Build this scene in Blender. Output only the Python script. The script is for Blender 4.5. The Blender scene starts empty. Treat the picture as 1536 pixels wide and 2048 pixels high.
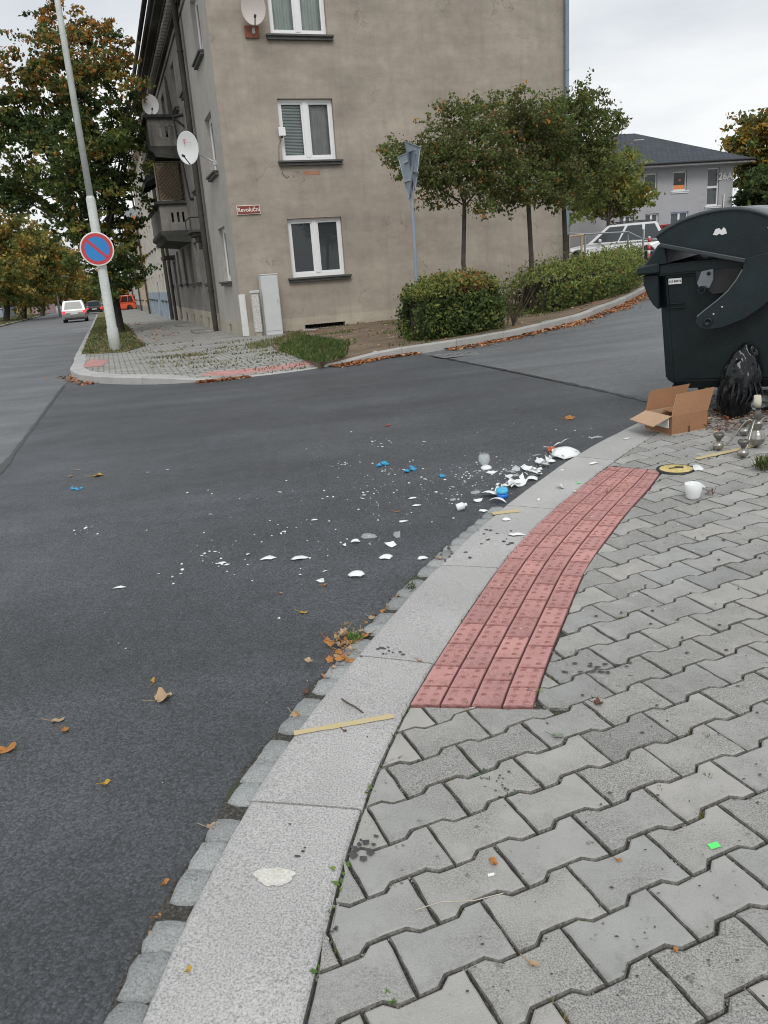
import bpy, bmesh, math, random
import numpy as np
from mathutils import Vector, Matrix
from mathutils.geometry import delaunay_2d_cdt
random.seed(7); RNG = np.random.default_rng(7)
SC = bpy.context.scene; COL = SC.collection
R = math.radians

# ---------------------------------------------------------------- camera, sky, light, exposure
CAM_F, CAM_P, CAM_T, CAM_H = 1560., R(17.0), R(4.13), 1.35
_f = np.array([0, math.cos(CAM_P), -math.sin(CAM_P)]); _r0 = np.array([1., 0, 0]); _u0 = np.array([0, math.sin(CAM_P), math.cos(CAM_P)])
_r = math.cos(CAM_T)*_r0 - math.sin(CAM_T)*_u0; _u = math.cos(CAM_T)*_u0 + math.sin(CAM_T)*_r0
EYE = np.array([0, 0, CAM_H])
cam = bpy.data.cameras.new('camera'); camo = bpy.data.objects.new('camera', cam); COL.objects.link(camo)
cam.sensor_fit = 'VERTICAL'; cam.sensor_height = 36; cam.lens = CAM_F/2048*36
cam.clip_start = .05; cam.clip_end = 2000
camo.matrix_world = Matrix(((_r[0], _u[0], -_f[0], 0), (_r[1], _u[1], -_f[1], 0), (_r[2], _u[2], -_f[2], CAM_H), (0, 0, 0, 1)))
SC.camera = camo

W = bpy.data.worlds.new('World'); SC.world = W; W.use_nodes = True
nt = W.node_tree; nt.nodes.clear()
def wn(t): return nt.nodes.new(t)
out = wn('ShaderNodeOutputWorld'); bg = wn('ShaderNodeBackground'); nt.links.new(bg.outputs[0], out.inputs[0])
SUN_EL, SUN_AZ = R(48), R(178)
sky = wn('ShaderNodeTexSky'); sky.sky_type = 'NISHITA'; sky.sun_disc = False
sky.sun_elevation = SUN_EL; sky.sun_rotation = SUN_AZ; sky.air_density = 1.0; sky.dust_density = 3.0
tc = wn('ShaderNodeTexCoord'); mp = wn('ShaderNodeMapping'); mp.inputs['Scale'].default_value = (1, 1, 3.2)
nt.links.new(tc.outputs['Generated'], mp.inputs['Vector'])
nz = wn('ShaderNodeTexNoise'); nz.inputs['Scale'].default_value = 1.9; nz.inputs['Detail'].default_value = 6; nz.inputs['Roughness'].default_value = .5
nt.links.new(mp.outputs[0], nz.inputs['Vector'])
cr = wn('ShaderNodeValToRGB'); nt.links.new(nz.outputs[0], cr.inputs[0])
cr.color_ramp.elements[0].position = .36; cr.color_ramp.elements[0].color = (6.5, 6.95, 7.5, 1)
cr.color_ramp.elements[1].position = .6; cr.color_ramp.elements[1].color = (10.4, 10.5, 10.5, 1)
mx = wn('ShaderNodeMix'); mx.data_type = 'RGBA'; mx.inputs[0].default_value = .9
nt.links.new(sky.outputs[0], mx.inputs[6]); nt.links.new(cr.outputs[0], mx.inputs[7])
nt.links.new(mx.outputs[2], bg.inputs[0]); bg.inputs[1].default_value = .1
sl = bpy.data.lights.new('sun', 'SUN'); so = bpy.data.objects.new('sun', sl); COL.objects.link(so)
sl.energy = 1.5; sl.angle = R(26); sl.color = (1, .97, .93)
_sd = Vector((math.sin(SUN_AZ)*math.cos(SUN_EL), math.cos(SUN_AZ)*math.cos(SUN_EL), math.sin(SUN_EL)))
so.rotation_euler = _sd.to_track_quat('Z', 'Y').to_euler()
SC.view_settings.view_transform = 'Standard'; SC.view_settings.look = 'None'
SC.render.engine = 'CYCLES'; SC.cycles.filter_width = 1.05
SC.view_settings.exposure = 0.0; SC.view_settings.gamma = 1; SC.view_settings.use_curve_mapping = False

# ---------------------------------------------------------------- the lie of the land
CP = np.array([(0,2,0),(-.5,1,0),(.7,1.2,.02),(-3,0,-.03),(2,-1,.05),(1.55,4.9,.10),(2.58,5.8,.17),(6,8,.32),(8,4,.38),(4,2,.15),(10,15,.65),
(-.4,13,0),(1.06,13.4,.05),(3.24,14.4,.16),(5.1,16.3,.30),(8.7,24.2,.55),(-3.3,20.9,-.1),(.9,22.5,-.02),(5.5,24,.15),(-6,19,-.13),(-6,14,-.1),(-3,9,-.05),(-10,10,-.1),(-20,5,-.2),
(11.2,36,1.0),(16,30,1.05),(20,40,1.1),(-11,44.7,-.35),(-17.5,64.7,-.55),(-31.7,108,-.9),(-22,45,-.4),(-30,65,-.6),(-45,108,-.9),(-20,25,-.25),(40,40,1.3),(40,0,1.2),(40,100,1.3),(10,100,.6),(14,52,1.2),(-50,150,-1.1),(-40,0,-.3)], float)
def _phi(r2): return np.where(r2 > 1e-9, .5*r2*np.log(np.maximum(r2, 1e-9)), 0)
_n = len(CP); _A = np.zeros((_n+3, _n+3))
_A[:_n, :_n] = _phi(((CP[:, None, :2]-CP[None, :, :2])**2).sum(-1)) + np.eye(_n)*.3
_A[:_n, _n] = 1; _A[:_n, _n+1:] = CP[:, :2]; _A[_n:, :_n] = _A[:_n, _n:].T
_w = np.linalg.solve(_A, np.r_[CP[:, 2], 0, 0, 0])
def T(x, y):
    x = np.asarray(x, float); y = np.asarray(y, float)
    r2 = (x[..., None]-CP[:, 0])**2 + (y[..., None]-CP[:, 1])**2
    return _phi(r2) @ _w[:_n] + _w[_n] + _w[_n+1]*x + _w[_n+2]*y
def ray(px, py):
    return _f + (px-768)/CAM_F*_r - (py-1024)/CAM_F*_u
def G(px, py, dz=0.):
    """the point of the ground seen at a pixel of the photograph (x, y, z)"""
    d = ray(px, py); t = .3; prev = t
    while t < 400:
        p = EYE+t*d
        if p[2] < float(T(p[0], p[1]))+dz: break
        prev = t; t *= 1.03
    lo, hi = prev, t
    for _ in range(25):
        m = .5*(lo+hi); p = EYE+m*d
        if p[2] < float(T(p[0], p[1]))+dz: hi = m
        else: lo = m
    return Vector(EYE+hi*d)
def AT(px, py, Y):
    """the point at forward distance Y along the sight line of a pixel"""
    d = ray(px, py); return Vector(EYE+d*(Y/d[1]))
def Tz(x, y): return float(T(x, y))

# ---------------------------------------------------------------- materials
MATS = {}
def _mat(name):
    m = bpy.data.materials.new(name); m.use_nodes = True; MATS[name] = m
    n = m.node_tree; n.nodes.clear()
    o = n.nodes.new('ShaderNodeOutputMaterial'); b = n.nodes.new('ShaderNodeBsdfPrincipled'); n.links.new(b.outputs[0], o.inputs[0])
    return m, n, b, o
def _coord(n, kind='Object'):
    t = n.nodes.new('ShaderNodeTexCoord'); return t.outputs[kind]
def _noise(n, vec, scale, detail=4, rough=.55):
    t = n.nodes.new('ShaderNodeTexNoise'); t.inputs['Scale'].default_value = scale; t.inputs['Detail'].default_value = detail
    t.inputs['Roughness'].default_value = rough; n.links.new(vec, t.inputs['Vector']); return t.outputs[0]
def _ramp(n, fac, stops):
    r = n.nodes.new('ShaderNodeValToRGB'); n.links.new(fac, r.inputs[0])
    e = r.color_ramp.elements
    while len(e) < len(stops): e.new(.5)
    for el, (p, c) in zip(e, stops):
        el.position = p; el.color = (tuple(c)[:3] if hasattr(c, '__len__') else (c, c, c))+(1,)
    return r.outputs[0]
def _mix(n, a, b, fac, mode='MIX'):
    m = n.nodes.new('ShaderNodeMix'); m.data_type = 'RGBA'; m.blend_type = mode; m.clamp_result = False
    for v, i in ((fac, 0), (a, 6), (b, 7)):
        if isinstance(v, (int, float)): m.inputs[i].default_value = v if i == 0 else (v, v, v, 1)
        elif isinstance(v, tuple): m.inputs[i].default_value = tuple(v)+(1,)
        else: n.links.new(v, m.inputs[i])
    return m.outputs[2]
def _math(n, op, a, b=0.):
    m = n.nodes.new('ShaderNodeMath'); m.operation = op
    for v, i in ((a, 0), (b, 1)):
        if isinstance(v, (int, float)): m.inputs[i].default_value = v
        else: n.links.new(v, m.inputs[i])
    return m.outputs[0]
def _bump(n, b, h, dist, strength=1.):
    t = n.nodes.new('ShaderNodeBump'); t.inputs['Distance'].default_value = dist; t.inputs['Strength'].default_value = strength
    n.links.new(h, t.inputs['Height']); n.links.new(t.outputs[0], b.inputs['Normal'])
def sc(c, k): return tuple(min(1, max(0, v*k)) for v in c)
def M(name, col, rough=.7, var=.15, scale=6., fine=0., fscale=60., bump=0., bscale=None, metal=0., rnd=0., spec=.5, tint=None, emit=None):
    """general surface: base colour, broad mottling, fine grain, relief, tone shift per object"""
    if name in MATS: return MATS[name]
    m, n, b, o = _mat(name); v = _coord(n)
    c = _ramp(n, _noise(n, v, scale), [(.3, sc(col, 1-var)), (.7, sc(tint or col, 1+var))])
    if fine:
        g = _noise(n, v, fscale, 3, .6)
        c = _mix(n, c, _ramp(n, g, [(.35, 1-fine), (.65, 1+fine)]), 1., 'MULTIPLY')
    if rnd:
        oi = n.nodes.new('ShaderNodeObjectInfo')
        c = _mix(n, c, _ramp(n, oi.outputs['Random'], [(0, 1-rnd), (1, 1+rnd)]), 1., 'MULTIPLY')
    n.links.new(c, b.inputs['Base Color'])
    b.inputs['Roughness'].default_value = rough; b.inputs['Metallic'].default_value = metal
    b.inputs['Specular IOR Level'].default_value = spec
    if bump: _bump(n, b, _noise(n, v, bscale or fscale, 4, .6), bump)
    if emit:
        b.inputs['Emission Color'].default_value = tuple(emit[:3])+(1,); b.inputs['Emission Strength'].default_value = emit[3]
    return m
def leafmat(name, col, trans=.35, var=.3, scale=3.):
    if name in MATS: return MATS[name]
    m, n, b, o = _mat(name); v = _coord(n)
    c = _ramp(n, _noise(n, v, scale, 3), [(.3, sc(col, 1-var)), (.7, sc(col, 1+var))])
    n.links.new(c, b.inputs['Base Color']); b.inputs['Roughness'].default_value = .6; b.inputs['Specular IOR Level'].default_value = .18
    t = n.nodes.new('ShaderNodeBsdfTranslucent'); n.links.new(c, t.inputs[0])
    x = n.nodes.new('ShaderNodeMixShader'); x.inputs[0].default_value = trans
    n.links.new(b.outputs[0], x.inputs[1]); n.links.new(t.outputs[0], x.inputs[2]); n.links.new(x.outputs[0], o.inputs[0])
    return m
def glassmat(name, tint=(.9, .95, .95), refl=.12, clear=.8, dark=(.02, .025, .03)):
    """window glass: reflection over a clear pane, with some grey body of its own"""
    if name in MATS: return MATS[name]
    m, n, b, o = _mat(name)
    b.inputs['Base Color'].default_value = tuple(dark)+(1,); b.inputs['Roughness'].default_value = .03; b.inputs['Specular IOR Level'].default_value = .6
    t = n.nodes.new('ShaderNodeBsdfTransparent'); t.inputs[0].default_value = tuple(tint)+(1,)
    fr = n.nodes.new('ShaderNodeFresnel'); fr.inputs[0].default_value = 1.5
    k = _math(n, 'MULTIPLY', _math(n, 'SUBTRACT', 1., fr.outputs[0]), clear)
    x = n.nodes.new('ShaderNodeMixShader'); n.links.new(k, x.inputs[0])
    n.links.new(b.outputs[0], x.inputs[1]); n.links.new(t.outputs[0], x.inputs[2]); n.links.new(x.outputs[0], o.inputs[0])
    return m

# ---------------------------------------------------------------- mesh helpers
def tag(o, label=None, cat=None, group=None, kind=None):
    if label: o['label'] = label
    if cat: o['category'] = cat
    if group: o['group'] = group
    if kind: o['kind'] = kind
    return o
def empty(name, loc=(0, 0, 0), rz=0., label=None, cat=None, group=None):
    o = bpy.data.objects.new(name, None); COL.objects.link(o); o.location = loc; o.rotation_euler = (0, 0, rz)
    o.empty_display_size = .2
    return tag(o, label, cat, group)
class MB:
    """collects faces and links them as one mesh object"""
    def __init__(s): s.v = []; s.f = []; s.m = []; s.sm = []
    def add(s, vs, fs, mi=0, smooth=False):
        k = len(s.v); s.v += [tuple(v) for v in vs]
        for f in fs: s.f.append(tuple(i+k for i in f)); s.m.append(mi); s.sm.append(smooth)
        return s
    def quad(s, a, b, c, d, mi=0): return s.add((a, b, c, d), ((0, 1, 2, 3),), mi)
    def box(s, c, d, mi=0, M4=None, taper=1.):
        hx, hy, hz = d[0]/2, d[1]/2, d[2]/2
        vs = [Vector((sx*hx*(taper if sz > 0 else 1), sy*hy*(taper if sz > 0 else 1), sz*hz)) for sz in (-1, 1) for sy in (-1, 1) for sx in (-1, 1)]
        if M4: vs = [M4 @ v for v in vs]
        vs = [v+Vector(c) for v in vs]
        return s.add(vs, ((0, 2, 3, 1), (4, 5, 7, 6), (0, 1, 5, 4), (2, 6, 7, 3), (0, 4, 6, 2), (1, 3, 7, 5)), mi)
    def bbox(s, lo, hi, mi=0):
        return s.box([(a+b)/2 for a, b in zip(lo, hi)], [b-a for a, b in zip(lo, hi)], mi)
    def tube(s, pts, rad, n=8, mi=0, caps=True, smooth=True):
        pts = [Vector(p) for p in pts]; rs = rad if hasattr(rad, '__len__') else [rad]*len(pts)
        rings = []; ref = None
        for i, p in enumerate(pts):
            t = (pts[min(i+1, len(pts)-1)]-pts[max(i-1, 0)]).normalized()
            if ref is None: ref = t.orthogonal().normalized()
            ref = (ref-t*ref.dot(t)).normalized() if (ref-t*ref.dot(t)).length > 1e-6 else t.orthogonal().normalized()
            b = t.cross(ref)
            rings.append([p+(ref*math.cos(2*math.pi*k/n)+b*math.sin(2*math.pi*k/n))*rs[i] for k in range(n)])
        vs = [v for r in rings for v in r]; fs = []
        for i in range(len(pts)-1):
            for k in range(n): fs.append((i*n+k, i*n+(k+1) % n, (i+1)*n+(k+1) % n, (i+1)*n+k))
        s.add(vs, fs, mi, smooth)
        if caps:
            s.add(rings[0], (tuple(reversed(range(n))),), mi); s.add(rings[-1], (tuple(range(n)),), mi)
        return s
    def lathe(s, prof, n=16, c=(0, 0, 0), mi=0, smooth=True, axis=None):
        vs = []
        for r, z in prof:
            for k in range(n):
                a = 2*math.pi*k/n; vs.append(Vector((r*math.cos(a), r*math.sin(a), z)))
        if axis: q = Vector((0, 0, 1)).rotation_difference(Vector(axis)); vs = [q @ v for v in vs]
        vs = [v+Vector(c) for v in vs]; fs = []
        for i in range(len(prof)-1):
            for k in range(n): fs.append((i*n+k, i*n+(k+1) % n, (i+1)*n+(k+1) % n, (i+1)*n+k))
        if prof[0][0] > 1e-6: fs.append(tuple(reversed(range(n))))
        if prof[-1][0] > 1e-6: fs.append(tuple(range((len(prof)-1)*n, len(prof)*n)))
        return s.add(vs, fs, mi, smooth)
    def prism(s, poly, z0, z1, mi=0, axis='z'):
        """extrude a 2D polygon; axis names the direction of extrusion"""
        def P(a, b, h): return (a, b, h) if axis == 'z' else ((h, a, b) if axis == 'x' else (a, h, b))
        n = len(poly); vs = [P(a, b, z0) for a, b in poly]+[P(a, b, z1) for a, b in poly]
        fs = [tuple(reversed(range(n))), tuple(range(n, 2*n))]+[(i, (i+1) % n, n+(i+1) % n, n+i) for i in range(n)]
        if axis == 'y': fs = [tuple(reversed(f)) for f in fs]
        return s.add(vs, fs, mi)
    def mesh(s, name):
        me = bpy.data.meshes.new(name); me.from_pydata(s.v, [], s.f)
        me.polygons.foreach_set('material_index', s.m); me.polygons.foreach_set('use_smooth', s.sm); me.update(); return me
    def build(s, name, mats, parent=None, bevel=0., loc=None, recalc=True, segs=1):
        me = s.mesh(name)
        if recalc or bevel:
            bm = bmesh.new(); bm.from_mesh(me)
            if recalc:
                bmesh.ops.remove_doubles(bm, verts=bm.verts, dist=1e-5); bmesh.ops.recalc_face_normals(bm, faces=bm.faces)
            if bevel:
                es = [e for e in bm.edges if len(e.link_faces) == 2 and e.calc_face_angle(0) > .5]
                bmesh.ops.bevel(bm, geom=es, offset=bevel, segments=segs, affect='EDGES', clamp_overlap=True)
            bm.to_mesh(me); bm.free()
        for m in (mats if isinstance(mats, (list, tuple)) else [mats]): me.materials.append(m)
        o = bpy.data.objects.new(name, me); COL.objects.link(o)
        if parent: o.parent = parent
        if loc is not None: o.location = loc
        return o
def fastmesh(name, V, Fq, mats, mi=None, parent=None, smooth=False):
    """numpy vertices (n,3) and faces (m,k) to a mesh object"""
    me = bpy.data.meshes.new(name); V = np.asarray(V, np.float32); Fq = np.asarray(Fq, np.int32); k = Fq.shape[1]
    me.vertices.add(len(V)); me.vertices.foreach_set('co', V.ravel())
    me.loops.add(Fq.size); me.loops.foreach_set('vertex_index', Fq.ravel())
    me.polygons.add(len(Fq)); me.polygons.foreach_set('loop_start', np.arange(0, Fq.size, k, dtype=np.int32))
    for m in (mats if isinstance(mats, (list, tuple)) else [mats]): me.materials.append(m)
    if mi is not None: me.polygons.foreach_set('material_index', np.asarray(mi, np.int32))
    me.polygons.foreach_set('use_smooth', np.full(len(Fq), smooth)); me.update(); me.validate()
    o = bpy.data.objects.new(name, me); COL.objects.link(o)
    if parent: o.parent = parent
    return o
def inpoly(P, poly):
    P = np.asarray(P, float); x, y = P[..., 0], P[..., 1]; c = np.zeros(x.shape, bool); n = len(poly)
    for i in range(n):
        x0, y0 = poly[i][:2]; x1, y1 = poly[(i+1) % n][:2]
        if y0 == y1: continue
        c ^= ((y0 > y) != (y1 > y)) & (x < (x1-x0)*(y-y0)/(y1-y0)+x0)
    return c
def pdist(P, line):
    """distance of points to a polyline"""
    P = np.asarray(P, float)[..., :2]; d = np.full(P.shape[:-1], 1e9)
    for a, b in zip(line[:-1], line[1:]):
        a = np.array(a[:2]); b = np.array(b[:2]); ab = b-a; t = np.clip(((P-a)@ab)/max(ab@ab, 1e-9), 0, 1)
        d = np.minimum(d, np.linalg.norm(P-(a+t[..., None]*ab), axis=-1))
    return d
def resample(line, step):
    L = np.array([tuple(p[:2]) for p in line], float); s = np.r_[0, np.cumsum(np.linalg.norm(np.diff(L, axis=0), axis=1))]
    n = max(2, int(round(s[-1]/step))+1); q = np.linspace(0, s[-1], n)
    return np.stack([np.interp(q, s, L[:, 0]), np.interp(q, s, L[:, 1])], 1)
def offset_line(L, d):
    """shift a polyline to its left by d"""
    L = np.array([tuple(p[:2]) for p in L], float); t = np.gradient(L, axis=0); t /= np.linalg.norm(t, axis=1)[:, None]+1e-12
    return L+np.stack([-t[:, 1], t[:, 0]], 1)*d
def sheet(name, poly, zf, mats, step=.3, parent=None, skirt=0., grid=None, kind='structure'):
    """a polygon of ground filled with a grid that follows the land; skirt closes its rim downwards"""
    poly = [tuple(map(float, p[:2])) for p in poly]
    B = []
    for i in range(len(poly)):
        a, b = np.array(poly[i]), np.array(poly[(i+1) % len(poly)]); n = max(1, int(np.linalg.norm(b-a)/step))
        B += [tuple(a+(b-a)*k/n) for k in range(n)]
    A = np.array(poly); lo, hi = A.min(0), A.max(0)
    gx = np.arange(lo[0], hi[0], step); gy = np.arange(lo[1], hi[1], step)
    X, Y = np.meshgrid(gx, gy); Q = np.stack([X.ravel(), Y.ravel()], 1); Q = Q+np.random.default_rng(3).uniform(-.1, .1, Q.shape)*step
    Q = Q[inpoly(Q, poly)]
    if len(Q): Q = Q[pdist(Q, poly+[poly[0]]) > step*.4]
    nb = len(B); pts = [Vector(p) for p in B]+[Vector(q) for q in Q]
    vo, eo, fo, ov, oe, of = delaunay_2d_cdt(pts, [(i, (i+1) % nb) for i in range(nb)], [], 1, 1e-6)
    V = np.array([(v[0], v[1]) for v in vo]); z = zf(V[:, 0], V[:, 1]); mb = MB()
    mb.add(np.c_[V, z].tolist(), [tuple(f) for f in fo], 0, True)
    if skirt:
        P = np.array(B); zz = zf(P[:, 0], P[:, 1])
        top = np.c_[P, zz].tolist(); bot = np.c_[P, zz-skirt].tolist()
        mb.add(top+bot, [(i, (i+1) % nb, nb+(i+1) % nb, nb+i) for i in range(nb)])
    o = mb.build(name, mats, parent)
    if kind: o['kind'] = kind
    return o
# ---------------------------------------------------------------- ground materials
def asphalt(name, dark, light, chip=.9, scale=95., patch=.18):
    m, n, b, o = _mat(name); v = _coord(n)
    wv = n.nodes.new('ShaderNodeVectorMath'); wv.operation = 'ADD'; n.links.new(v, wv.inputs[0])
    wz = n.nodes.new('ShaderNodeTexNoise'); wz.inputs['Scale'].default_value = scale*.55; n.links.new(v, wz.inputs['Vector'])
    ws = n.nodes.new('ShaderNodeVectorMath'); ws.operation = 'SCALE'; ws.inputs['Scale'].default_value = .9/scale; n.links.new(wz.outputs['Color'], ws.inputs[0]); n.links.new(ws.outputs[0], wv.inputs[1]); p = wv.outputs[0]
    def vor(sc_, feat):
        t = n.nodes.new('ShaderNodeTexVoronoi'); t.inputs['Scale'].default_value = sc_; t.feature = feat; n.links.new(p, t.inputs['Vector']); return t
    vo, ve, v2 = vor(scale, 'F1'), vor(scale, 'F1'), vor(scale*2.1, 'F1')
    g = n.nodes.new('ShaderNodeSeparateColor'); n.links.new(vo.outputs['Color'], g.inputs[0])
    c = _ramp(n, g.outputs[0], [(0, dark), (.75, light), (1, sc(light, 1.25))])
    fine = _noise(n, v, scale*2.4, 4, .7)
    c = _mix(n, c, _ramp(n, fine, [(.32, .62), (.68, 1.38)]), .8, 'MULTIPLY')
    c = _mix(n, c, _ramp(n, vo.outputs['Distance'], [(.45, 1.05), (.85, .5)]), chip, 'MULTIPLY')
    c = _mix(n, c, _ramp(n, _noise(n, v, .55, 5, .6), [(.3, 1-patch), (.7, 1+patch)]), 1., 'MULTIPLY')
    c = _mix(n, c, _ramp(n, _noise(n, v, 9., 4), [(.3, .9), (.7, 1.1)]), 1., 'MULTIPLY')
    c = _mix(n, c, (.03, .03, .031), _ramp(n, _noise(n, v, 1.7, 6, .7), [(.66, 0.), (.76, .5)]))
    mpa = n.nodes.new('ShaderNodeMapping'); mpa.inputs['Rotation'].default_value = (0, 0, R(-40)); mpa.inputs['Scale'].default_value = (.12, 1.1, 1); n.links.new(v, mpa.inputs[0])
    c = _mix(n, c, _ramp(n, _noise(n, mpa.outputs[0], 1.3, 5, .6), [(.3, .82), (.7, 1.2)]), 1., 'MULTIPLY')
    n.links.new(_ramp(n, _noise(n, v, .8, 5, .6), [(.3, .48), (.7, .74)]), b.inputs['Roughness'])
    n.links.new(c, b.inputs['Base Color']); b.inputs['Specular IOR Level'].default_value = .5
    h = _mix(n, _mix(n, _ramp(n, vo.outputs['Distance'], [(.1, 1.), (.8, 0.)]), _ramp(n, v2.outputs['Distance'], [(.1, 1.), (.8, 0.)]), .35), fine, .4)
    _bump(n, b, h, .0045)
    return m
A_ROAD = asphalt('worn_asphalt', (.092, .099, .107), (.15, .157, .164), .6, 120., .14)
A_JUNC = asphalt('dark_asphalt', (.041, .0455, .051), (.082, .089, .098), .75, 135., .28)
TAR = M('tar', (.022, .023, .025), .5, .2, 30)
def granite(name, base, speck=.28, dark=(.1, .1, .1), rnd=.06, chips=True):
    m, n, b, o = _mat(name); v = _coord(n)
    c = _ramp(n, _noise(n, v, 2.2, 5, .6), [(.3, sc(base, .88)), (.7, sc(base, 1.1))])
    c = _mix(n, c, _ramp(n, _noise(n, v, 190., 3, .7), [(.34, 1-speck*1.6), (.5, 1.), (.66, 1+speck)]), 1., 'MULTIPLY')
    if chips: c = _mix(n, c, dark, _ramp(n, _noise(n, v, 420., 2, .5), [(.63, 0.), (.7, .75)]))
    c = _mix(n, c, (.07, .068, .062), _ramp(n, _noise(n, v, 14., 6, .7), [(.66, 0.), (.74, .6)]))
    oi = n.nodes.new('ShaderNodeObjectInfo'); c = _mix(n, c, _ramp(n, oi.outputs['Random'], [(0, 1-rnd), (1, 1+rnd)]), 1., 'MULTIPLY')
    n.links.new(c, b.inputs['Base Color']); b.inputs['Roughness'].default_value = .82; b.inputs['Specular IOR Level'].default_value = .3
    _bump(n, b, _noise(n, v, 160., 4, .7), .003)
    return m
GRANITE = granite('kerb_granite', (.425, .423, .415))
SETT = granite('sett_granite', (.30, .315, .312), .24, rnd=.16, chips=False)
def concrete(name, base, worn, rnd=.13):
    """concrete paving: smooth cement skin worn down to its grit in blotches, moss-black rims"""
    m, n, b, o = _mat(name); v = _coord(n); oi = n.nodes.new('ShaderNodeObjectInfo')
    va = n.nodes.new('ShaderNodeVectorMath'); va.operation = 'ADD'; n.links.new(v, va.inputs[0])
    cx = n.nodes.new('ShaderNodeCombineXYZ'); r7 = _math(n, 'MULTIPLY', oi.outputs['Random'], 37.)
    n.links.new(r7, cx.inputs[0]); n.links.new(r7, cx.inputs[1]); n.links.new(cx.outputs[0], va.inputs[1]); p = va.outputs[0]
    c = _ramp(n, _noise(n, p, 7., 5, .6), [(.3, sc(base, .9)), (.7, sc(base, 1.1))])
    rt = _mix(n, (.97, 1.0, 1.02), (1.03, 1.0, .96), oi.outputs['Random']); c = _mix(n, c, rt, 1., 'MULTIPLY')
    grit = _ramp(n, _noise(n, p, 260., 3, .7), [(.36, sc(worn, .45)), (.5, worn), (.66, sc(worn, 1.55))])
    wf = _math(n, 'ADD', _noise(n, p, 5., 5, .65), _math(n, 'MULTIPLY', _math(n, 'FRACT', r7), .34))
    c = _mix(n, c, grit, _ramp(n, wf, [(.52, .12), (.82, .95)]))
    c = _mix(n, c, (.05, .05, .045), _ramp(n, _noise(n, p, 22., 6, .72), [(.62, 0.), (.7, .75)]))
    c = _mix(n, c, (.085, .083, .075), _ramp(n, _noise(n, v, 2.1, 6, .7), [(.56, 0.), (.74, .55)]))
    c = _mix(n, c, _ramp(n, oi.outputs['Random'], [(0, 1-rnd*2.6), (.06, 1-rnd*1.4), (.14, 1-rnd*.5), (1, 1+rnd)]), 1., 'MULTIPLY')
    n.links.new(c, b.inputs['Base Color']); b.inputs['Roughness'].default_value = .85; b.inputs['Specular IOR Level'].default_value = .28
    _bump(n, b, _noise(n, p, 230., 4, .7), .0022)
    return m
PAVER = concrete('paving_concrete', (.368, .368, .356), (.275, .272, .26), .08)
REDTILE = concrete('red_tile_concrete', (.53, .285, .27), (.43, .23, .215), .07)
TILEDIRT = M('tile_dirt', (.30, .14, .13), .9, .3, 40, .3, 200)
EDGEDIRT = M('paver_edge_dirt', (.15, .147, .135), .95, .45, 28, .4, 180)
def joint_soil():
    m, n, b, o = _mat('joint_soil'); v = _coord(n)
    c = _ramp(n, _noise(n, v, 120., 4, .7), [(.35, (.02, .019, .017)), (.6, (.085, .08, .07)), (.72, (.24, .23, .21))])
    c = _mix(n, c, (.05, .075, .022), _ramp(n, _noise(n, v, 6., 5, .6), [(.55, 0.), (.68, .7)]))
    n.links.new(c, b.inputs['Base Color']); b.inputs['Roughness'].default_value = .95
    _bump(n, b, _noise(n, v, 150., 4, .7), .006); return m
JOINT = joint_soil()
def small_pavers():
    m, n, b, o = _mat('small_grey_pavers'); v = _coord(n)
    mpg = n.nodes.new('ShaderNodeMapping'); mpg.inputs['Rotation'].default_value = (0, 0, R(-18)); n.links.new(v, mpg.inputs[0])
    br = n.nodes.new('ShaderNodeTexBrick'); n.links.new(mpg.outputs[0], br.inputs['Vector'])
    br.inputs['Scale'].default_value = 1.; br.inputs['Brick Width'].default_value = .2; br.inputs['Row Height'].default_value = .16
    br.inputs['Mortar Size'].default_value = .012; br.inputs['Mortar Smooth'].default_value = .3
    br.inputs['Color1'].default_value = (.36, .355, .335, 1); br.inputs['Color2'].default_value = (.27, .27, .26, 1); br.inputs['Mortar'].default_value = (.10, .10, .07, 1)
    c = _mix(n, br.outputs['Color'], _ramp(n, _noise(n, v, 1.1, 5, .6), [(.3, .82), (.7, 1.15)]), 1., 'MULTIPLY')
    c = _mix(n, c, (.13, .13, .06), _ramp(n, _noise(n, v, 2.4, 6, .65), [(.58, 0.), (.7, .6)]))
    n.links.new(c, b.inputs['Base Color']); b.inputs['Roughness'].default_value = .85
    _bump(n, b, br.outputs['Fac'], -.008); return m
SMALLPAV = small_pavers()
SOIL = M('dry_soil', (.17, .125, .085), .95, .3, 2.2, .35, 70., .02, 50.)
GRASSBED = M('grass_soil', (.12, .12, .05), .95, .35, 1.6, .35, 60., .02, 50., tint=(.16, .13, .065))
CONC = M('kerb_concrete', (.36, .36, .345), .85, .12, 4, .12, 150, .002, rnd=.07)
YPAINT, _yn, _yb, _ = _mat('yellow_spray_paint'); _yv = _coord(_yn)
_yb.inputs['Roughness'].default_value = .8; _yn.links.new(_mix(_yn, _mix(_yn, (.62, .47, .17), (.5, .37, .12), _noise(_yn, _yv, 40)), (.46, .44, .38), _ramp(_yn, _noise(_yn, _yv, 120, 5, .7), [(.42, .75), (.58, .05)])), _yb.inputs['Base Color'])
RDZ = -.03
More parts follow.
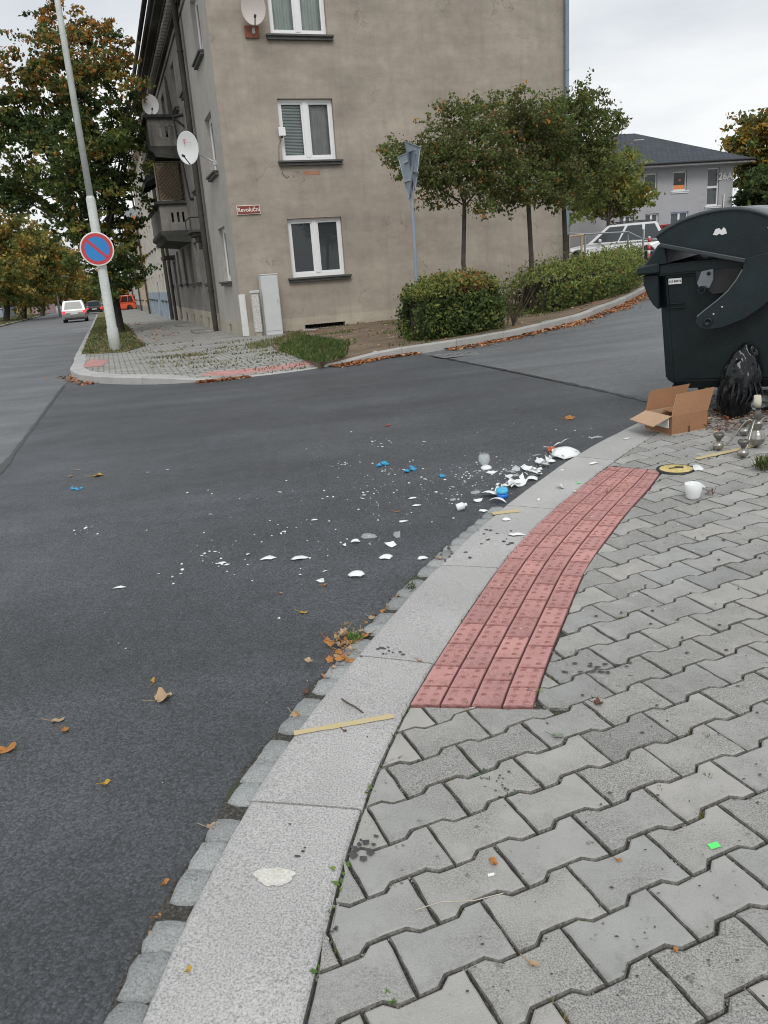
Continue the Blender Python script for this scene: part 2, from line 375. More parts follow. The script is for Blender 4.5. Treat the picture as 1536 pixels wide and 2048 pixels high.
# ---------------------------------------------------------------- ground, roads
def far_z(x, y): return np.clip(T(x, y), -1.2, 1.4)-.35
def ground():
    g = np.unique(np.r_[np.linspace(-600, -70, 16), np.linspace(-70, 70, 36), np.linspace(70, 600, 16)])
    h = np.unique(np.r_[np.linspace(-200, -10, 8), np.linspace(-10, 160, 44), np.linspace(160, 900, 16)])
    X, Y = np.meshgrid(g, h); fade = np.clip((np.hypot(X, Y-60)-110)/120, 0, 1)
    Z = far_z(X, Y)*(1-fade)+(-1.5)*fade; nx, ny = len(g), len(h)
    idx = np.arange(nx*ny).reshape(ny, nx)
    Fq = np.stack([idx[:-1, :-1], idx[:-1, 1:], idx[1:, 1:], idx[1:, :-1]], -1).reshape(-1, 4)
    o = fastmesh('ground', np.c_[X.ravel(), Y.ravel(), Z.ravel()], Fq, GRASSBED, smooth=True); o['kind'] = 'structure'
ground()
LOC = Vector((-3.3, 20.95, 0))                       # corner of the apartment house
EG = Vector((math.cos(R(18)), math.sin(R(18)), 0)); EF = Vector((-math.sin(R(18)), math.cos(R(18)), 0))
def bl(g, f, z=0.): return LOC+EG*g+EF*f+Vector((0, 0, z))   # local axes of the house: along the gable, along the street
def road_z(x, y): return T(x, y)+RDZ
sheet('road', [(-12, -5), (14, -5), (24, 12), (26, 45), (9, 50), (6, 26), (0, 26), tuple(bl(-3, 24))[:2], tuple(bl(-3, 160))[:2], tuple(bl(-11.5, 160))[:2], tuple(bl(-11.5, 20))[:2], (-24, 8)], road_z, A_ROAD, .5)
SA, SB = G(860, 712, RDZ), G(1280, 802, RDZ); SC1, SC2 = G(130, 770, RDZ), G(0, 945, RDZ)
SB2 = SB+(SB-SA)*.45; SD = SC2+(SC2-SC1)*1.15
sheet('junction_asphalt', [SD, (-1.2, -3.5), (3.4, -1), (2.9, 4), SB2, SA+(SA-SB)*.09, (-.4, 14.5), (-4.6, 14.8), SC1+(SC1-SC2)*.12], lambda x, y: T(x, y)+RDZ+.006, A_JUNC, .22)
def ribbon(name, pts, w, dz, mat, jitter=.0, step=.12, kind='structure', parent=None):
    L = resample(pts, step); rr = np.random.default_rng(5)
    wl = w/2*(1+rr.normal(0, jitter, len(L))); a = offset_line(L, 1.)-L
    l = L+a*wl[:, None]; r = L-a*wl[:, None]; mb = MB()
    V = [(x, y, Tz(x, y)+dz) for x, y in np.r_[l, r]]; n = len(L)
    mb.add(V, [(n+i, n+i+1, i+1, i) for i in range(n-1)])
    o = mb.build(name, mat, parent)
    if kind: o['kind'] = kind
    return o
ribbon('tar_seam', [SA, (SA*.5+SB*.5)+Vector((.03, .05, 0)), SB2], .055, RDZ+.010, TAR, .35)
ribbon('tar_seam', [SC1, SC1*.5+SC2*.5, SC2, SD], .05, RDZ+.010, TAR, .4)

# ---------------------------------------------------------------- near pavement: kerb, setts, red tiles, paving stones
KO = [G(*p) for p in [(235, 2125), (273, 2047), (314, 1938), (378, 1810), (419, 1719), (455, 1655), (485, 1603), (537, 1527.6), (576, 1475), (631, 1404.6), (672, 1350), (723, 1307), (789, 1213), (832, 1174), (875, 1127), (910, 1100), (954, 1055), (1008.4, 1010.7), (1058, 971), (1097.5, 946), (1159, 902), (1204, 879.6), (1240, 862), (1275, 845)]]
KI = [G(*p) for p in [(592, 2125), (612, 2020), (640, 1901), (660, 1833), (683, 1737), (706, 1655), (724, 1600.5), (758, 1509), (806, 1427), (869, 1322.6), (906, 1268), (937.5, 1221), (980, 1158.6), (1023, 1100), (1058, 1062.6), (1115, 1010.7), (1179, 958.7), (1220, 926.6), (1271, 891.6), (1302, 875)]]
def smooth_line(L, step=.05, k=9):
    P = resample(L, step); Q = np.pad(P, ((k, k), (0, 0)), 'edge'); ker = np.ones(2*k+1)/(2*k+1)
    S = np.stack([np.convolve(Q[:, i], ker, 'valid') for i in (0, 1)], 1); S[0] = P[0]; S[-1] = P[-1]; return S
def extend(L, a, b):
    L = np.array([tuple(p[:2]) for p in L]); d0 = L[0]-L[2]; d0 /= np.linalg.norm(d0); d1 = L[-1]-L[-4]; d1 /= np.linalg.norm(d1)
    return np.r_[[L[0]+d0*a], L, [L[-1]+d1*.5*b], [L[-1]+d1*b]]
KOs = smooth_line(extend(KO, 2.2, 9.)); KIs = smooth_line(extend(KI, 2.2, 9.))
pavement = sheet('pavement', [*KIs[::4].tolist(), (9.5, 14), (10, 6), (8, -3), (1.2, -3)], lambda x, y: T(x, y)-.014, JOINT, .25)
kerb = empty('kerb', (0, 0, 0)); kerb['kind'] = 'structure'
def nearest_on(L, p): return int(np.argmin(((L-np.array(p[:2]))**2).sum(1)))
def kerb_stone(a, b, parent, mat, zt=0., h=.22, gap=.004, wear=.002, n=9):
    """one kerb stone between parameters a and b of the two kerb edges (unit arc)"""
    def pt(L, u): return np.array([np.interp(u, np.linspace(0, 1, len(L)), L[:, i]) for i in (0, 1)])
    us = np.linspace(a, b, n); O = np.array([pt(KOs, u) for u in us]); I = np.array([pt(KIm, u) for u in us])
    d = (O[-1]-O[0])/np.linalg.norm(O[-1]-O[0]); O[0] += d*gap; I[0] += d*gap; O[-1] -= d*gap; I[-1] -= d*gap
    c = (O.mean(0)+I.mean(0))/2; cz = Tz(*c); rr = np.random.default_rng(int(a*1e4)); mb = MB()
    I = I+(O-I)*.012
    def row(P, Q, t, z): return [(*(P[i]+(Q[i]-P[i])*t[i]-c), Tz(*(P[i]+(Q[i]-P[i])*t[i]))-cz+z) for i in range(n)]
    j = lambda m, s: m+rr.normal(0, s, n)
    rows = [row(O, I, j(.0, .006), -h), row(O, I, j(.0, .008), zt-.018), row(O, I, j(.022, .006), zt-.004), row(O, I, j(.055, .01), zt), row(O, I, j(.5, 0), zt+.001), row(O, I, j(.97, .004), zt), row(O, I, j(.995, .004), zt-.006), row(O, I, j(.997, .003), -h)]
    V = [v for r in rows for v in r]; m = len(rows)
    mb.add(V, [(k*n+i, k*n+i+1, (k+1)*n+i+1, (k+1)*n+i) for k in range(m-1) for i in range(n-1)], 0, False)
    mb.add(V, [tuple(k*n for k in range(m)), tuple(k*n+n-1 for k in reversed(range(m)))])
    return mb.build('kerb_stone', mat, parent, loc=(*c, cz))
# match inner edge to outer edge by nearest point so that joints run straight across
KIm = np.array([KIs[nearest_on(KIs, p)] for p in KOs])
LU = np.linalg.norm(np.diff(KOs, axis=0), axis=1).sum()
def upar(p): return nearest_on(KOs, p)/(len(KOs)-1)
kj = [upar(G(485, 1603)), upar(G(723, 1307)), upar(G(1008, 1010))]
cuts = [kj[0]-1.05/LU, kj[0], kj[1], (kj[1]+kj[2])/2, kj[2]]
u = kj[2]
while u < .97: u += 1.05/LU; cuts.append(u)
for a, b in zip(cuts[:-1], cuts[1:]): kerb_stone(a, min(b, 1), kerb, GRANITE)
def sett(c, ang, l, w, z):
    """one split granite sett with an uneven outline and a rough top"""
    n = 12; mb = MB(); P = []
    for k in range(n):
        a = 2*math.pi*(k+.5)/n; m = max(abs(math.cos(a)), abs(math.sin(a))); q = .95/m if m > .8 else 1.17
        P.append((math.cos(a)*q*l/2*random.uniform(.9, 1.07), math.sin(a)*q*w/2*random.uniform(.86, 1.08)))
    V = [(x, y, -.08) for x, y in P]+[(x, y, -.009+random.uniform(-.003, .003)) for x, y in P]+[(x*.8, y*.8, random.uniform(-.002, .004)) for x, y in P]+[(0, 0, random.uniform(0, .005))]
    f = [(i, (i+1) % n, n+(i+1) % n, n+i) for i in range(n)]+[(n+i, n+(i+1) % n, 2*n+(i+1) % n, 2*n+i) for i in range(n)]+[(2*n+i, 2*n+(i+1) % n, 3*n) for i in range(n)]
    mb.add(V, f, 0, True); o = mb.build('granite_sett', SETT, kerb, loc=(c[0], c[1], z)); o.rotation_euler.z = ang; return o
SL = offset_line(KOs, .03); dd = np.r_[0, np.cumsum(np.linalg.norm(np.diff(SL, axis=0), axis=1))]
s0 = dd[nearest_on(SL, G(300, 2048))]-.3; s1 = dd[nearest_on(SL, G(985, 1015))]; ribbon('gutter_bed', [tuple(p) for p in SL[int(np.searchsorted(dd, s0)):int(np.searchsorted(dd, s1)):6]], .105, RDZ+.0085, JOINT, .15)
s = s0
while s < s1:
    l = random.uniform(.09, .135); i = int(np.searchsorted(dd, s+l/2)); p = SL[i]; t = SL[i+1]-SL[i-1]
    sett(p, math.atan2(t[1], t[0]), l*.97, random.uniform(.088, .1), Tz(*p)-.010+random.uniform(-.003, .003)); s += l*.97+random.uniform(.0, .004)

PL = smooth_line([G(*p) for p in [(818, 1410), (869, 1322.6), (906, 1268), (937.5, 1221), (980, 1158.6), (1023, 1100), (1058, 1062.6), (1115, 1010.7), (1179, 958.7), (1219, 932)]], .05, 5)
PR = smooth_line([G(*p) for p in [(1067, 1414), (1086, 1342), (1127.7, 1243.7), (1156.7, 1169), (1175, 1127.7), (1210.6, 1082), (1256, 1020), (1297.5, 978.7), (1324, 940)]], .05, 5)
PLl = np.linalg.norm(np.diff(PL, axis=0), axis=1).sum()
def strip_pt(u, w):
    q = np.clip(u, 0, 1)
    a = np.array([np.interp(q, np.linspace(0, 1, len(PL)), PL[:, i]) for i in (0, 1)]); b = np.array([np.interp(q, np.linspace(0, 1, len(PR)), PR[:, i]) for i in (0, 1)])
    return a+(b-a)*w
def red_tile(u0, u1, w0, w1):
    eu, ew = .0034/PLl, .007; C4 = [strip_pt(u0+eu, w0+ew), strip_pt(u0+eu, w1-ew), strip_pt(u1-eu, w1-ew), strip_pt(u1-eu, w0+ew)]
    c = sum(C4)/4; cz = Tz(*c)+random.uniform(-.0012, .0012); tx, ty = random.gauss(0, .004), random.gauss(0, .004)
    def at(a, b, z, k=1.):
        p = (C4[0]*(1-a)+C4[1]*a)*(1-b)+(C4[3]*(1-a)+C4[2]*a)*b; p = c+(p-c)*k; d = p-c
        return (*d, Tz(*p)-cz+z+d[0]*tx+d[1]*ty)
    mb = MB(); ab = [(0, 0), (1, 0), (1, 1), (0, 1)]
    V = [at(a, b, -.04) for a, b in ab]+[at(a, b, -.003) for a, b in ab]+[at(a, b, 0, .95) for a, b in ab]
    mb.add(V, [(k*4+i, k*4+(i+1) % 4, k*4+4+(i+1) % 4, k*4+4+i) for k in (0, 1) for i in range(4)], 1); mb.add(V[8:], [(0, 1, 2, 3)])
    L = np.linalg.norm(C4[3]-C4[0]); Wd = np.linalg.norm(C4[1]-C4[0]); rows = max(1, int(round(L/.043)))
    for r in range(rows):
        for k in (0, 1):
            a, b = .27+.46*k, (r+.5)/rows; ring = lambda rad, z: [at(a+rad/Wd*math.cos(t), b+rad/L*math.sin(t), z) for t in [math.pi*j/4 for j in range(8)]]
            mb.add(ring(.0125, .0004)+ring(.0085, .0042), [(i, (i+1) % 8, 8+(i+1) % 8, 8+i) for i in range(8)], 0, False); mb.add(ring(.0095, .0043), [tuple(range(8))], int(random.random() < .8))
    return mb.build('red_tactile_tile', [REDTILE, TILEDIRT], pavement, loc=(*c, cz))
tl = .172/PLl
for k in range(4):
    u0 = 0.; u1 = tl*(1-[.0, .52, .05, .45][k]) if k else tl*.55
    while u0 < .995:
        if u1 > .99 or 1-u1 < tl*.2: u1 = 1.
        if u1-u0 > tl*.15: red_tile(u0, u1, k/4, (k+1)/4)
        u0 = u1; u1 = u0+tl
# paving stones (I-shaped, running bond)
PA, PLN, PPI, PO = R(69), .225, .140, np.array([.396, 1.713]); PD = .0105
e1 = np.array([math.sin(PA), math.cos(PA)]); e2 = np.array([-e1[1], e1[0]])
h, q, tr = PLN/2, PLN/4, .012
UP = [(-h, PPI/2+PD), (-q-tr, PPI/2+PD), (-q+tr, PPI/2-PD), (q-tr, PPI/2-PD), (q+tr, PPI/2+PD), (h, PPI/2+PD)]
OUT = [(x, -y) for x, y in UP]+[(x, y) for x, y in reversed(UP)]
def clip(poly, p, nrm):
    """keep the side of the line through p that nrm points to"""
    o = []
    for i in range(len(poly)):
        a, b = poly[i], poly[(i+1) % len(poly)]; da, db = (a-p)@nrm, (b-p)@nrm
        if da >= 0: o.append(a)
        if (da > 0) != (db > 0) and abs(da-db) > 1e-9: o.append(a+(b-a)*(da/(da-db)))
    return o
def area(P): P = np.array(P); return .5*float((P[:, 0]*np.roll(P[:, 1], -1)-np.roll(P[:, 0], -1)*P[:, 1]).sum()) if len(P) > 2 else 0
def dedupe(P):
    o = []
    for p in P:
        if not o or np.linalg.norm(p-o[-1]) > .002: o.append(p)
    if len(o) > 1 and np.linalg.norm(o[0]-o[-1]) < .002: o.pop()
    return o
def inset(P, d):
    n = len(P); o = []
    for i in range(n):
        a, b, c = P[i-1], P[i], P[(i+1) % n]; d1 = (b-a)/np.linalg.norm(b-a); d2 = (c-b)/np.linalg.norm(c-b)
        n1, n2 = np.array([-d1[1], d1[0]]), np.array([-d2[1], d2[0]]); m = n1+n2; k = m@m
        o.append(b+(m*(2*d/k) if k > .35 else n1*d))
    return o
STRIP = np.r_[PL, PR[::-1]]
def cut_by_edges(P, L, side=1):
    c = sum(P)/len(P); i = nearest_on(L, c)
    for k in range(max(0, i-5), min(len(L)-1, i+6), 2):
        t = L[k+1]-L[k]; t = t/np.linalg.norm(t); P = clip(P, L[k], np.array([t[1], -t[0]])*side)
        if len(P) < 3: return []
    return P
stones = []; holes = []
bot_n = PR[0]-PL[0]; bot_n = np.array([bot_n[1], -bot_n[0]])/np.linalg.norm(bot_n)     # points towards the camera
top_n = PR[-1]-PL[-1]; top_n = np.array([-top_n[1], top_n[0]])/np.linalg.norm(top_n)
for j in range(-14, 80):
    for i in range(-20, 60):
        ox = PO+e1*(i+.5*(j % 2))*PLN+e2*j*PPI
        if ox[1] < -.4 or ox[0] > 9 or ox[1] > 13: continue
        P = [ox+e1*a+e2*b for a, b in OUT]
        if area(P) < 0: P = P[::-1]
        k = nearest_on(KIs, ox); t = KIs[min(k+1, len(KIs)-1)]-KIs[max(k-1, 0)]; sd = (ox-KIs[k])@np.array([t[1], -t[0]])/np.linalg.norm(t)
        if sd < -.15: continue
        if sd < .2: P = cut_by_edges(P, KIs)
        if len(P) < 3: continue
        pieces = [P]
        if inpoly(np.array(P), STRIP).any() or inpoly(np.array(ox), STRIP):
            pieces = [clip(P, PL[0]+bot_n*.006, bot_n), clip(P, PL[-1]+top_n*.004, top_n), cut_by_edges(clip(clip(P, PL[0], -bot_n), PL[-1], -top_n), PR)]
        for Q in pieces:
            if len(Q) < 3: continue
            Q = dedupe(Q)
            if len(Q) < 3 or area(Q) < .0012: continue
            stones.append(Q)
def rough(P, step=.03, amp=.0011):
    o = []
    for i in range(len(P)):
        p, q = P[i], P[(i+1) % len(P)]; m = max(1, int(np.linalg.norm(q-p)/step))
        for k in range(m): o.append(p+(q-p)*k/m+np.array([random.gauss(0, amp), random.gauss(0, amp)])*(1 if k else .5))
    return o
def stone_faces(mb, Q, c, cz, tilt, fine=True):
    if area(inset(Q, .0095)) < .0003: return False
    if fine: Q = dedupe(rough(Q))
    jw = random.uniform(.0016, .0042); A1 = inset(Q, jw); A2 = inset(Q, jw+.0024); A3 = inset(Q, jw+.0066)
    if area(A3) < .0002: A3 = [c+(p-c)*.8 for p in A2]
    ch = [random.random() < .05 for _ in A3]
    def lift(P, z, j=0.): return [(*(p-c), Tz(*p)-cz+z+(p-c)@tilt-abs(random.gauss(0, j))) for p in P]
    n = len(Q); V = lift(A1, -.045)+lift(A1, -.0075, .0012)+lift(A2, -.0022, .0009)+lift(A3, 0)
    R_ = lambda k: [(k*n+i, k*n+(i+1) % n, k*n+n+(i+1) % n, k*n+n+i) for i in range(n)]
    mb.add(V, R_(0)+R_(1), 1); mb.add(V, R_(2)+[tuple(range(3*n, 4*n))], 0)
    return True
def seen(p):
    d = np.array([p[0], p[1], Tz(*p)])-EYE; w = d@_f
    if w < .1: return False
    x, y = 768+CAM_F*(d@_r)/w, 1024-CAM_F*(d@_u)/w
    return -120 < x < 1656 and y < 2180
stones.sort(key=lambda Q: np.linalg.norm(sum(Q)/len(Q)) + (0 if seen(sum(Q)/len(Q)) else 50))
rest = MB()
for k, Q in enumerate(stones):
    c = sum(Q)/len(Q); cz = Tz(*c)+random.gauss(0, .0013); tilt = np.array([random.gauss(0, .009), random.gauss(0, .009)])
    if k < 300:
        mb = MB()
        if stone_faces(mb, Q, c, cz, tilt): mb.build('paving_stone', [PAVER, EDGEDIRT], pavement, loc=(*c, cz))
    else:
        t = MB()
        if stone_faces(t, Q, c, cz, tilt, False):
            for f_, m_ in zip(t.f, t.m): rest.f.append(tuple(i_+len(rest.v) for i_ in f_)); rest.m.append(m_); rest.sm.append(False)
            rest.v += [(x+c[0], y+c[1], z+cz) for x, y, z in t.v]
o = rest.build('paving_stones', [PAVER, EDGEDIRT], pavement, recalc=False); o['kind'] = 'stuff'
# ---------------------------------------------------------------- far corner: pavement slab, kerb, beds
BND = [(150, 735), (141, 752), (158, 763), (200, 768), (250, 770), (300, 770), (360, 768), (420, 763), (480, 757), (560, 748), (640, 737), (700, 727), (780, 715), (870, 703), (950, 690), (1030, 675), (1100, 658), (1170, 640), (1240, 612), (1290, 585), (1320, 564)]
BW = [G(x, y, RDZ) for x, y in BND]
mainK = [bl(-4.2, f) for f in (130, 90, 60, 40, 25, 12, 5, 1, -1.2)]
EDGE = resample([tuple(p)[:2] for p in mainK+BW]+[(9.9, 27.), (10.6, 30.), (10.2, 32.5)], .1)
EDGE = smooth_line(EDGE, .1, 3)
def is_near_edge(p): return nearest_on(EDGE, p)
iC0, iC1 = nearest_on(EDGE, G(470, 757, RDZ)), nearest_on(EDGE, G(640, 737, RDZ))
CROSS = EDGE[min(iC0, iC1):max(iC0, iC1)+1]
iV = nearest_on(EDGE, G(690, 728, RDZ)); iN = nearest_on(EDGE, bl(-4.2, 4))
def kerb_top(x, y):
    P = np.stack([np.asarray(x, float), np.asarray(y, float)], -1)
    return .14-.115*np.exp(-(pdist(P, CROSS)/.9)**2)
INN = offset_line(EDGE, .15)           # left of the direction of travel: towards the house
if not inpoly(np.array(INN[iV]), [tuple(p) for p in EDGE]+[tuple(bl(5, 20))[:2], tuple(bl(5, 130))[:2]]): INN = offset_line(EDGE, -.15)
KW = .16
slab_poly = [tuple(p) for p in (EDGE+(INN-EDGE)*.5)[::3]]+[(7, 33), tuple(bl(8.6, 11))[:2], tuple(bl(4, 12))[:2], tuple(bl(4, 130))[:2]]
def slab_z(x, y): return T(x, y)+RDZ+np.maximum(kerb_top(x, y)-.004, .02)
sheet('corner_pavement', slab_poly, slab_z, SMALLPAV, .45)
far_kerb = empty('far_kerb'); far_kerb['kind'] = 'structure'
def far_stone(i0, i1, w, mat):
    idx = np.unique(np.linspace(i0, i1, max(3, int((i1-i0)/4)+2)).astype(int)); O = EDGE[idx].copy(); I = O+(INN[idx]-O)/.15*w
    d = O[-1]-O[0]; d /= np.linalg.norm(d); O[0] += d*.004; I[0] += d*.004; O[-1] -= d*.004; I[-1] -= d*.004
    c = O.mean(0); cz = Tz(*c); n = len(idx); mb = MB(); ht = kerb_top(O[:, 0], O[:, 1])+random.uniform(-.006, .006)
    def row(t, zz): return [(*(O[k]+(I[k]-O[k])*t-c), Tz(*(O[k]+(I[k]-O[k])*t))-cz+RDZ+zz[k]) for k in range(n)]
    rows = [row(0, ht*0-.12), row(.0, ht-.022), row(.1, ht), row(.98, ht+.002), row(1., ht-.01), row(1., ht*0-.1)]
    V = [v for r in rows for v in r]; m = len(rows)
    mb.add(V, [(k*n+i, k*n+i+1, (k+1)*n+i+1, (k+1)*n+i) for k in range(m-1) for i in range(n-1)], 0, False)
    mb.add(V, [tuple(k*n for k in range(m)), tuple(k*n+n-1 for k in reversed(range(m)))])
    return mb.build('kerb_stone', mat, far_kerb, loc=(*c, cz))
i = nearest_on(EDGE, bl(-4.2, 60)); iend = len(EDGE)-1
while i < iend:
    w, mt, ln = (.26, GRANITE, 15) if iN <= i < iV else (.13, CONC, 10)
    j = min(i+ln, iend); far_stone(i, j, w, mt); i = j
# the strip of red tactile paving behind the lowered kerb
a0, a1 = sorted((nearest_on(EDGE, G(385, 766, RDZ)), nearest_on(EDGE, G(650, 735, RDZ))))
lo = EDGE[a0:a1+1]; inn = INN[a0:a1+1]; dirn = (inn-lo)/.15
sheet('tactile_strip', [tuple(p) for p in (lo+dirn*.27)[::2]]+[tuple(p) for p in (lo+dirn*.67)[::-1][::2]], lambda x, y: slab_z(x, y)+.006, REDTILE, .25)
q = [G(163, 738, .08), G(205, 736, .08), G(217, 722, .08), G(180, 722, .08)]
sheet('tactile_strip', q, lambda x, y: slab_z(x, y)+.006, REDTILE, .25)
# soil bed along the gable wall
ki = [nearest_on(EDGE, G(*p, RDZ)) for p in ((660, 733), (1320, 564))]
bed = [tuple(p) for p in (EDGE+(INN-EDGE)/.15*.14)[min(ki):max(ki)+1:4]]
bed_poly = bed+[(9.5, 26.5), (8.5, 29), tuple(bl(10.2, 1.5))[:2], tuple(bl(9.7, .05))[:2], tuple(bl(1.0, .05))[:2], tuple(bl(.95, -.8))[:2], tuple(G(540, 690, .1))[:2], tuple(G(556, 704, .1))[:2], tuple(G(640, 722, .1))[:2]]
def bed_z(x, y):
    b = slab_z(x, y)
    return np.maximum(b, T(x, y)+RDZ+.09)+.018+.03*np.sin(x*1.7+y)*np.sin(y*1.3-x*.6)*.5+.012*np.sin(x*5.1)*np.sin(y*4.3)
sheet('soil_bed', bed_poly, bed_z, SOIL, .3, skirt=.12)
# grass strip between pavement and the main road
gs = [tuple(bl(-4.05, f))[:2] for f in np.linspace(-.4, 70, 40)]+[tuple(bl(-2.5, f))[:2] for f in np.linspace(70, 6, 30)]+[tuple(G(262, 670, .1))[:2], tuple(G(292, 692, .1))[:2], tuple(G(250, 705, .1))[:2]]
def gs_z(x, y): return slab_z(x, y)+.02+.012*np.sin(x*3.1)*np.sin(y*2.3)
sheet('grass_strip', gs, gs_z, GRASSBED, .4, skirt=.1)
# left side of the main road: kerb, verge
Lk = [tuple(bl(-11.2, f))[:2] for f in np.linspace(18, 150, 60)]
sheet('left_verge', Lk+[tuple(bl(-24, f))[:2] for f in np.linspace(150, 18, 40)], lambda x, y: T(x, y)+RDZ+.1, GRASSBED, 1.2, skirt=.14)
lkerb = empty('left_kerb'); lkerb['kind'] = 'structure'
for k in range(36):
    f0 = 22+k*2.; a, b, c, d = bl(-11.2, f0+.01), bl(-11.2, f0+1.99), bl(-11.38, f0+1.99), bl(-11.38, f0+.01)
    mb = MB(); zz = [Tz(p.x, p.y)+RDZ for p in (a, b, c, d)]
    mb.add([(p.x, p.y, z-.1) for p, z in zip((a, b, c, d), zz)]+[(p.x, p.y, z+.12) for p, z in zip((a, b, c, d), zz)], ((0, 1, 5, 4), (1, 2, 6, 5), (2, 3, 7, 6), (3, 0, 4, 7), (4, 5, 6, 7)))
    mb.build('kerb_stone', CONC, lkerb)
# rise under the parked cars
CARPARK = M('car_park_paving', (.24, .24, .235), .85, .15, 2, .15, 60)

# ---------------------------------------------------------------- houses
def plaster(name, col, stain=.25, dirt=(.1, .09, .075), ds=.5, rough=.92, streak=.5):
    m, n, b, o = _mat(name); v = _coord(n)
    c = _ramp(n, _noise(n, v, .55, 6, .62), [(.3, sc(col, 1-stain)), (.7, sc(col, 1+stain))])
    c = _mix(n, c, _ramp(n, _noise(n, v, 3.2, 6, .65), [(.3, 1-stain*.6), (.7, 1+stain*.6)]), 1., 'MULTIPLY')
    mpg = n.nodes.new('ShaderNodeMapping'); mpg.inputs['Scale'].default_value = (3.5, 3.5, .35); n.links.new(v, mpg.inputs[0])
    c = _mix(n, c, dirt, _ramp(n, _noise(n, mpg.outputs[0], 1.3, 6, .65), [(.52, 0.), (.8, streak)]))
    c = _mix(n, c, sc(col, 1.35), _ramp(n, _noise(n, v, 7., 4, .7), [(.72, 0.), (.76, .35)]))
    vd = n.nodes.new('ShaderNodeVectorMath'); vd.operation = 'ADD'; n.links.new(v, vd.inputs[0]); dn_ = n.nodes.new('ShaderNodeTexNoise'); dn_.inputs['Scale'].default_value = 2.5; dn_.inputs['Detail'].default_value = 6; n.links.new(v, dn_.inputs['Vector']); n.links.new(dn_.outputs['Color'], vd.inputs[1])
    ck = n.nodes.new('ShaderNodeTexVoronoi'); ck.feature = 'DISTANCE_TO_EDGE'; ck.inputs['Scale'].default_value = .42; n.links.new(vd.outputs[0], ck.inputs['Vector'])
    cm = _math(n, 'MULTIPLY', _ramp(n, ck.outputs['Distance'], [(.0, 1.), (.008, 0.)]), _ramp(n, _noise(n, v, .7, 3), [(.5, 0.), (.6, .55)]))
    c = _mix(n, c, sc(dirt, .7), cm)
    mph = n.nodes.new('ShaderNodeMapping'); mph.inputs['Scale'].default_value = (.5, .5, 1.6); n.links.new(v, mph.inputs[0])
    c = _mix(n, c, _ramp(n, _noise(n, mph.outputs[0], 1.1, 7, .68), [(.34, 1-stain*.9), (.66, 1+stain*.9)]), 1., 'MULTIPLY')
    n.links.new(c, b.inputs['Base Color']); b.inputs['Roughness'].default_value = rough; b.inputs['Specular IOR Level'].default_value = .2
    _bump(n, b, _noise(n, v, 45., 5, .7), .012); return m
P_GABLE = plaster('tan_plaster', (.365, .322, .272), .15, (.19, .165, .14), streak=.38)
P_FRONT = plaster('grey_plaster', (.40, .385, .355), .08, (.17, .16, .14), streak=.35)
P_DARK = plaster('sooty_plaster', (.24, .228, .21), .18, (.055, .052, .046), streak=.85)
P_PLINTH = plaster('plinth_plaster', (.42, .38, .31), .12, (.19, .17, .14), streak=.4)
P_SOOT = plaster('black_stone', (.075, .075, .07), .3, (.03, .03, .03), streak=.5)
WHITEPVC = M('white_pvc', (.78, .79, .8), .35, .03, 3)
SILLM = M('dark_sill', (.085, .088, .082), .7, .2, 5, .15, 60)
GLASS = glassmat('window_glass', clear=.97, tint=(.97, 1., 1.)); DGLASS = glassmat('dark_glass', clear=.25, dark=(.02, .025, .03))
CURT = M('grey_curtain', (.6, .58, .58), .9, .1, 4); CURTG = M('greenish_curtain', (.8, .86, .8), .9, .08, 3); BLINDM = M('blind_slats', (.85, .9, .88), .6, .05, 3)
ZINC = M('zinc_pipe', (.2, .26, .31), .5, .12, 3, .1, 40, metal=.3); DARKPIPE = M('dark_pipe', (.045, .04, .033), .7, .3, 4); IRON = M('cast_iron', (.02, .02, .022), .6, .2, 8)
def rooftile(name, col):
    m, n, b, o = _mat(name); v = _coord(n)
    br = n.nodes.new('ShaderNodeTexBrick'); n.links.new(v, br.inputs['Vector']); br.inputs['Scale'].default_value = 1
    br.inputs['Brick Width'].default_value = .3; br.inputs['Row Height'].default_value = .33; br.inputs['Mortar Size'].default_value = .015
    br.inputs['Color1'].default_value = (*col, 1); br.inputs['Color2'].default_value = (*sc(col, .75), 1); br.inputs['Mortar'].default_value = (*sc(col, .3), 1)
    c = _mix(n, br.outputs['Color'], _ramp(n, _noise(n, v, 2., 5), [(.3, .8), (.7, 1.2)]), 1., 'MULTIPLY')
    n.links.new(c, b.inputs['Base Color']); b.inputs['Roughness'].default_value = .75; _bump(n, b, br.outputs['Fac'], -.02); return m
REDROOF = rooftile('red_roof_tiles', (.3, .09, .075)); DARKROOF = rooftile('dark_roof_shingles', (.04, .05, .068))
ROOM = M('dark_room', (.05, .05, .05), .9)

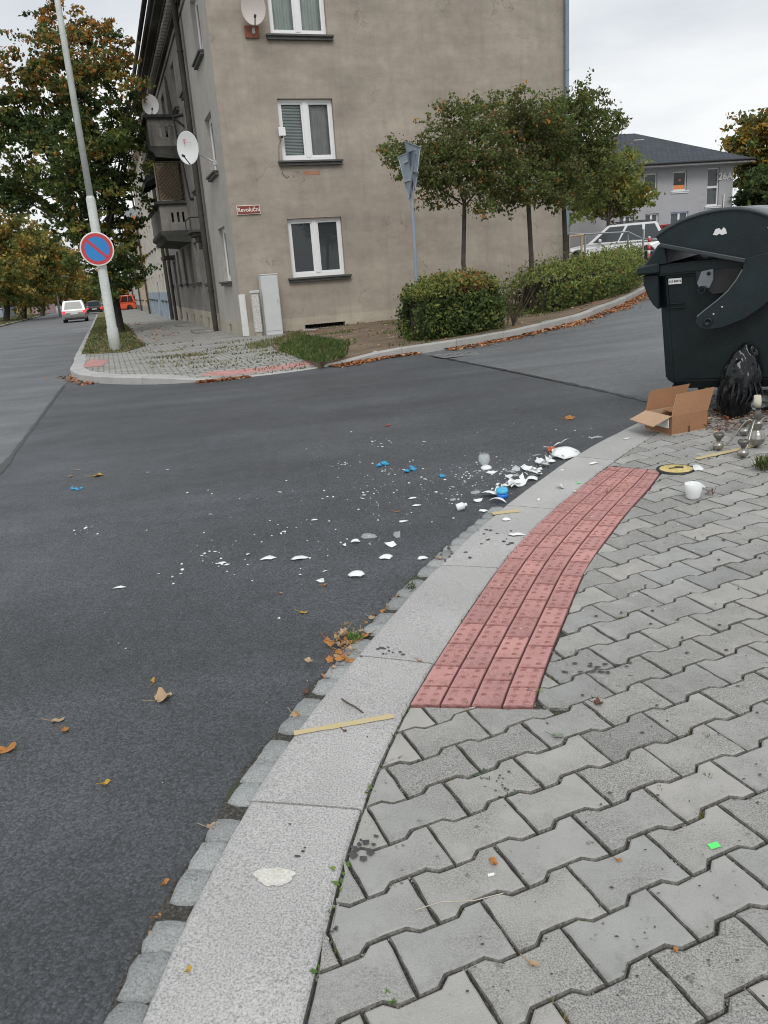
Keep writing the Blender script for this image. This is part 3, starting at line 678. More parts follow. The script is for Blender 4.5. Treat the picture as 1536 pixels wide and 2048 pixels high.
class Wall:
    """a wall plane: origin, direction along it, outward normal"""
    def __init__(s, P0, du, n): s.P = Vector(P0); s.u = Vector(du); s.n = Vector(n)
    def at(s, u, z, d=0.): return s.P+s.u*u-s.n*d+Vector((0, 0, z))      # d goes inwards
    def face(s, mb, u0, u1, z0, z1, holes, depth=.16, mi=0, top=None):
        us = sorted({u0, u1, *[h[0] for h in holes], *[h[1] for h in holes]}); zs = sorted({z0, z1, *[h[2] for h in holes], *[h[3] for h in holes]})
        us = [u for u in us if u0 <= u <= u1]; zs = [z for z in zs if z0 <= z <= z1]
        for a, b in zip(us[:-1], us[1:]):
            for c, d in zip(zs[:-1], zs[1:]):
                if any(h[0]-1e-6 <= a and b <= h[1]+1e-6 and h[2]-1e-6 <= c and d <= h[3]+1e-6 for h in holes): continue
                mb.quad(s.at(a, c), s.at(b, c), s.at(b, d), s.at(a, d), mi)
        for a, b, c, d in [h[:4] for h in holes]:
            A = [s.at(a, c), s.at(b, c), s.at(b, d), s.at(a, d)]; B = [s.at(a, c, depth), s.at(b, c, depth), s.at(b, d, depth), s.at(a, d, depth)]
            for k in range(4): mb.quad(A[k], A[(k+1) % 4], B[(k+1) % 4], B[k], mi)
    def bx(s, mb, u0, u1, d0, d1, z0, z1, mi=0):
        c = [s.at(u, z, d) for z in (z0, z1) for d in (d0, d1) for u in (u0, u1)]
        mb.add(c, ((0, 2, 3, 1), (4, 5, 7, 6), (0, 1, 5, 4), (2, 6, 7, 3), (0, 4, 6, 2), (1, 3, 7, 5)), mi)
def window(par, w, u0, u1, z0, z1, dep=.1, fr=.07, leaves=2, mat=None, glass=None, sill=.14, inside=None, sillmat=None, simple=False, split=.5):
    mat = mat or WHITEPVC; mb = MB(); um = u0+(u1-u0)*split; g = .004
    for a, b, c, d in ((u0+g, u1-g, z0+g, z0+fr*1.35), (u0+g, u1-g, z1-fr, z1-g), (u0+g, u0+fr, z0+fr*1.35, z1-fr), (u1-fr, u1-g, z0+fr*1.35, z1-fr)): w.bx(mb, a, b, dep, dep+.06, c, d)
    if leaves == 2: w.bx(mb, um-fr*.85, um+fr*.85, dep-.012, dep+.06, z0+fr*1.35, z1-fr)
    f = mb.build('window', mat, par)
    cells = ((u0+fr, um-fr*.85), (um+fr*.85, u1-fr)) if leaves == 2 else ((u0+fr, u1-fr),)
    if not simple:
        sb = MB()
        for a, b in cells:
            c, d, t = z0+fr*1.35, z1-fr, .045
            for q in ((a, b, c, c+t), (a, b, d-t, d), (a, a+t, c+t, d-t), (b-t, b, c+t, d-t)): w.bx(sb, q[0], q[1], dep+.012, dep+.05, q[2], q[3])
        sb.build('sash', mat, f)
    for k, (a, b) in enumerate(cells):
        pb = MB(); t = .0 if simple else .045; pb.quad(w.at(a+t, z0+fr*1.35+t, dep+.035), w.at(b-t, z0+fr*1.35+t, dep+.035), w.at(b-t, z1-fr-t, dep+.035), w.at(a+t, z1-fr-t, dep+.035)); pb.build('pane', glass or GLASS, f, recalc=False)
        it = inside[k] if inside else None
        if it == 'blind':
            bb = MB(); z = z0+.12
            while z < z1-.1: w.bx(bb, a+.02, b-.02, dep+.1, dep+.125, z, z+.004); bb.quad(w.at(a+.02, z, dep+.1), w.at(b-.02, z, dep+.1), w.at(b-.02, z+.026, dep+.125), w.at(a+.02, z+.026, dep+.125)); z += .034
            bb.build('blind', BLINDM, f, recalc=False)
        elif it:
            cb = MB(); nn = 26; V = []
            for i in range(nn+1):
                u = a+(b-a)*i/nn; d = dep+.16+.022*math.sin(i*1.9)+.01*math.sin(i*.7+k)
                V += [w.at(u, z0+.06, d), w.at(u, z1-.04, d)]
            cb.add(V, [(2*i, 2*i+2, 2*i+3, 2*i+1) for i in range(nn)], 0, True); cb.build('curtain', it, f, recalc=False)
    if sill:
        s = MB(); w.bx(s, u0-.13, u1+.13, -sill, dep, z0-.05, z0-.003); w.bx(s, u0-.11, u1+.11, -sill*.65, .0, z0-.12, z0-.05); s.build('sill', sillmat or SILLM, f, bevel=.006)
    return f

# the corner apartment house (local axes: x along the gable, y along the street)
apt = empty('apartment_house', LOC, R(18), 'three storey apartment house with tan gable wall and sooty street front with balconies', 'apartment building')
ZB, ZT = -.6, 9.75; GWD, FLN = 9.65, 22.2
wg = Wall((0, 0, 0), (1, 0, 0), (0, -1, 0)); wf = Wall((0, FLN, 0), (0, -1, 0), (-1, 0, 0))
gh = [(1.43, 2.88, 1.39, 2.84), (1.47, 2.89, 4.21, 5.63), (1.48, 2.9, 7.02, 8.44)]
mb = MB(); wg.face(mb, 0, GWD, .36, ZT, gh); 
mb.quad(*(Vector(p) for p in ((0, 0, ZT), (GWD, 0, ZT), (GWD/2+1.2, 0, ZT+3.4), (GWD/2-1.2, 0, ZT+3.4))))
mb.build('gable_wall', P_GABLE, apt)
mb = MB(); vent = (1.63, 2.75, .06, .17); wg.face(mb, 0, GWD, ZB, .36, [vent], .2)
mb2 = MB(); mb2.v, mb2.f, mb2.m, mb2.sm = [(x, y-.018, z) for x, y, z in mb.v], mb.f, mb.m, mb.sm
mb2.quad(Vector((0, -.018, .36)), Vector((GWD, -.018, .36)), Vector((GWD, 0, .36)), Vector((0, 0, .36))); mb2.build('plinth', P_PLINTH, apt)
mb = MB()
for k in range(14): wg.bx(mb, 1.66+k*.08, 1.675+k*.08, .05, .06, .06, .17)
mb.build('vent_grille', IRON, apt)['kind'] = 'stuff'
# street front: openings by (distance from the corner)
def S(a, b, c, d): return (FLN-b, FLN-a, c, d)
FR = [(1.25, 2.55, 1.43, 2.84), (1.25, 2.55, 4.2, 5.62), (1.25, 2.55, 6.98, 8.4), (5.3, 6.3, 1.43, 2.8), (5.3, 6.3, 4.25, 5.6), (5.3, 6.3, 7., 8.4), (8.2, 9.2, 1.5, 2.84), (8.05, 9.0, 7.05, 8.4),
      (10.2, 11.3, 1.5, 2.84), (12.6, 13.7, 1.5, 2.84), (10.6, 11.5, 3.35, 5.6), (12.4, 13.6, 4.25, 5.6), (10.6, 11.5, 6.15, 8.4), (12.4, 13.6, 7.05, 8.4), (15.2, 16.3, 1.5, 2.84), (16, 17.2, 4.25, 5.6), (16, 17.2, 7.05, 8.4), (19.6, 20.8, 1.5, 2.84), (19.6, 20.8, 4.25, 5.6), (19.6, 20.8, 7.05, 8.4)]
DOOR = S(17.3, 18.5, -.1, 2.5)
fh = [S(*q) for q in FR]+[DOOR]
cut_s = FLN-4.45
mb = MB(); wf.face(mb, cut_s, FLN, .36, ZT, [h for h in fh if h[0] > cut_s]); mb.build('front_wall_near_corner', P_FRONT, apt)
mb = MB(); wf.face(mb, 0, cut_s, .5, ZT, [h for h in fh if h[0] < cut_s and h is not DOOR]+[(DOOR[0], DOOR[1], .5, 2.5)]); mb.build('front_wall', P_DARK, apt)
mb = MB(); bh = [S(2.2, 2.6, .02, .25), S(9.4, 9.9, -.05, .3), S(12, 12.5, -.05, .3), S(14.8, 15.3, -.05, .3), S(7.2, 7.7, -.05, .3)]
wf.face(mb, 0, cut_s, ZB, .5, [h for h in bh if h[1] < cut_s]+[(DOOR[0], DOOR[1], -.1, .5)], .2); wf.face(mb, cut_s, FLN, ZB, .36, [bh[0]], .2)
mb.build('plinth', P_PLINTH, apt)
for h in bh: mb = MB(); wf.bx(mb, h[0], h[1], .16, .195, h[2], h[3]); mb.build('cellar_opening', IRON, apt)
mb = MB(); mb.quad(Vector((GWD, 0, ZB)), Vector((GWD, FLN, ZB)), Vector((GWD, FLN, ZT)), Vector((GWD, 0, ZT))); mb.quad(Vector((0, FLN, ZB)), Vector((GWD, FLN, ZB)), Vector((GWD, FLN, ZT)), Vector((0, FLN, ZT)))
mb.build('rear_wall', P_GABLE, apt)
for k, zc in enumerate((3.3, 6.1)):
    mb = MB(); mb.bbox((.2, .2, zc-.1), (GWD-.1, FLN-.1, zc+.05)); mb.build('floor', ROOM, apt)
ins = [None, ['blind', CURT], [CURTG, CURTG]]
GLASSG = glassmat('reflecting_glass', clear=.3, dark=(.065, .075, .08))
for h, it in zip(gh, ins): window(apt, wg, *h, inside=it, glass=GLASSG if it is None else GLASS)
for k, h in enumerate(fh[:-1]):
    window(apt, wf, *h, inside=[CURT, CURT] if k < 3 else ([CURTG, CURTG] if k % 3 == 0 else None), glass=GLASS if k < 3 else DGLASS, simple=k > 2, dep=.12)
mb = MB(); wf.bx(mb, DOOR[0], DOOR[1], .1, .15, -.1, 2.5); dr = mb.build('door', M('dark_door', (.05, .04, .035), .6), apt)
mb = MB(); wf.bx(mb, DOOR[0]-.3, DOOR[1]+.3, -.5, -.002, 2.62, 2.76); mb.build('door_canopy', P_SOOT, apt)
# cornice with brackets, string course, gutter
mb = MB()
for d0, z0, z1 in ((.12, 8.98, 9.06), (.1, 9.12, 9.3), (.3, 9.3, 9.42), (.52, 9.42, 9.56), (.62, 9.56, 9.74)): wf.bx(mb, 0, FLN+.02, -d0, -.003, z0, z1-.003)
mb.build('cornice', P_SOOT, apt)
mb = MB(); wf.bx(mb, 0, FLN, -.05, -.003, 8.72, 8.8); mb.build('string_course', P_DARK, apt)
dent = MB()
for k in range(62): wf.bx(dent, .12+k*.355, .26+k*.355, -.26, -.1, 9.145, 9.297)
dent.build('dentil_row', P_FRONT, apt)['kind'] = 'stuff'
mb = MB(); mb.tube([(-.72, -.1, 9.75), (-.72, FLN, 9.75)], .08, 8); mb.build('gutter', IRON, apt)
rz = ZT+3.4
mb = MB(); o_ = .62
mb.quad((-o_, -.25, ZT-.02), (-o_, FLN+.1, ZT-.02), (GWD/2-1.2, FLN+.1, rz), (GWD/2-1.2, -.25, rz)); mb.quad((GWD+.3, -.25, ZT-.02), (GWD+.3, FLN+.1, ZT-.02), (GWD/2+1.2, FLN+.1, rz), (GWD/2+1.2, -.25, rz)); mb.quad((GWD/2-1.2, -.25, rz), (GWD/2+1.2, -.25, rz), (GWD/2+1.2, FLN+.1, rz), (GWD/2-1.2, FLN+.1, rz))
mb.build('roof', REDROOF, apt)
def pipe(par, pts, r, mat, name='downpipe', collars=()):
    mb = MB(); mb.tube(pts, r, 10); o = mb.build(name, mat, par, recalc=False)
    cb = MB()
    for c in collars: cb.tube([(c[0], c[1], c[2]-.025), (c[0], c[1], c[2]+.025)], r*1.18, 10)
    if collars: cb.build('collar', mat, o, recalc=False)
    return o
pipe(apt, [(9.58, -.12, 2.0), (9.58, -.12, ZT)], .062, ZINC, collars=[(9.58, -.12, z) for z in (2.3, 4.3, 6.3, 8.3)])
pipe(apt, [(9.58, -.12, -.1), (9.58, -.12, 2.04)], .072, IRON, 'downpipe_foot')
pipe(apt, [(-.15, 4.6, -.2), (-.15, 4.6, 9.2), (-.55, 4.6, 9.55)], .085, DARKPIPE, collars=[(-.15, 4.6, z) for z in (1.2, 3.4, 5.6, 7.8)])
pipe(apt, [(-.15, 21.7, -.3), (-.15, 21.7, 9.2), (-.5, 21.7, 9.5)], .09, DARKPIPE); pipe(apt, [(-.14, 19.2, -.3), (-.14, 19.2, 3.2)], .07, DARKPIPE)
def balcony(zf, s0=9.55, s1=14.6, out=1.02):
    b = MB(); sl = [(-out, zf), (-out, zf-.12), (-out+.12, zf-.2), (-out+.2, zf-.34), (-.002, zf-.42), (-.002, zf)]
    b.prism(sl, s0, s1, axis='y'); bal = b.build('balcony', P_SOOT, apt)
    p = MB(); t = .11; cc = [(s0+.04, s0+.04+t, -out+.06, 0.), (s1-.04-t, s1-.04, -out+.06, 0.)]
    for a, c, x0, x1 in cc:      # side panels with three slots each
        xs = [x0, x0+.36, x0+.42, x0+.56, x0+.62, x0+.76, x0+.80, x1]
        zz = zf+.28, zf+.62
        p.bbox((x0, a, zf+.002), (x1, c, zz[0])); p.bbox((x0, a, zz[1]), (x1, c, zf+.85))
        for q in ((x0, x0+.38), (x0+.46, x0+.58), (x0+.66, x0+.76), (x0+.84, x1)): p.bbox((q[0], a, zz[0]), (q[1], c, zz[1]))
    p.bbox((-out+.06, s0+.04+t, zf+.002), (-out+.06+t, s1-.04-t, zf+.85)); p.build('parapet', P_DARK, bal)
    r = MB()
    for k, (e, z0, z1) in enumerate(((.05, .85, .9), (.1, .9, .96), (.06, .96, 1.0))):
        r.bbox((-out+.06-e, s0+.04-e, zf+z0), (0, s0+.04+t+e*.3, zf+z1-.002)); r.bbox((-out+.06-e, s1-.04-t-e*.3, zf+z0), (0, s1-.04+e, zf+z1-.002)); r.bbox((-out+.06-e, s0+.04+t+e*.3+.002, zf+z0), (-out+.06+t+e*.3, s1-.04-t-e*.3-.002, zf+z1-.002))
    r.build('railing', P_SOOT, bal)
    return bal
b1 = balcony(3.32); b2 = balcony(6.1)
# trellis and dark awning on the lower balcony
WOOD = M('trellis_wood', (.045, .035, .025), .8, .2, 8); AWN = M('navy_awning', (.012, .015, .022), .8, .15, 6)
tr = MB(); y = 9.62
for k in range(-6, 12):
    for sgn in (1, -1):
        pts = []
        for t in np.linspace(0, 1, 21):
            zz = 4.38+t*1.2; xx = -.9+k*.13+sgn*(t*1.2) if sgn > 0 else -.9+k*.13+1.2-t*1.2
            if -.88 <= xx <= -.03: pts.append((xx, y+(.008 if sgn > 0 else -.008), zz))
        if len(pts) > 1: tr.tube([pts[0], pts[-1]], .016, 4)
for q in (((-.9, 4.36), (-.9, 5.62)), ((-.02, 4.36), (-.02, 5.62)), ((-.9, 5.6), (-.02, 5.6))): tr.tube([(q[0][0], y, q[0][1]), (q[1][0], y, q[1][1])], .02, 4)
tr.quad((-.88, y+.02, 4.36), (-.04, y+.02, 4.36), (-.04, y+.02, 5.6), (-.88, y+.02, 5.6)) if False else None
tag(tr.build('trellis', WOOD, recalc=False), 'diagonal wooden lattice screen standing on the lower balcony', 'trellis').matrix_world = apt.matrix_world
bpy.context.view_layer.update()
APTM = Matrix.Translation(LOC) @ Matrix.Rotation(R(18), 4, 'Z')
def on_house(o): o.matrix_world = APTM; return o
on_house(bpy.data.objects['trellis'])
mb = MB(); mb.quad((-.95, 9.7, 4.36), (-.1, 9.7, 4.36), (-.1, 9.7, 5.58), (-.95, 9.7, 5.58))
on_house(tag(mb.build('reed_screen', M('reed_mat', (.25, .19, .13), .9, .2, 12), recalc=False), 'brown reed mat hung behind the lattice screen on the lower balcony', 'screen'))
mb = MB(); mb.add([(-.05, 9.8, 5.62), (-.05, 14.3, 5.62), (-1.25, 14.3, 5.2), (-1.25, 9.8, 5.2), (-1.25, 14.3, 4.98), (-1.25, 9.8, 4.98), (-.05, 9.8, 5.58), (-.05, 14.3, 5.58)], ((0, 1, 2, 3), (3, 2, 4, 5), (0, 3, 5, 6), (1, 7, 4, 2)))
on_house(tag(mb.build('awning', AWN), 'dark navy awning under the upper balcony', 'awning'))
# small things fixed to the house
mb = MB(); wf.bx(mb, FLN-5.95, FLN-5.25, -.06, -.002, 1.25, 1.62); o = mb.build('meter_box', WHITEPVC, apt); mb = MB(); wf.bx(mb, FLN-5.85, FLN-5.35, -.075, -.061, 1.3, 1.57); mb.build('meter_door', IRON, o)
mb = MB(); wf.bx(mb, FLN-7., FLN-5.5, -.42, -.002, 2.98, 3.06); wf.bx(mb, FLN-6.9, FLN-5.6, -.3, -.002, 2.88, 2.98); wf.bx(mb, FLN-6.7, FLN-5.8, -.18, -.002, 2.72, 2.88); wf.bx(mb, FLN-6.5, FLN-6., -.12, -.002, 2.5, 2.72)
pc = mb.build('console', P_SOOT, apt, bevel=.01)
mb = MB()
for q in ((-.4, 5.55), (-.4, 6.95)): mb.tube([(q[0], q[1], 3.06), (q[0], q[1], 3.42)], .015, 6)
mb.tube([(-.4, 5.55, 3.42), (-.4, 6.95, 3.42)], .02, 6); mb.tube([(-.02, 5.55, 3.42), (-.4, 5.55, 3.42)], .018, 6); mb.build('console_rail', IRON, pc, recalc=False)
mb = MB(); mb.bbox((-.035, -.035, .02), (.12, .0, 1.07)); mb.bbox((-.035, .0, .02), (-.002, .1, 1.07)); mb.build('cable_cover', M('white_paint_worn', (.68, .69, .68), .6, .1, 5, .1, 60), apt, bevel=.006)
mb = MB(); mb.bbox((1.97, -.006, 3.87), (2.4, -.002, 3.96)); mb.build('plaster_patch', M('terracotta_patch', (.38, .2, .13), .9, .2, 9), apt)
mb = MB(); mb.bbox((.35, -.011, .6), (.42, -.002, .66)); mb.tube([(.4, -.01, .65), (.41, -.06, .5)], .008, 5); mb.build('pipe_stub', IRON, apt)
# mast with two brackets on the street front
def FACE(px, py, off):
    """local point of the house's street front, off metres out of the wall"""
    n = np.array(EG); d = ray(px, py); P0 = np.array(LOC)-n*off; t = ((P0-EYE)@n)/(d@n); p = EYE+d*t-np.array(LOC)
    return Vector((-off, float(p@np.array(EF)), float(p[2])))
m0, m1 = FACE(380, 398, .12), FACE(329, 152, .42)
mb = MB(); mb.tube([m0, m1], .03, 8); ms = mb.build('antenna_mast', IRON, recalc=False); on_house(tag(ms, 'thin dark antenna mast braced against the street front above the balconies', 'mast'))
mb = MB(); k = m0.lerp(m1, .68); mb.tube([k, (-.0, k.y, k.z+.05)], .05, 6); mb.tube([(k.x, k.y, k.z-.02), (0, k.y, k.z-.3)], .035, 6); mb.build('bracket', IRON, ms, recalc=False)['kind'] = 'stuff'; mb = MB(); mb.tube([m0, (0, m0.y, m0.z)], .05, 6); mb.build('bracket', IRON, ms, recalc=False)

DISHW = M('dish_white', (.70, .72, .72), .45, .04, 3); DISHP = M('dish_pale_pink', (.6, .545, .52), .5, .05, 3); STEEL = M('galvanised_steel', (.42, .44, .45), .45, .1, 6, metal=.6); RUST = M('rust_plate', (.25, .09, .055), .85, .2, 9)
def dish(label, centre, face, rx, rz, mat, wall_pt, arm_dir=(0, 0, -1), group=None, feed=.55):
    """offset satellite dish: bowl, rim, feed arm with LNB, wall arm; local z looks out of the bowl"""
    r = empty('satellite_dish', centre, 0, label, 'satellite dish', group)
    q = Vector(face).to_track_quat('Z', 'Y').to_matrix().to_4x4()
    mb = MB(); n = 28; prof = [(0, 0), (.35, .014), (.7, .055), (.95, .10), (1., .112), (1.02, .105), (.7, .04), (0, -.012)]; V = []
    for a, z in prof:
        for k in range(n): t = 2*math.pi*k/n; V.append(q @ Vector((math.cos(t)*a*rx, math.sin(t)*a*rz, z*max(rx, rz)*1.3-.04)))
    mb.add(V, [(i*n+k, i*n+(k+1) % n, (i+1)*n+(k+1) % n, (i+1)*n+k) for i in range(len(prof)-1) for k in range(n)], 0, True)
    mb.build('bowl', mat, r)
    mb = MB(); a, b = q @ Vector((0, -rz*.98, .02)), q @ Vector((0, -rz*.55, feed)); mb.tube([a, b], .014, 6); arm = mb.build('feed_arm', IRON, r, recalc=False)
    mb = MB(); mb.tube([b+(q @ Vector((0, .0, .05))), b-(q @ Vector((0, .01, .06)))], .032, 8); mb.build('receiver_head', IRON, arm, recalc=False)
    w = Vector(wall_pt)-Vector(centre); mb = MB(); mb.tube([q @ Vector((0, 0, -.05)), q @ Vector((0, -.02, -.12)), w], .02, 6); mb.box(w, (.12, .12, .12)); mb.build('wall_arm', STEEL, r, recalc=False)
    return r
toc = lambda p: (EYE-np.array(p))/np.linalg.norm(EYE-np.array(p))
# white dish with a pink T on the street front near the corner
L2W = lambda x, y, z: APTM @ Vector((x, y, z))
pT = FACE(376, 296, .62); cT = L2W(*pT); fT = Vector(toc(cT))+Vector((-.35, 0, .12))
dT = dish('large oval white satellite dish with a pink T, fixed by the corner window', cT, fT, .29, .40, DISHW, L2W(0, pT.y-.35, pT.z-.42), feed=.42)
# lettering on it
def letter_part(name, text, size, parent, mat, M4, ext=.002):
    cu = bpy.data.curves.new(name, 'FONT'); cu.body = text; cu.size = size; cu.extrude = ext; cu.offset = size*.018; cu.align_x = 'CENTER'; cu.align_y = 'CENTER'; cu.resolution_u = 3
    t = bpy.data.objects.new('tmp', cu); COL.objects.link(t); bpy.context.view_layer.update()
    me = bpy.data.meshes.new_from_object(t.evaluated_get(bpy.context.evaluated_depsgraph_get())); bpy.data.objects.remove(t)
    me.transform(M4); me.materials.clear(); me.materials.append(mat); o = bpy.data.objects.new(name, me); COL.objects.link(o); o.parent = parent; return o
qT = fT.to_track_quat('Z', 'Y').to_matrix().to_4x4()
PINK = M('magenta_print', (.5, .12, .22), .5)
letter_part('letter', 'T', .15, dT, PINK, qT @ Matrix.Translation((-.07, .15, .025)))
mb = MB()
for dx in (.03, .09): mb.box(qT @ Vector((dx, .13, .03)), (.018, .018, .018))
mb.build('print_dot', PINK, dT)
p = FACE(307, 229, .9); c = L2W(-.75, 9.7, 7.42); dish('small round white satellite dish on the upper balcony railing', c, Vector(toc(c))+Vector((.1, 0, .15)), .28, .32, DISHW, L2W(-.75, 9.7, 7.08), feed=.4)
c = L2W(1.05, -.33, 7.46); d3 = dish('pale pink satellite dish on the gable wall above a rusty plate', c, Vector(toc(c))+Vector((.05, 0, .1)), .28, .33, DISHP, L2W(1.05, 0, 7.08), feed=.42)
mb = MB(); mb.box((0, 0, 0), (.34, .05, .26)); o = mb.build('mounting_plate', RUST, d3, bevel=.004); o.location = L2W(1.02, -.03, 7.06)-c; o.rotation_euler.z = R(18)
# router box at the middle window
an = empty('antenna_box', L2W(1.5, 0, 4.87), R(18), 'small white antenna box with trailing black cable beside the middle gable window', 'antenna')
mb = MB(); mb.box((0, -.09, 0), (.17, .06, .2)); mb.build('housing', WHITEPVC, an, bevel=.008)
mb = MB(); mb.box((0, -.05, -.11), (.05, .1, .04)); mb.build('bracket', IRON, an)
mb = MB(); mb.tube([(.0, -.07, -.13), (-.1, -.03, -.3), (-.13, -.02, -.6), (-.12, -.16, -.72), (-.08, -.03, -.95), (.02, -.02, -1.05), (.09, -.01, -1.02)], .006, 5); mb.build('cable', IRON, an, recalc=False)
# street name plate
MAROON = M('enamel_maroon', (.23, .045, .04), .4, .1, 10); CREAM = M('enamel_cream', (.75, .7, .62), .5, .08, 12)
sg = empty('street_name_sign', L2W(.46, -.03, 3.1), R(18), 'dark red enamel street name plate reading Revolucni on the gable wall corner', 'street sign')
mb = MB(); mb.box((0, 0, 0), (.6, .02, .215)); mb.build('plate', CREAM, sg, bevel=.004)
mb = MB(); mb.box((0, -.0125, 0), (.57, .006, .185)); mb.build('red_field', MAROON, sg)
RX = Matrix.Rotation(R(90), 4, 'X')
letter_part('lettering', 'Revoluční', .14, sg, CREAM, Matrix.Translation((0, -.017, .0)) @ RX, .001)
# cabinets at the foot of the gable
CABG = M('cabinet_grey', (.56, .58, .58), .5, .04, 3, .03, 60)
cb = empty('utility_cabinet', L2W(.72, -.28, 0), R(18), 'tall pale grey utility cabinet standing against the gable wall', 'utility cabinet')
mb = MB(); mb.bbox((-.22, -.13, -.15), (.22, .2, 1.5)); mb.build('body', CABG, cb, bevel=.008)
mb = MB(); mb.bbox((-.23, -.14, 1.502), (.23, .2, 1.53)); mb.build('lid', CABG, cb, bevel=.006)
mb = MB(); mb.bbox((-.2, -.142, .12), (.2, -.132, 1.46)); dd_ = mb.build('door', CABG, cb, bevel=.003)
mb = MB(); mb.bbox((.15, -.15, .8), (.17, -.143, .9)); mb.build('lock', STEEL, dd_)
PEEL = M('peeling_white_paint', (.62, .63, .62), .7, .12, 9, .3, 30, .002, tint=(.45, .42, .38))
cb = empty('utility_cabinet', L2W(.3, -.42, 0), R(18), 'narrow white pillar cabinet with peeling paint beside the grey cabinet', 'utility cabinet')
mb = MB(); mb.bbox((-.09, -.07, .12), (.09, .1, 1.08)); mb.build('body', PEEL, cb, bevel=.01)
mb = MB(); mb.bbox((-.07, -.05, -.15), (.07, .08, .12)); mb.build('foot', P_PLINTH, cb, bevel=.01)
mb = MB(); mb.bbox((-.115, -.095, 1.082), (.115, .12, 1.15)); mb.build('cap', PEEL, cb, bevel=.012)
mb = MB()
for k in range(9): mb.bbox((.0905, -.06, .35+k*.075), (.096, .05, .375+k*.075))
mb.bbox((.0905, -.07, .98), (.097, .03, 1.075)); mb.build('louvre', IRON, cb)
mb = MB(); mb.prism([(-.16, -.1), (.2, -.12), (.26, .04), (.05, .1), (-.12, .08)], 0, .03); o = mb.build('stone_slab', CONC, bevel=.004); p = L2W(1.62, -.42, 0); o.location = (p.x, p.y, Tz(p.x, p.y)+.11)
tag(o, 'flat pale stone slab on the soil under the cellar vent', 'slab')

# ---------------------------------------------------------------- the row of houses beyond
def row_house(s0, s1, h, wall, plinth, roof, cols, floors, label, name='terraced_house', wmat=None, zb=None, roofh=3.2, deep=9., base=.9):
    r = empty(name, L2W(0, s0, 0), R(18), label, 'house'); L = s1-s0; q = L2W(-2, (s0+s1)/2, 0); z0 = Tz(q.x, q.y)-.3 if zb is None else zb
    w = Wall((0, L, 0), (0, -1, 0), (-1, 0, 0)); ho = []
    fh_ = (h-z0-1.2)/floors
    for f in range(floors):
        for c in range(cols):
            u = L*(c+.5)/cols; z = z0+1.45+f*fh_; ho.append((u-.5, u+.5, z, z+1.45))
    dc = cols//2; dh = ho[dc]; ho[dc] = (dh[0], dh[1], z0+.15, z0+2.5)
    bz = z0+base
    mb = MB(); w.face(mb, 0, L, bz, h, [(a, b, max(c, bz), d) for a, b, c, d in ho]); mb.quad((0, 0, bz), (deep, 0, bz), (deep, 0, h), (0, 0, h)); mb.quad((0, L, bz), (deep, L, bz), (deep, L, h), (0, L, h)); mb.quad((deep, 0, bz), (deep, L, bz), (deep, L, h), (deep, 0, h)); mb.build('wall', wall, r)
    mb = MB(); w.face(mb, 0, L, z0-.6, bz, [(ho[dc][0], ho[dc][1], z0+.15, bz)]); mb.quad((0, L, z0-.6), (deep, L, z0-.6), (deep, L, bz), (0, L, bz)); mb.build('plinth', plinth, r)
    for k, q in enumerate(ho):
        if k == dc: mb = MB(); w.bx(mb, q[0], q[1], .1, .16, q[2], q[3]); mb.build('door', MATS['dark_door'], r)
        else: window(r, w, *q, dep=.1, simple=True, glass=DGLASS, mat=wmat, sill=.1)
    mb = MB(); mb.quad((-.4, -.0, h), (-.4, L, h), (deep/2, L, h+roofh), (deep/2, 0, h+roofh)); mb.quad((deep+.4, 0, h), (deep+.4, L, h), (deep/2, L, h+roofh), (deep/2, 0, h+roofh)); mb.add([(0, 0, h), (deep, 0, h), (deep/2, 0, h+roofh)], ((0, 1, 2),)); mb.add([(0, L, h), (deep, L, h), (deep/2, L, h+roofh)], ((0, 1, 2),)); rf = mb.build('roof', roof, r)
    mb = MB(); mb.bbox((deep*.3, L*.3, h+1), (deep*.3+.6, L*.3+.8, h+roofh+.6)); mb.build('chimney', M('chimney_brick', (.28, .1, .08), .9, .2, 8), rf)
    mb = MB(); w.bx(mb, 0, L, -.35, -.002, h-.3, h-.02); mb.build('cornice', wall, r)
    for u in (.25, L-.25): pipe(r, [(-.12, u, z0), (-.12, u, h-.3)], .06, DARKPIPE)
    return r
P_CREAM = plaster('cream_plaster', (.55, .52, .46), .1, (.3, .28, .25), streak=.4); P_BLUE = plaster('blue_grey_paint', (.30, .36, .42), .15, (.2, .22, .25)); P_PEACH = plaster('peach_plaster', (.58, .44, .34), .06); P_PALE = plaster('pale_plaster', (.6, .6, .57), .06)
P_PINKW = plaster('pink_plaster', (.56, .40, .42), .06); P_YEL = plaster('yellow_plaster', (.6, .5, .28), .06)
row_house(22.3, 44, 9.3, P_CREAM, P_BLUE, REDROOF, 8, 3, 'cream house with a blue grey painted base next along the street', base=1.9)
row_house(44.1, 58, 7.2, P_PEACH, P_PLINTH, REDROOF, 5, 2, 'peach coloured house after the cream one')
row_house(58.1, 76, 7.0, P_PALE, P_DARK, DARKROOF, 6, 2, 'pale white house near the far end of the row')
row_house(76.1, 100, 7.4, P_CREAM, P_DARK, REDROOF, 6, 2, 'farthest cream house of the row beyond the orange car')
sc_ = bl(-.7, 37.7); d4 = dish('distant grey satellite dish with an orange blotch on the cream house front', (sc_.x, sc_.y, 6.2), Vector(toc((sc_.x, sc_.y, 6.2))), .42, .5, M('dish_grey', (.42, .46, .5), .5), L2W(0, 37.7, 5.9))
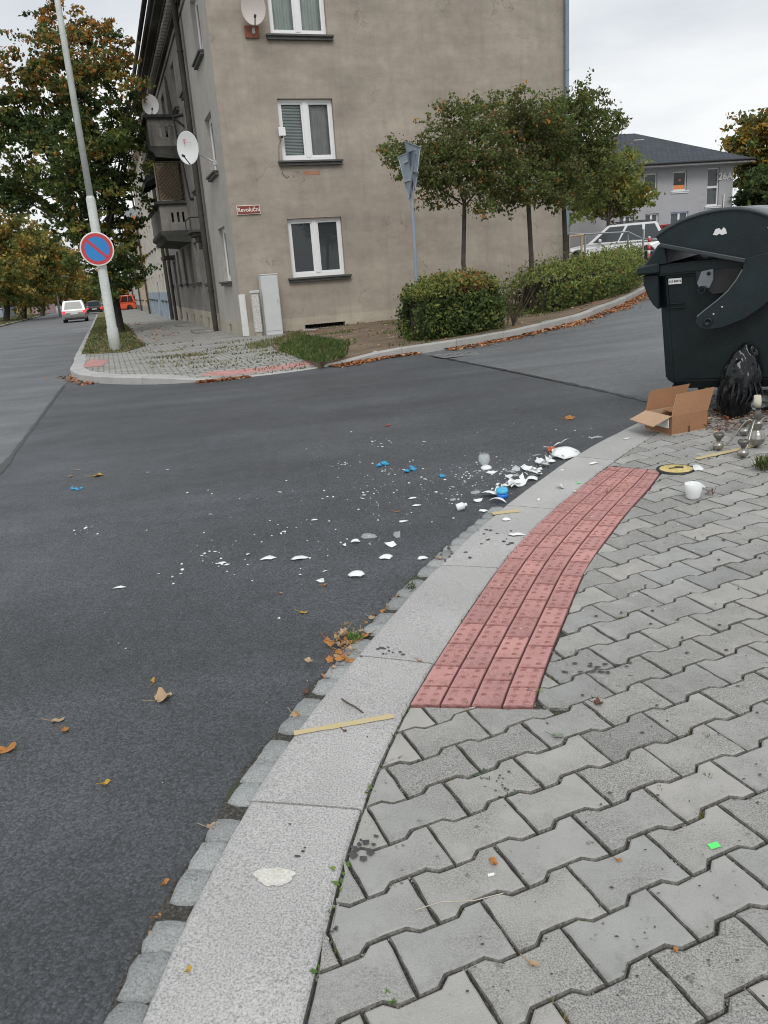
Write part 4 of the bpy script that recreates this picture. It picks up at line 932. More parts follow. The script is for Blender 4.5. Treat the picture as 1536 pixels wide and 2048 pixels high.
mb = MB(); q4 = Vector(toc(d4.location)).to_track_quat('Z', 'Y').to_matrix().to_4x4(); mb.add([q4 @ Vector((.12+.16*math.cos(t), -.18+.22*math.sin(t), .07)) for t in np.linspace(0, 2*math.pi, 14)[:-1]], (tuple(range(13)),)); mb.build('orange_print', M('orange_print', (.6, .2, .08), .6), d4, recalc=False)
# stone steps on the pavement in front of the street front
for k, (s, w_) in enumerate(((4.9, 1.3), (11.2, 1.6))):
    mb = MB(); p = L2W(-.55, s, 0); mb.bbox((-.3, -w_/2, 0), (.3, w_/2, .07)); o = mb.build('cellar_cover', P_DARK, bevel=.01); o.location = (p.x, p.y, float(slab_z(p.x, p.y))); o.rotation_euler.z = R(18)
    tag(o, ['dark stone slab on the pavement by the downpipe near the corner', 'dark stone slab on the pavement farther along the sooty front'][k], 'slab')
# ---------------------------------------------------------------- trees, hedges, grass
L_DARK = leafmat('leaf_dark_green', (.068, .105, .038)); L_GREEN = leafmat('leaf_green', (.135, .18, .055)); L_LIGHT = leafmat('leaf_yellow_green', (.25, .26, .07)); L_ORANGE = leafmat('leaf_orange', (.46, .23, .06)); L_RUST = leafmat('leaf_rust', (.32, .15, .06)); L_YEL = leafmat('leaf_yellow', (.34, .22, .04)); L_OLIVE = leafmat('leaf_olive', (.13, .14, .055)); L_BRONZE = leafmat('leaf_bronze', (.17, .12, .06)); L_FRESH = leafmat('leaf_fresh', (.22, .28, .085)); L_YEL2 = leafmat('leaf_mustard', (.36, .29, .08))
BARK = M('bark', (.07, .058, .048), .95, .3, 6, .3, 40, .02, 20.); BARKD = M('bark_dark', (.04, .034, .03), .95, .3, 6, .3, 40, .02, 20.); TWIG = M('twig_brown', (.075, .055, .04), .9, .2, 9)
def leafmesh(name, P, size, mats, mi, parent, flat=.0, asp=.62, rng=None, up=0.):
    """leaf-sized folded blades at points P (n,3)"""
    rng = rng or RNG; n = len(P); N = rng.normal(size=(n, 3)); N[:, 2] += up; N /= np.linalg.norm(N, axis=1)[:, None]
    A = rng.normal(size=(n, 3)); A -= (A*N).sum(1)[:, None]*N; A /= np.linalg.norm(A, axis=1)[:, None]; B = np.cross(N, A)
    s = size*rng.uniform(.6, 1.3, n)[:, None]; a = A*s*.5; b = B*s*asp*.5; f = N*s*.12
    V = np.stack([P-a, P+b*1.-f*.2+f, P+a, P-b+f], 1).reshape(-1, 3); Fq = np.arange(4*n).reshape(n, 4)
    return fastmesh(name, V, Fq, mats, mi, parent)
def crown_points(blobs, n, rng, clump=.32, per=38, shell=.55):
    """points gathered in twig-sized clumps through a set of spheres (x, y, z, r)"""
    B = np.array(blobs); w = B[:, 3]**2.2; k = rng.choice(len(B), max(1, n//per), p=w/w.sum()); d = rng.normal(size=(len(k), 3)); d /= np.linalg.norm(d, axis=1)[:, None]
    rad = B[k, 3]*(shell+(1-shell)*rng.random(len(k)))**.8*rng.uniform(.75, 1.12, len(k)); C = B[k, :3]+d*rad[:, None]*np.array([1, 1, .92])
    out_ = d*np.array([1, 1, .35])+rng.normal(0, .45, d.shape); out_[:, 2] -= .12; out_ /= np.linalg.norm(out_, axis=1)[:, None]; sl_ = clump*rng.uniform(1., 3.2, len(C))
    idx = np.repeat(np.arange(len(C)), per); t_ = rng.random(len(idx))**.8; P = C[idx]+out_[idx]*(sl_[idx]*(t_-.35))[:, None]+rng.normal(size=(len(idx), 3))*clump*np.array([1, 1, .6])*.5*(1.15-.6*t_)[:, None]*rng.uniform(.6, 1.2, len(C))[idx][:, None]
    return P, C[idx], idx
def tree(label, base, blobs, fork, rt, n, leaf, mats, pick, seed, group=None, name='tree', clump=.3, per=38, bark=None, limbs=12, lean=(0, 0), tilt=None, twigs=True):
    rng = np.random.default_rng(seed); bx, by, bz = base; r = empty(name, base, 0, label, 'tree', group); off = np.array(base)
    P, C, idx = crown_points(blobs, n, rng, clump, per); mi = pick(P, C, idx, rng); leafmesh('crown', P-off, leaf, mats, mi, r, rng=rng)
    mb = MB(); fk = Vector(fork)-Vector(base); m = fk*.5+Vector((rng.normal()*.04, rng.normal()*.04, 0))
    mb.tube([(0, 0, -.25), (0, 0, .0), fk*.08, m, fk], [rt*1.5, rt*1.3, rt*1.02, rt*.9, rt*.78], 10)
    B = np.array(blobs); order = rng.permutation(len(B))
    for j in list(order)[:limbs]:
        e = Vector(B[j, :3]-off); mid = fk.lerp(e, .5)+Vector(rng.normal(size=3))*.12*(e-fk).length*.4; mid.z += .05*(e-fk).length
        rl = rt*.42*min(1, .5+B[j, 3]/max(B[:, 3])*.5); mb.tube([fk-fk*.03, mid, e], [rl, rl*.6, rl*.22], 6)
        if twigs:
            for _ in range(5):
                d = Vector(rng.normal(size=3)).normalized()*B[j, 3]*rng.uniform(.6, 1.05); st = mid.lerp(e, rng.uniform(.2, 1)); mb.tube([st, st.lerp(e+d, .5)+Vector(rng.normal(size=3))*.05*B[j, 3], e+d], [rl*.3, rl*.2, rl*.08], 4, caps=False)
    mb.build('trunk', bark or BARK, r, recalc=False); return r
def blob_px(lst, Y, rng, dj=.8):
    o = []
    for px, py, rp in lst:
        p = AT(px, py, Y+rng.uniform(-dj, dj)); o.append((p.x, p.y, p.z, rp/CAM_F*np.linalg.norm(np.array(p)-EYE)))
    return o
rg = np.random.default_rng(21)
# the maple by the lamp post
mbase = G(240, 668, .08); MY = mbase.y
MAPB = [(125, 40, 42), (70, 110, 38), (215, 100, 45), (150, 130, 62), (20, 170, 48), (95, 215, 70), (215, 195, 58), (262, 165, 30), (268, 262, 30), (35, 285, 62), (145, 300, 78), (232, 318, 58), (80, 375, 55), (185, 405, 66), (250, 420, 46), (215, 480, 56), (140, 455, 40), (255, 515, 30), (10, 375, 50), (225, 545, 34), (-30, 240, 60), (165, 365, 60), (120, 160, 50), (195, 260, 60), (195, 530, 30), (240, 562, 32), (208, 572, 24), (272, 545, 24), (160, 500, 36), (228, 590, 18)]
def pick_maple(P, C, idx, rng):
    h = (C[:, 2]-mbase.z)/11.; k = rng.random(idx.max()+1)[idx]+rng.normal(0, .06, len(P)); mi = np.where(k < .42, 0, np.where(k < .8, 1, 2))
    top = rng.random(len(P)) < np.clip((h-.64)*2.4, 0, .8)*(k > .2); mi = np.where(top, np.where(rng.random(len(P)) < .55, 4, 3), mi)
    return np.where((rng.random(len(P)) < .01) | (k > 1.0), 3, mi)
mf = AT(205, 500, MY); tree('tall autumn maple with orange top leaves behind the lamp post', tuple(mbase), blob_px(MAPB, MY, rg, 1.3), tuple(mf), .2, 42000, .16, [L_DARK, L_GREEN, L_LIGHT, L_ORANGE, L_RUST], pick_maple, 3, bark=BARKD, clump=.27, per=44, limbs=20, name='maple_tree')
# row along the left side of the main road
def pick_row(a, b):
    def f(P, C, idx, rng):
        k = rng.random(idx.max()+1)[idx]+rng.normal(0, .08, len(P)); return np.where(k < a, 0, np.where(k < b, 1, np.where(k < .95, 2, 3)))
    return f
ROW = [((12, 645), [(-20, 500, 50), (20, 540, 42), (40, 480, 40), (-10, 580, 40), (30, 590, 28), (0, 440, 36)], .30, 'olive tree at the left edge of the picture, first of the row'),
       ((47, 639), [(60, 520, 42), (80, 560, 36), (45, 570, 36), (90, 500, 30), (65, 590, 26), (55, 470, 30)], .32, 'olive and yellow tree, second of the row across the road'),
       ((84, 632), [(110, 540, 32), (85, 570, 30), (120, 570, 28), (130, 530, 26), (105, 592, 20), (115, 510, 22)], .30, 'tree with orange patches, third of the row across the road'),
       ((118, 622), [(140, 550, 26), (150, 575, 24), (128, 585, 22), (165, 570, 20), (150, 598, 14)], .28, 'orange topped tree behind the slim lamp pole across the road'),
       ((150, 617), [(172, 575, 20), (180, 590, 16), (165, 595, 14), (188, 600, 10)], .25, 'farthest small tree of the row, above the silver car')]
for k, (b, bl_, rt, lab) in enumerate(ROW):
    g = G(*b); Y = g.y; fk = AT(b[0]+3, b[1]-38*(80/Y), Y)
    tree(lab, tuple(g), blob_px(bl_, Y, rg, 2.5), tuple(fk), rt, 9500, .40, [L_OLIVE, L_GREEN, L_YEL2, L_ORANGE], pick_row(.15, .42 if k < 2 else .36), 40+k, 'trees along the far side of the main road', bark=BARKD, clump=.7, limbs=6, per=30, twigs=False)
g = Vector(bl(-1.4, 96)); g.z = Tz(g.x, g.y); tree('small golden tree on the pavement past the orange car', tuple(g), blob_px([(246, 578, 15), (250, 592, 13), (243, 566, 11)], g.y, rg, 1), tuple(AT(246, 603, g.y)), .12, 2600, .36, [L_GREEN, L_YEL, L_YEL, L_ORANGE], pick_row(.25, .6), 61, clump=.5, limbs=3, per=30, twigs=False)
# the three small trees before the gable wall
def pick_small(P, C, idx, rng):
    k = rng.random(idx.max()+1)[idx]+rng.normal(0, .09, len(P)); return np.where(k < .42, 0, np.where(k < .9, 1, np.where(k < .993, 2, 3)))
SM = [(935, 17.2, 405, [(900, 330, 55), (850, 330, 45), (800, 310, 30), (880, 270, 38), (950, 300, 62), (960, 240, 42), (1000, 350, 45), (880, 385, 32), (985, 195, 18), (920, 225, 26), (775, 300, 16), (960, 385, 38), (820, 350, 22), (890, 215, 10)], .055, 'small bushy tree with a forked stem behind the give way sign'),
      (1062, 17.9, 395, [(1050, 300, 58), (1030, 245, 42), (1095, 270, 50), (1060, 365, 45), (1110, 340, 42), (1040, 200, 24), (1085, 220, 32), (1010, 400, 24), (1105, 395, 25)], .06, 'middle one of the three small trees before the gable wall'),
      (1133, 18.8, 400, [(1150, 300, 52), (1190, 260, 40), (1150, 230, 40), (1195, 330, 38), (1222, 245, 24), (1180, 205, 26), (1140, 375, 40), (1180, 385, 30), (1160, 180, 14), (1110, 240, 34)], .065, 'rightmost of the three small trees, by the gable downpipe')]
for k, (px, Y, fy, bl_, rt, lab) in enumerate(SM):
    top = AT(px-6, fy, Y); e = AT(px+2, 560, Y); bs = Vector((e.x, Y, float(bed_z(e.x, Y)))) if True else e
    tree(lab, tuple(bs), blob_px(bl_, Y, rg, .55), tuple(top), rt, 14500, .075, [L_OLIVE, L_GREEN, L_BRONZE, L_ORANGE] if k < 2 else [L_OLIVE, L_GREEN, L_LIGHT, L_BRONZE], pick_small, 70+k, 'small trees in front of the gable wall', clump=.16, per=24, limbs=9)
# yellow-green young tree before house, and trees beside that house
YB = AT(1215, 480, 41.); YB.z = Tz(YB.x, YB.y)
tree('loose yellow green tree standing before the grey office house', tuple(YB), blob_px([(1210, 385, 42), (1250, 400, 34), (1180, 402, 34), (1240, 350, 34), (1275, 390, 26), (1283, 325, 13), (1262, 305, 11), (1222, 330, 26), (1298, 385, 13), (1200, 345, 34), (1160, 415, 24)], 41., rg, 1.4), tuple(AT(1217, 440, 41.)), .12, 9000, .2, [L_GREEN, L_LIGHT, L_FRESH, L_YEL], pick_row(.3, .62), 81, clump=.34, per=24, limbs=9)
for k, (px, Y, bl_, lab, ms) in enumerate([(1510, 52., [(1505, 250, 24), (1490, 290, 28), (1520, 290, 34), (1540, 260, 34), (1500, 340, 28), (1535, 340, 34), (1555, 310, 30)], 'tall yellowing tree beside the grey office house', [L_OLIVE, L_YEL, L_GREEN, L_ORANGE]), (1525, 47., [(1510, 390, 32), (1545, 390, 40), (1535, 360, 28), (1500, 420, 22), (1570, 380, 40), (1545, 430, 34)], 'dark low tree at the right edge beside the office house', [L_DARK, L_GREEN, L_DARK, L_OLIVE])]):
    b = AT(px, 495, Y); b.z = Tz(b.x, b.y); tree(lab, tuple(b), blob_px(bl_, Y, rg, 1.5), tuple(AT(px, 440, Y)), .2, 6000, .3, ms, pick_row(.5, .75), 90+k, clump=.5, per=30, limbs=5, bark=BARKD)
# hedges: leaves over a twig frame
def hedge(label, spine, half, height, n, leaf, seed, mats, pick, wisp=.12, round_=.7, name='hedge'):
    rng = np.random.default_rng(seed); S_ = resample(spine, .1); c = S_.mean(0); cz = Tz(*c); r = empty(name, (c[0], c[1], cz), 0, label, 'hedge')
    m = n; u = rng.random(m); a = rng.random(m)**.5; th = rng.uniform(0, 2*math.pi, m); i = (u*(len(S_)-1)).astype(int); t = np.gradient(S_, axis=0); t /= np.linalg.norm(t, axis=1)[:, None]
    nn_ = np.stack([-t[:, 1], t[:, 0]], 1); sq = (np.abs(np.cos(th))**4+np.abs(np.sin(th))**4)**-.25
    rad = (.72+.28*rng.random(m)); lump = 1+.1*np.sin(u*37+th*3)+.07*np.sin(u*91+th*7)+.05*np.sin(th*11+u*17)
    w = np.cos(th)*sq*rad*half*lump; z = height*.5+np.sin(th)*sq*rad*height*.5*lump
    endf = np.minimum(1, np.minimum(u, 1-u)*np.linalg.norm(np.diff(S_, axis=0), axis=1).sum()/(half*round_)); w *= np.sqrt(1-(1-endf)**2)*.6+.4; z *= (.8+.2*endf)
    base = S_[i]+rng.normal(size=(m, 2))*.06; xy = base+nn_[i]*w[:, None]; top = (np.sin(th) > .5)
    z = z+np.where(top, np.abs(rng.normal(0, wisp, m)), 0); gz = T(xy[:, 0], xy[:, 1])+.1
    P = np.stack([xy[:, 0], xy[:, 1], gz+np.maximum(z, .03)], 1); mi = pick(z/height, u, th, rng)
    leafmesh('foliage', P-np.array([c[0], c[1], cz]), leaf, mats, mi, r, rng=rng, asp=.5)
    mb = MB()
    for k in range(0, len(S_), 1):
        for _ in range(2):
            p = S_[k]+rng.normal(size=2)*half*.25; g0 = Tz(*p)-cz; q = p+rng.normal(size=2)*half*.3
            mb.tube([(p[0]-c[0], p[1]-c[1], g0), ((p[0]+q[0])/2-c[0]+.03, (p[1]+q[1])/2-c[1], g0+height*.45), (q[0]-c[0], q[1]-c[1], g0+height*rng.uniform(.7, .95))], [.014, .01, .004], 4, caps=False)
    mb.build('stems', TWIG, r, recalc=False)
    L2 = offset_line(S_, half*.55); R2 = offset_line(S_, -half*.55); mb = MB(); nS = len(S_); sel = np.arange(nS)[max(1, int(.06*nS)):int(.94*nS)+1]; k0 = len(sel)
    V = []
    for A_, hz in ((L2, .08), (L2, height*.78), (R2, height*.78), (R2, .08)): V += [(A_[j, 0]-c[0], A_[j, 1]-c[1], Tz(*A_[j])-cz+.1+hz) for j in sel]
    mb.add(V, [(q*k0+j, q*k0+j+1, (q+1)*k0+j+1, (q+1)*k0+j) for q in range(3) for j in range(k0-1)]+[(0, k0, 2*k0, 3*k0), (k0-1, 2*k0-1, 3*k0-1, 4*k0-1)]); mb.build('dark_core', M('dark_core_fill', (.022, .022, .012), 1., .5, 25), r)  # dark filler box added inside the foliage to block the view through
    return r
h0, h1 = G(822, 668, .1), G(985, 668, .1)
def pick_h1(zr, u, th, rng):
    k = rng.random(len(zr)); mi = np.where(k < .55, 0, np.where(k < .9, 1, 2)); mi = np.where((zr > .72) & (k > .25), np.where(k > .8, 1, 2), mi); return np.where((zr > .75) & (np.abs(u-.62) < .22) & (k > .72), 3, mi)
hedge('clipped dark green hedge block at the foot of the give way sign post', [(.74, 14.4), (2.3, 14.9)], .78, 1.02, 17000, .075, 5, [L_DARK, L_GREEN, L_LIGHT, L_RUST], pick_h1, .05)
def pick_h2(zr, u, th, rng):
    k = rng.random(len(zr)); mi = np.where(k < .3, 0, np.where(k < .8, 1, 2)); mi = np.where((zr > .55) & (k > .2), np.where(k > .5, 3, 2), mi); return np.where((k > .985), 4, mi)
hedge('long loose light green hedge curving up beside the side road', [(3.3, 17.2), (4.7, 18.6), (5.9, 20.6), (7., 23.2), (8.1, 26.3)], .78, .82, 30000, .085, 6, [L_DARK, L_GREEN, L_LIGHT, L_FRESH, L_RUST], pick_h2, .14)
# dry shoots at the end of the clipped hedge
mb = MB(); r_ = np.random.default_rng(8); p0 = Vector((2.62, 14.7, float(bed_z(2.62, 14.7))))
for k in range(16):
    d = Vector((r_.normal(0, .22)+.12, r_.normal(0, .15), r_.uniform(.5, 1.05))); mb.tube([(0, 0, 0), d*.5+Vector((.03, 0, .03)), d], [.008, .006, .003], 4, caps=False)
o = mb.build('dry_shrub', TWIG, recalc=False, loc=p0); tag(o, 'bare dry twiggy shrub at the right end of the clipped hedge', 'shrub')
# grass blades: stuff
def blades(name, pts, h, mats, mi, rng, kind='stuff', w=.012, parent=None):
    n = len(pts); a = rng.uniform(0, 2*math.pi, n); hh = h*rng.uniform(.5, 1.2, n); ln = rng.normal(0, .45, (n, 2))*hh[:, None]; d = np.stack([np.cos(a), np.sin(a)], 1)*w*rng.uniform(.6, 1.3, n)[:, None]
    P = np.asarray(pts); A = P.copy(); A[:, :2] -= d; B = P.copy(); B[:, :2] += d; Cc = P.copy(); Cc[:, :2] += ln; Cc[:, 2] += hh
    V = np.stack([A, B, Cc], 1).reshape(-1, 3); o = fastmesh(name, V, np.arange(3*n).reshape(n, 3), mats, mi, parent)
    if kind: o['kind'] = kind
    return o
GR1, GR2, GR3 = leafmat('grass_green', (.085, .13, .035), .2), leafmat('grass_dry', (.22, .19, .09), .2), leafmat('grass_dark', (.05, .085, .025), .2)
def scatter(poly, n, rng):
    A = np.array([p[:2] for p in poly]); Q = rng.uniform(A.min(0), A.max(0), (n*4, 2)); Q = Q[inpoly(Q, [tuple(a) for a in A])][:n]; return Q
Q = scatter(gs, 60000, rg); f_ = (Q-np.array(LOC)[:2])@np.array(EF)[:2]; Q = Q[(f_ < 45)]; keep = rg.random(len(Q)) < .75; Q = Q[keep]
blades('grass', np.c_[Q, gs_z(Q[:, 0], Q[:, 1])], .07, [GR1, GR2, GR3], rg.choice(3, len(Q), p=[.35, .45, .2]), rg, w=.02)
gp = [G(*p, .12) for p in ((555, 700), (600, 672), (640, 676), (700, 690), (690, 712), (640, 722), (600, 715))]; Q = scatter([tuple(p) for p in gp], 5200, rg); blades('bed_grass', np.c_[Q, bed_z(Q[:, 0], Q[:, 1])], .085, [GR1, GR3, GR2], rg.choice(3, len(Q), p=[.6, .3, .1]), rg, w=.012)
gp = [tuple(G(*p, .12)) for p in ((490, 690), (540, 680), (600, 668), (600, 678), (545, 694), (500, 700))]; Q = scatter(gp, 900, rg); blades('bed_grass', np.c_[Q, bed_z(Q[:, 0], Q[:, 1])], .08, [GR1, GR2], rg.choice(2, len(Q)), rg)
# sparse herbs over the bed
Q = scatter(bed_poly, 9000, rg); nz_ = np.sin(Q[:, 0]*2.3)*np.sin(Q[:, 1]*1.9+1); Q = Q[nz_ > .25+rg.random(len(Q))*.5]; blades('bed_herbs', np.c_[Q, bed_z(Q[:, 0], Q[:, 1])], .06, [GR3, GR2, GR1], rg.choice(3, len(Q)), rg, w=.018)
# grass in the joints of the corner pavement, in wavering lines along the paving rows
pts = []
for k in range(60):
    a = G(rg.uniform(240, 560), rg.uniform(690, 742), .06); d = np.array(EG)[:2]; L = rg.uniform(.3, 1.3); n = int(L*26); t = rg.uniform(0, L, n); row = np.array(a)[:2]+d*t[:, None]+rg.normal(0, .018, (n, 2)); pts.append(row)
Q = np.vstack(pts); Q = Q[inpoly(Q, slab_poly)]; blades('joint_grass', np.c_[Q, slab_z(Q[:, 0], Q[:, 1])], .05, [GR2, GR1, GR3], rg.choice(3, len(Q), p=[.6, .2, .2]), rg, w=.014)
# verge grass across the road
Q = scatter([tuple(bl(-11.5, f))[:2] for f in (30, 120)]+[tuple(bl(-18, f))[:2] for f in (120, 30)], 9000, rg); blades('verge_grass', np.c_[Q, T(Q[:, 0], Q[:, 1])+RDZ+.1], .13, [GR2, GR1, GR3], rg.choice(3, len(Q), p=[.5, .2, .3]), rg, w=.05)
# fallen leaves along the far kerb: drifts nobody could count
def litter(name, Q, z, size, rng, mats, mi=None, parent=None):
    n = len(Q); P = np.c_[Q, z+rng.uniform(.004, .03, n)]; N = rng.normal(0, .35, (n, 3)); N[:, 2] = 1; N /= np.linalg.norm(N, axis=1)[:, None]; a = rng.uniform(0, 2*math.pi, n); A = np.stack([np.cos(a), np.sin(a), 0*a], 1); A -= (A*N).sum(1)[:, None]*N; B = np.cross(N, A); s = size*rng.uniform(.5, 1.25, n)[:, None]
    V = np.stack([P-A*s*.5, P+B*s*.33+N*s*.1, P+A*s*.5+N*s*.12, P-B*s*.33+N*s*.07], 1).reshape(-1, 3)
    o = fastmesh(name, V, np.arange(4*n).reshape(n, 4), mats, rng.choice(len(mats), n) if mi is None else mi, parent); o['kind'] = 'stuff'; return o
DL1, DL2, DL3 = leafmat('dead_leaf_orange', (.36, .135, .055), .1), leafmat('dead_leaf_brown', (.17, .075, .04), .1), leafmat('dead_leaf_tan', (.42, .27, .15), .1)
def drift(px0, px1, n, w, seed, name):
    rng = np.random.default_rng(seed); i0, i1 = sorted((nearest_on(EDGE, G(*px0, RDZ)), nearest_on(EDGE, G(*px1, RDZ)))); i = rng.integers(i0, i1, n); d = (EDGE[i]-INN[i])/.15; q = EDGE[i]+d*(np.abs(rng.normal(0, w, n))*(.45+.55*np.abs(np.sin(i*.13)+.4*np.sin(i*.41)))+.01)[:, None]+rng.normal(0, .03, (n, 2))
    return litter(name, q, T(q[:, 0], q[:, 1])+RDZ, .075, rng, [DL1, DL1, DL2, DL3])
drift((660, 732), (840, 708), 1500, .14, 1, 'leaf_drift'); drift((900, 700), (1320, 564), 4200, .22, 2, 'leaf_drift'); drift((400, 765), (500, 756), 450, .09, 3, 'leaf_drift'); drift((141, 752), (200, 768), 160, .12, 4, 'leaf_drift')
Q = scatter(gs, 1500, rg); Q = Q[((Q-np.array(LOC)[:2])@np.array(EF)[:2] < 25)]; Q2 = scatter([tuple(bl(-2.6, f))[:2] for f in (0, 22)]+[tuple(bl(-1.2, f))[:2] for f in (22, 4)], 420, rg); Q = np.r_[Q, Q2]; litter('fallen_leaves', Q, slab_z(Q[:, 0], Q[:, 1])+.02, .09, rg, [DL1, DL2, DL3, DL2])
Q = scatter(bed_poly, 900, rg); litter('fallen_leaves', Q, bed_z(Q[:, 0], Q[:, 1]), .07, rg, [DL1, DL2, DL3])
# ---------------------------------------------------------------- poles and signs
POLEG = M('pole_grey_paint', (.52, .55, .53), .55, .1, 5, .12, 50); SIGNBACK = M('sign_back_grey', (.27, .32, .37), .5, .08, 5, metal=.3)
pb = G(232, 703, .08); lp = empty('street_lamp', pb, 0, 'tall pale grey lamp post at the street corner carrying the no parking sign', 'lamp post')
mb = MB(); mb.lathe([(.135, -.2), (.135, .55), (.118, .6), (.105, 3.55), (.078, 3.62)], 14); mb.build('pole_foot', POLEG, lp)
mb = MB(); mb.lathe([(.078, 3.6), (.07, 7.), (.055, 9.2)], 12); mb.tube([(0, 0, 9.15), (-.1, 0, 9.5), (-.5, .05, 9.7), (-1.4, .1, 9.8)], .045, 8); mb.build('pole', POLEG, lp)
mb = MB(); mb.box((-1.65, .1, 9.8), (.7, .26, .14), taper=.8); mb.build('lamp_head', STEEL, lp, bevel=.02)
sgp = AT(194, 498, pb.y-.17); ns = empty('no_parking_sign', sgp, 0, 'round blue no parking sign with red ring and slash on the lamp post', 'road sign')
SR = .245*math.hypot(*np.array(sgp)[:2])/18.6; qs = (Vector(toc(sgp))+Vector((.0, -.1, 0))).to_track_quat('Z', 'Y').to_matrix().to_4x4()
# keep the sign's upright along the pole
qs = Matrix(((1, 0, 0, 0), (0, 0, -1, 0), (0, 1, 0, 0), (0, 0, 0, 1))); qs = Matrix.Rotation(R(17), 4, 'Z') @ qs
SRED, SBLUE, SWHITE = M('sign_red', (.52, .05, .07), .4, .05, 3), M('sign_blue', (.03, .22, .55), .4, .05, 3), M('sign_white', (.75, .72, .68), .45, .04, 4)
SR = 29/CAM_F*np.linalg.norm(np.array(sgp)-EYE)
def disc(mb, r0, r1, z, n=40):
    if r0 == 0: mb.add([qs @ Vector((r1*math.cos(2*math.pi*k/n), r1*math.sin(2*math.pi*k/n), z)) for k in range(n)], (tuple(range(n)),))
    else: mb.add([qs @ Vector((r*math.cos(2*math.pi*k/n), r*math.sin(2*math.pi*k/n), z)) for r in (r0, r1) for k in range(n)], [(k, (k+1) % n, n+(k+1) % n, n+k) for k in range(n)])
mb = MB(); prof = [(0, -.012), (SR, -.012), (SR, .006), (SR*.97, .01), (0, .01)]; n = 40
mb.add([qs @ Vector((r*math.cos(2*math.pi*k/n), r*math.sin(2*math.pi*k/n), z)) for r, z in prof[1:4] for k in range(n)]+[qs @ Vector((0, 0, .01)), qs @ Vector((0, 0, -.012))], [(i*n+k, i*n+(k+1) % n, (i+1)*n+(k+1) % n, (i+1)*n+k) for i in (0, 1) for k in range(n)]+[(2*n+k, 2*n+(k+1) % n, 3*n) for k in range(n)]+[(k, (k+1) % n, 3*n+1) for k in range(n)]); mb.build('disc', SWHITE, ns)
mb = MB(); disc(mb, SR*.72, SR*.92, .013); mb.build('red_ring', SRED, ns, recalc=False)
mb = MB(); disc(mb, 0, SR*.72, .0125); mb.build('blue_field', SBLUE, ns, recalc=False)
mb = MB(); w_ = SR*.085; l_ = SR*.73; ca, sa = math.cos(R(135)), math.sin(R(135)); mb.add([qs @ Vector((a*ca-b*sa, a*sa+b*ca, .0155)) for a, b in ((-l_, -w_), (l_, -w_), (l_, w_), (-l_, w_))], ((0, 1, 2, 3),)); mb.build('red_slash', SRED, ns, recalc=False)
mb = MB()
for dz in (-.2, .2): mb.lathe([(.112, dz-.02), (.112, dz+.02)], 14, (pb.x-sgp.x, pb.y-sgp.y, 0))
mb.build('clamp_band', STEEL, ns)
mb = MB(); mb.lathe([(.115, -.035), (.115, .035)], 14, tuple(AT(197, 531, pb.y)-sgp) if False else (pb.x-sgp.x, pb.y-sgp.y, -.41)); mb.build('paper_band', SWHITE, ns)
# slim lamp pole across the road
g = G(121, 633, 0); sp = empty('street_lamp', g, 0, 'slim pale lamp pole with curved head on the far side of the main road', 'lamp post', )
hp = AT(110, 574, g.y)-g; mb = MB(); mb.tube([(0, 0, 0), (0, 0, hp.z*.5), (0, 0, hp.z)], [.16, .12, .09], 8); mb.build('pole', POLEG, sp)
mb = MB(); mb.tube([(0, 0, hp.z), (.5, 0, hp.z+.8), (1.0, -.1, hp.z+1.0)], .05, 6); mb.box((1.3, -.1, hp.z+1.03), (.8, .3, .14)); mb.build('lamp_head', POLEG, sp)
# give way signs seen almost edge on
gw = AT(833, 566, 15.2); gw.z = float(bed_z(gw.x, gw.y)); gp_ = empty('sign_post', gw, 0, 'grey blue sign post rising behind the clipped hedge', 'sign post')
top = AT(818, 288, 15.2)-gw; mb = MB(); mb.tube([(0, 0, -.2), (0, 0, top.z)], .032, 10); mb.build('pole', SIGNBACK, gp_, recalc=False); mb = MB(); mb.lathe([(.036, top.z), (.036, top.z+.02), (.0, top.z+.03)], 10); mb.build('cap', IRON, gp_)
def giveway(label, yaw, offs, zt, side):
    o = empty('give_way_sign', gw+Vector((offs[0], offs[1], zt)), yaw, label, 'road sign'); s = .42; h_ = .74
    tri = [(-s, 0), (s, 0), (.03, -h_), (-.03, -h_)]
    mb = MB(); mb.prism(tri, -.004, .004, axis='y'); mb.build('plate', SIGNBACK, o, bevel=.002)
    mb = MB(); a = [(-s, 0), (s, 0), (.0, -h_-.02)]; 
    for p_, q_ in ((0, 1), (1, 2), (2, 0)): mb.tube([(a[p_][0], .004, a[p_][1]), (a[q_][0], .004, a[q_][1])], .013, 5)
    mb.build('rim', SIGNBACK, o, recalc=False)
    mb = MB(); mb.add([(x*.97, -.0065, z*.97-.01) for x, z in tri], ((0, 1, 2, 3),)); mb.build('red_border', SRED, o, recalc=False); mb = MB(); mb.add([(x*.62, -.0085, z*.62-.09) for x, z in ((-s, 0), (s, 0), (0, -h_))], ((0, 1, 2),)); mb.build('white_field', SWHITE, o, recalc=False)
    mb = MB()
    for dz in (-.14, -.45): mb.box((0, side*.03, dz), (.3, .03, .03))
    mb.build('clamp', STEEL, o); return o
z_ = top.z; giveway('give way triangle turned edge on, right hand plate of the grey post', R(-112), (.06, -.03, 0), z_-.02, 1); giveway('give way triangle turned edge on, left hand plate of the grey post', R(108), (-.05, -.06, 0), z_-.16, 1)

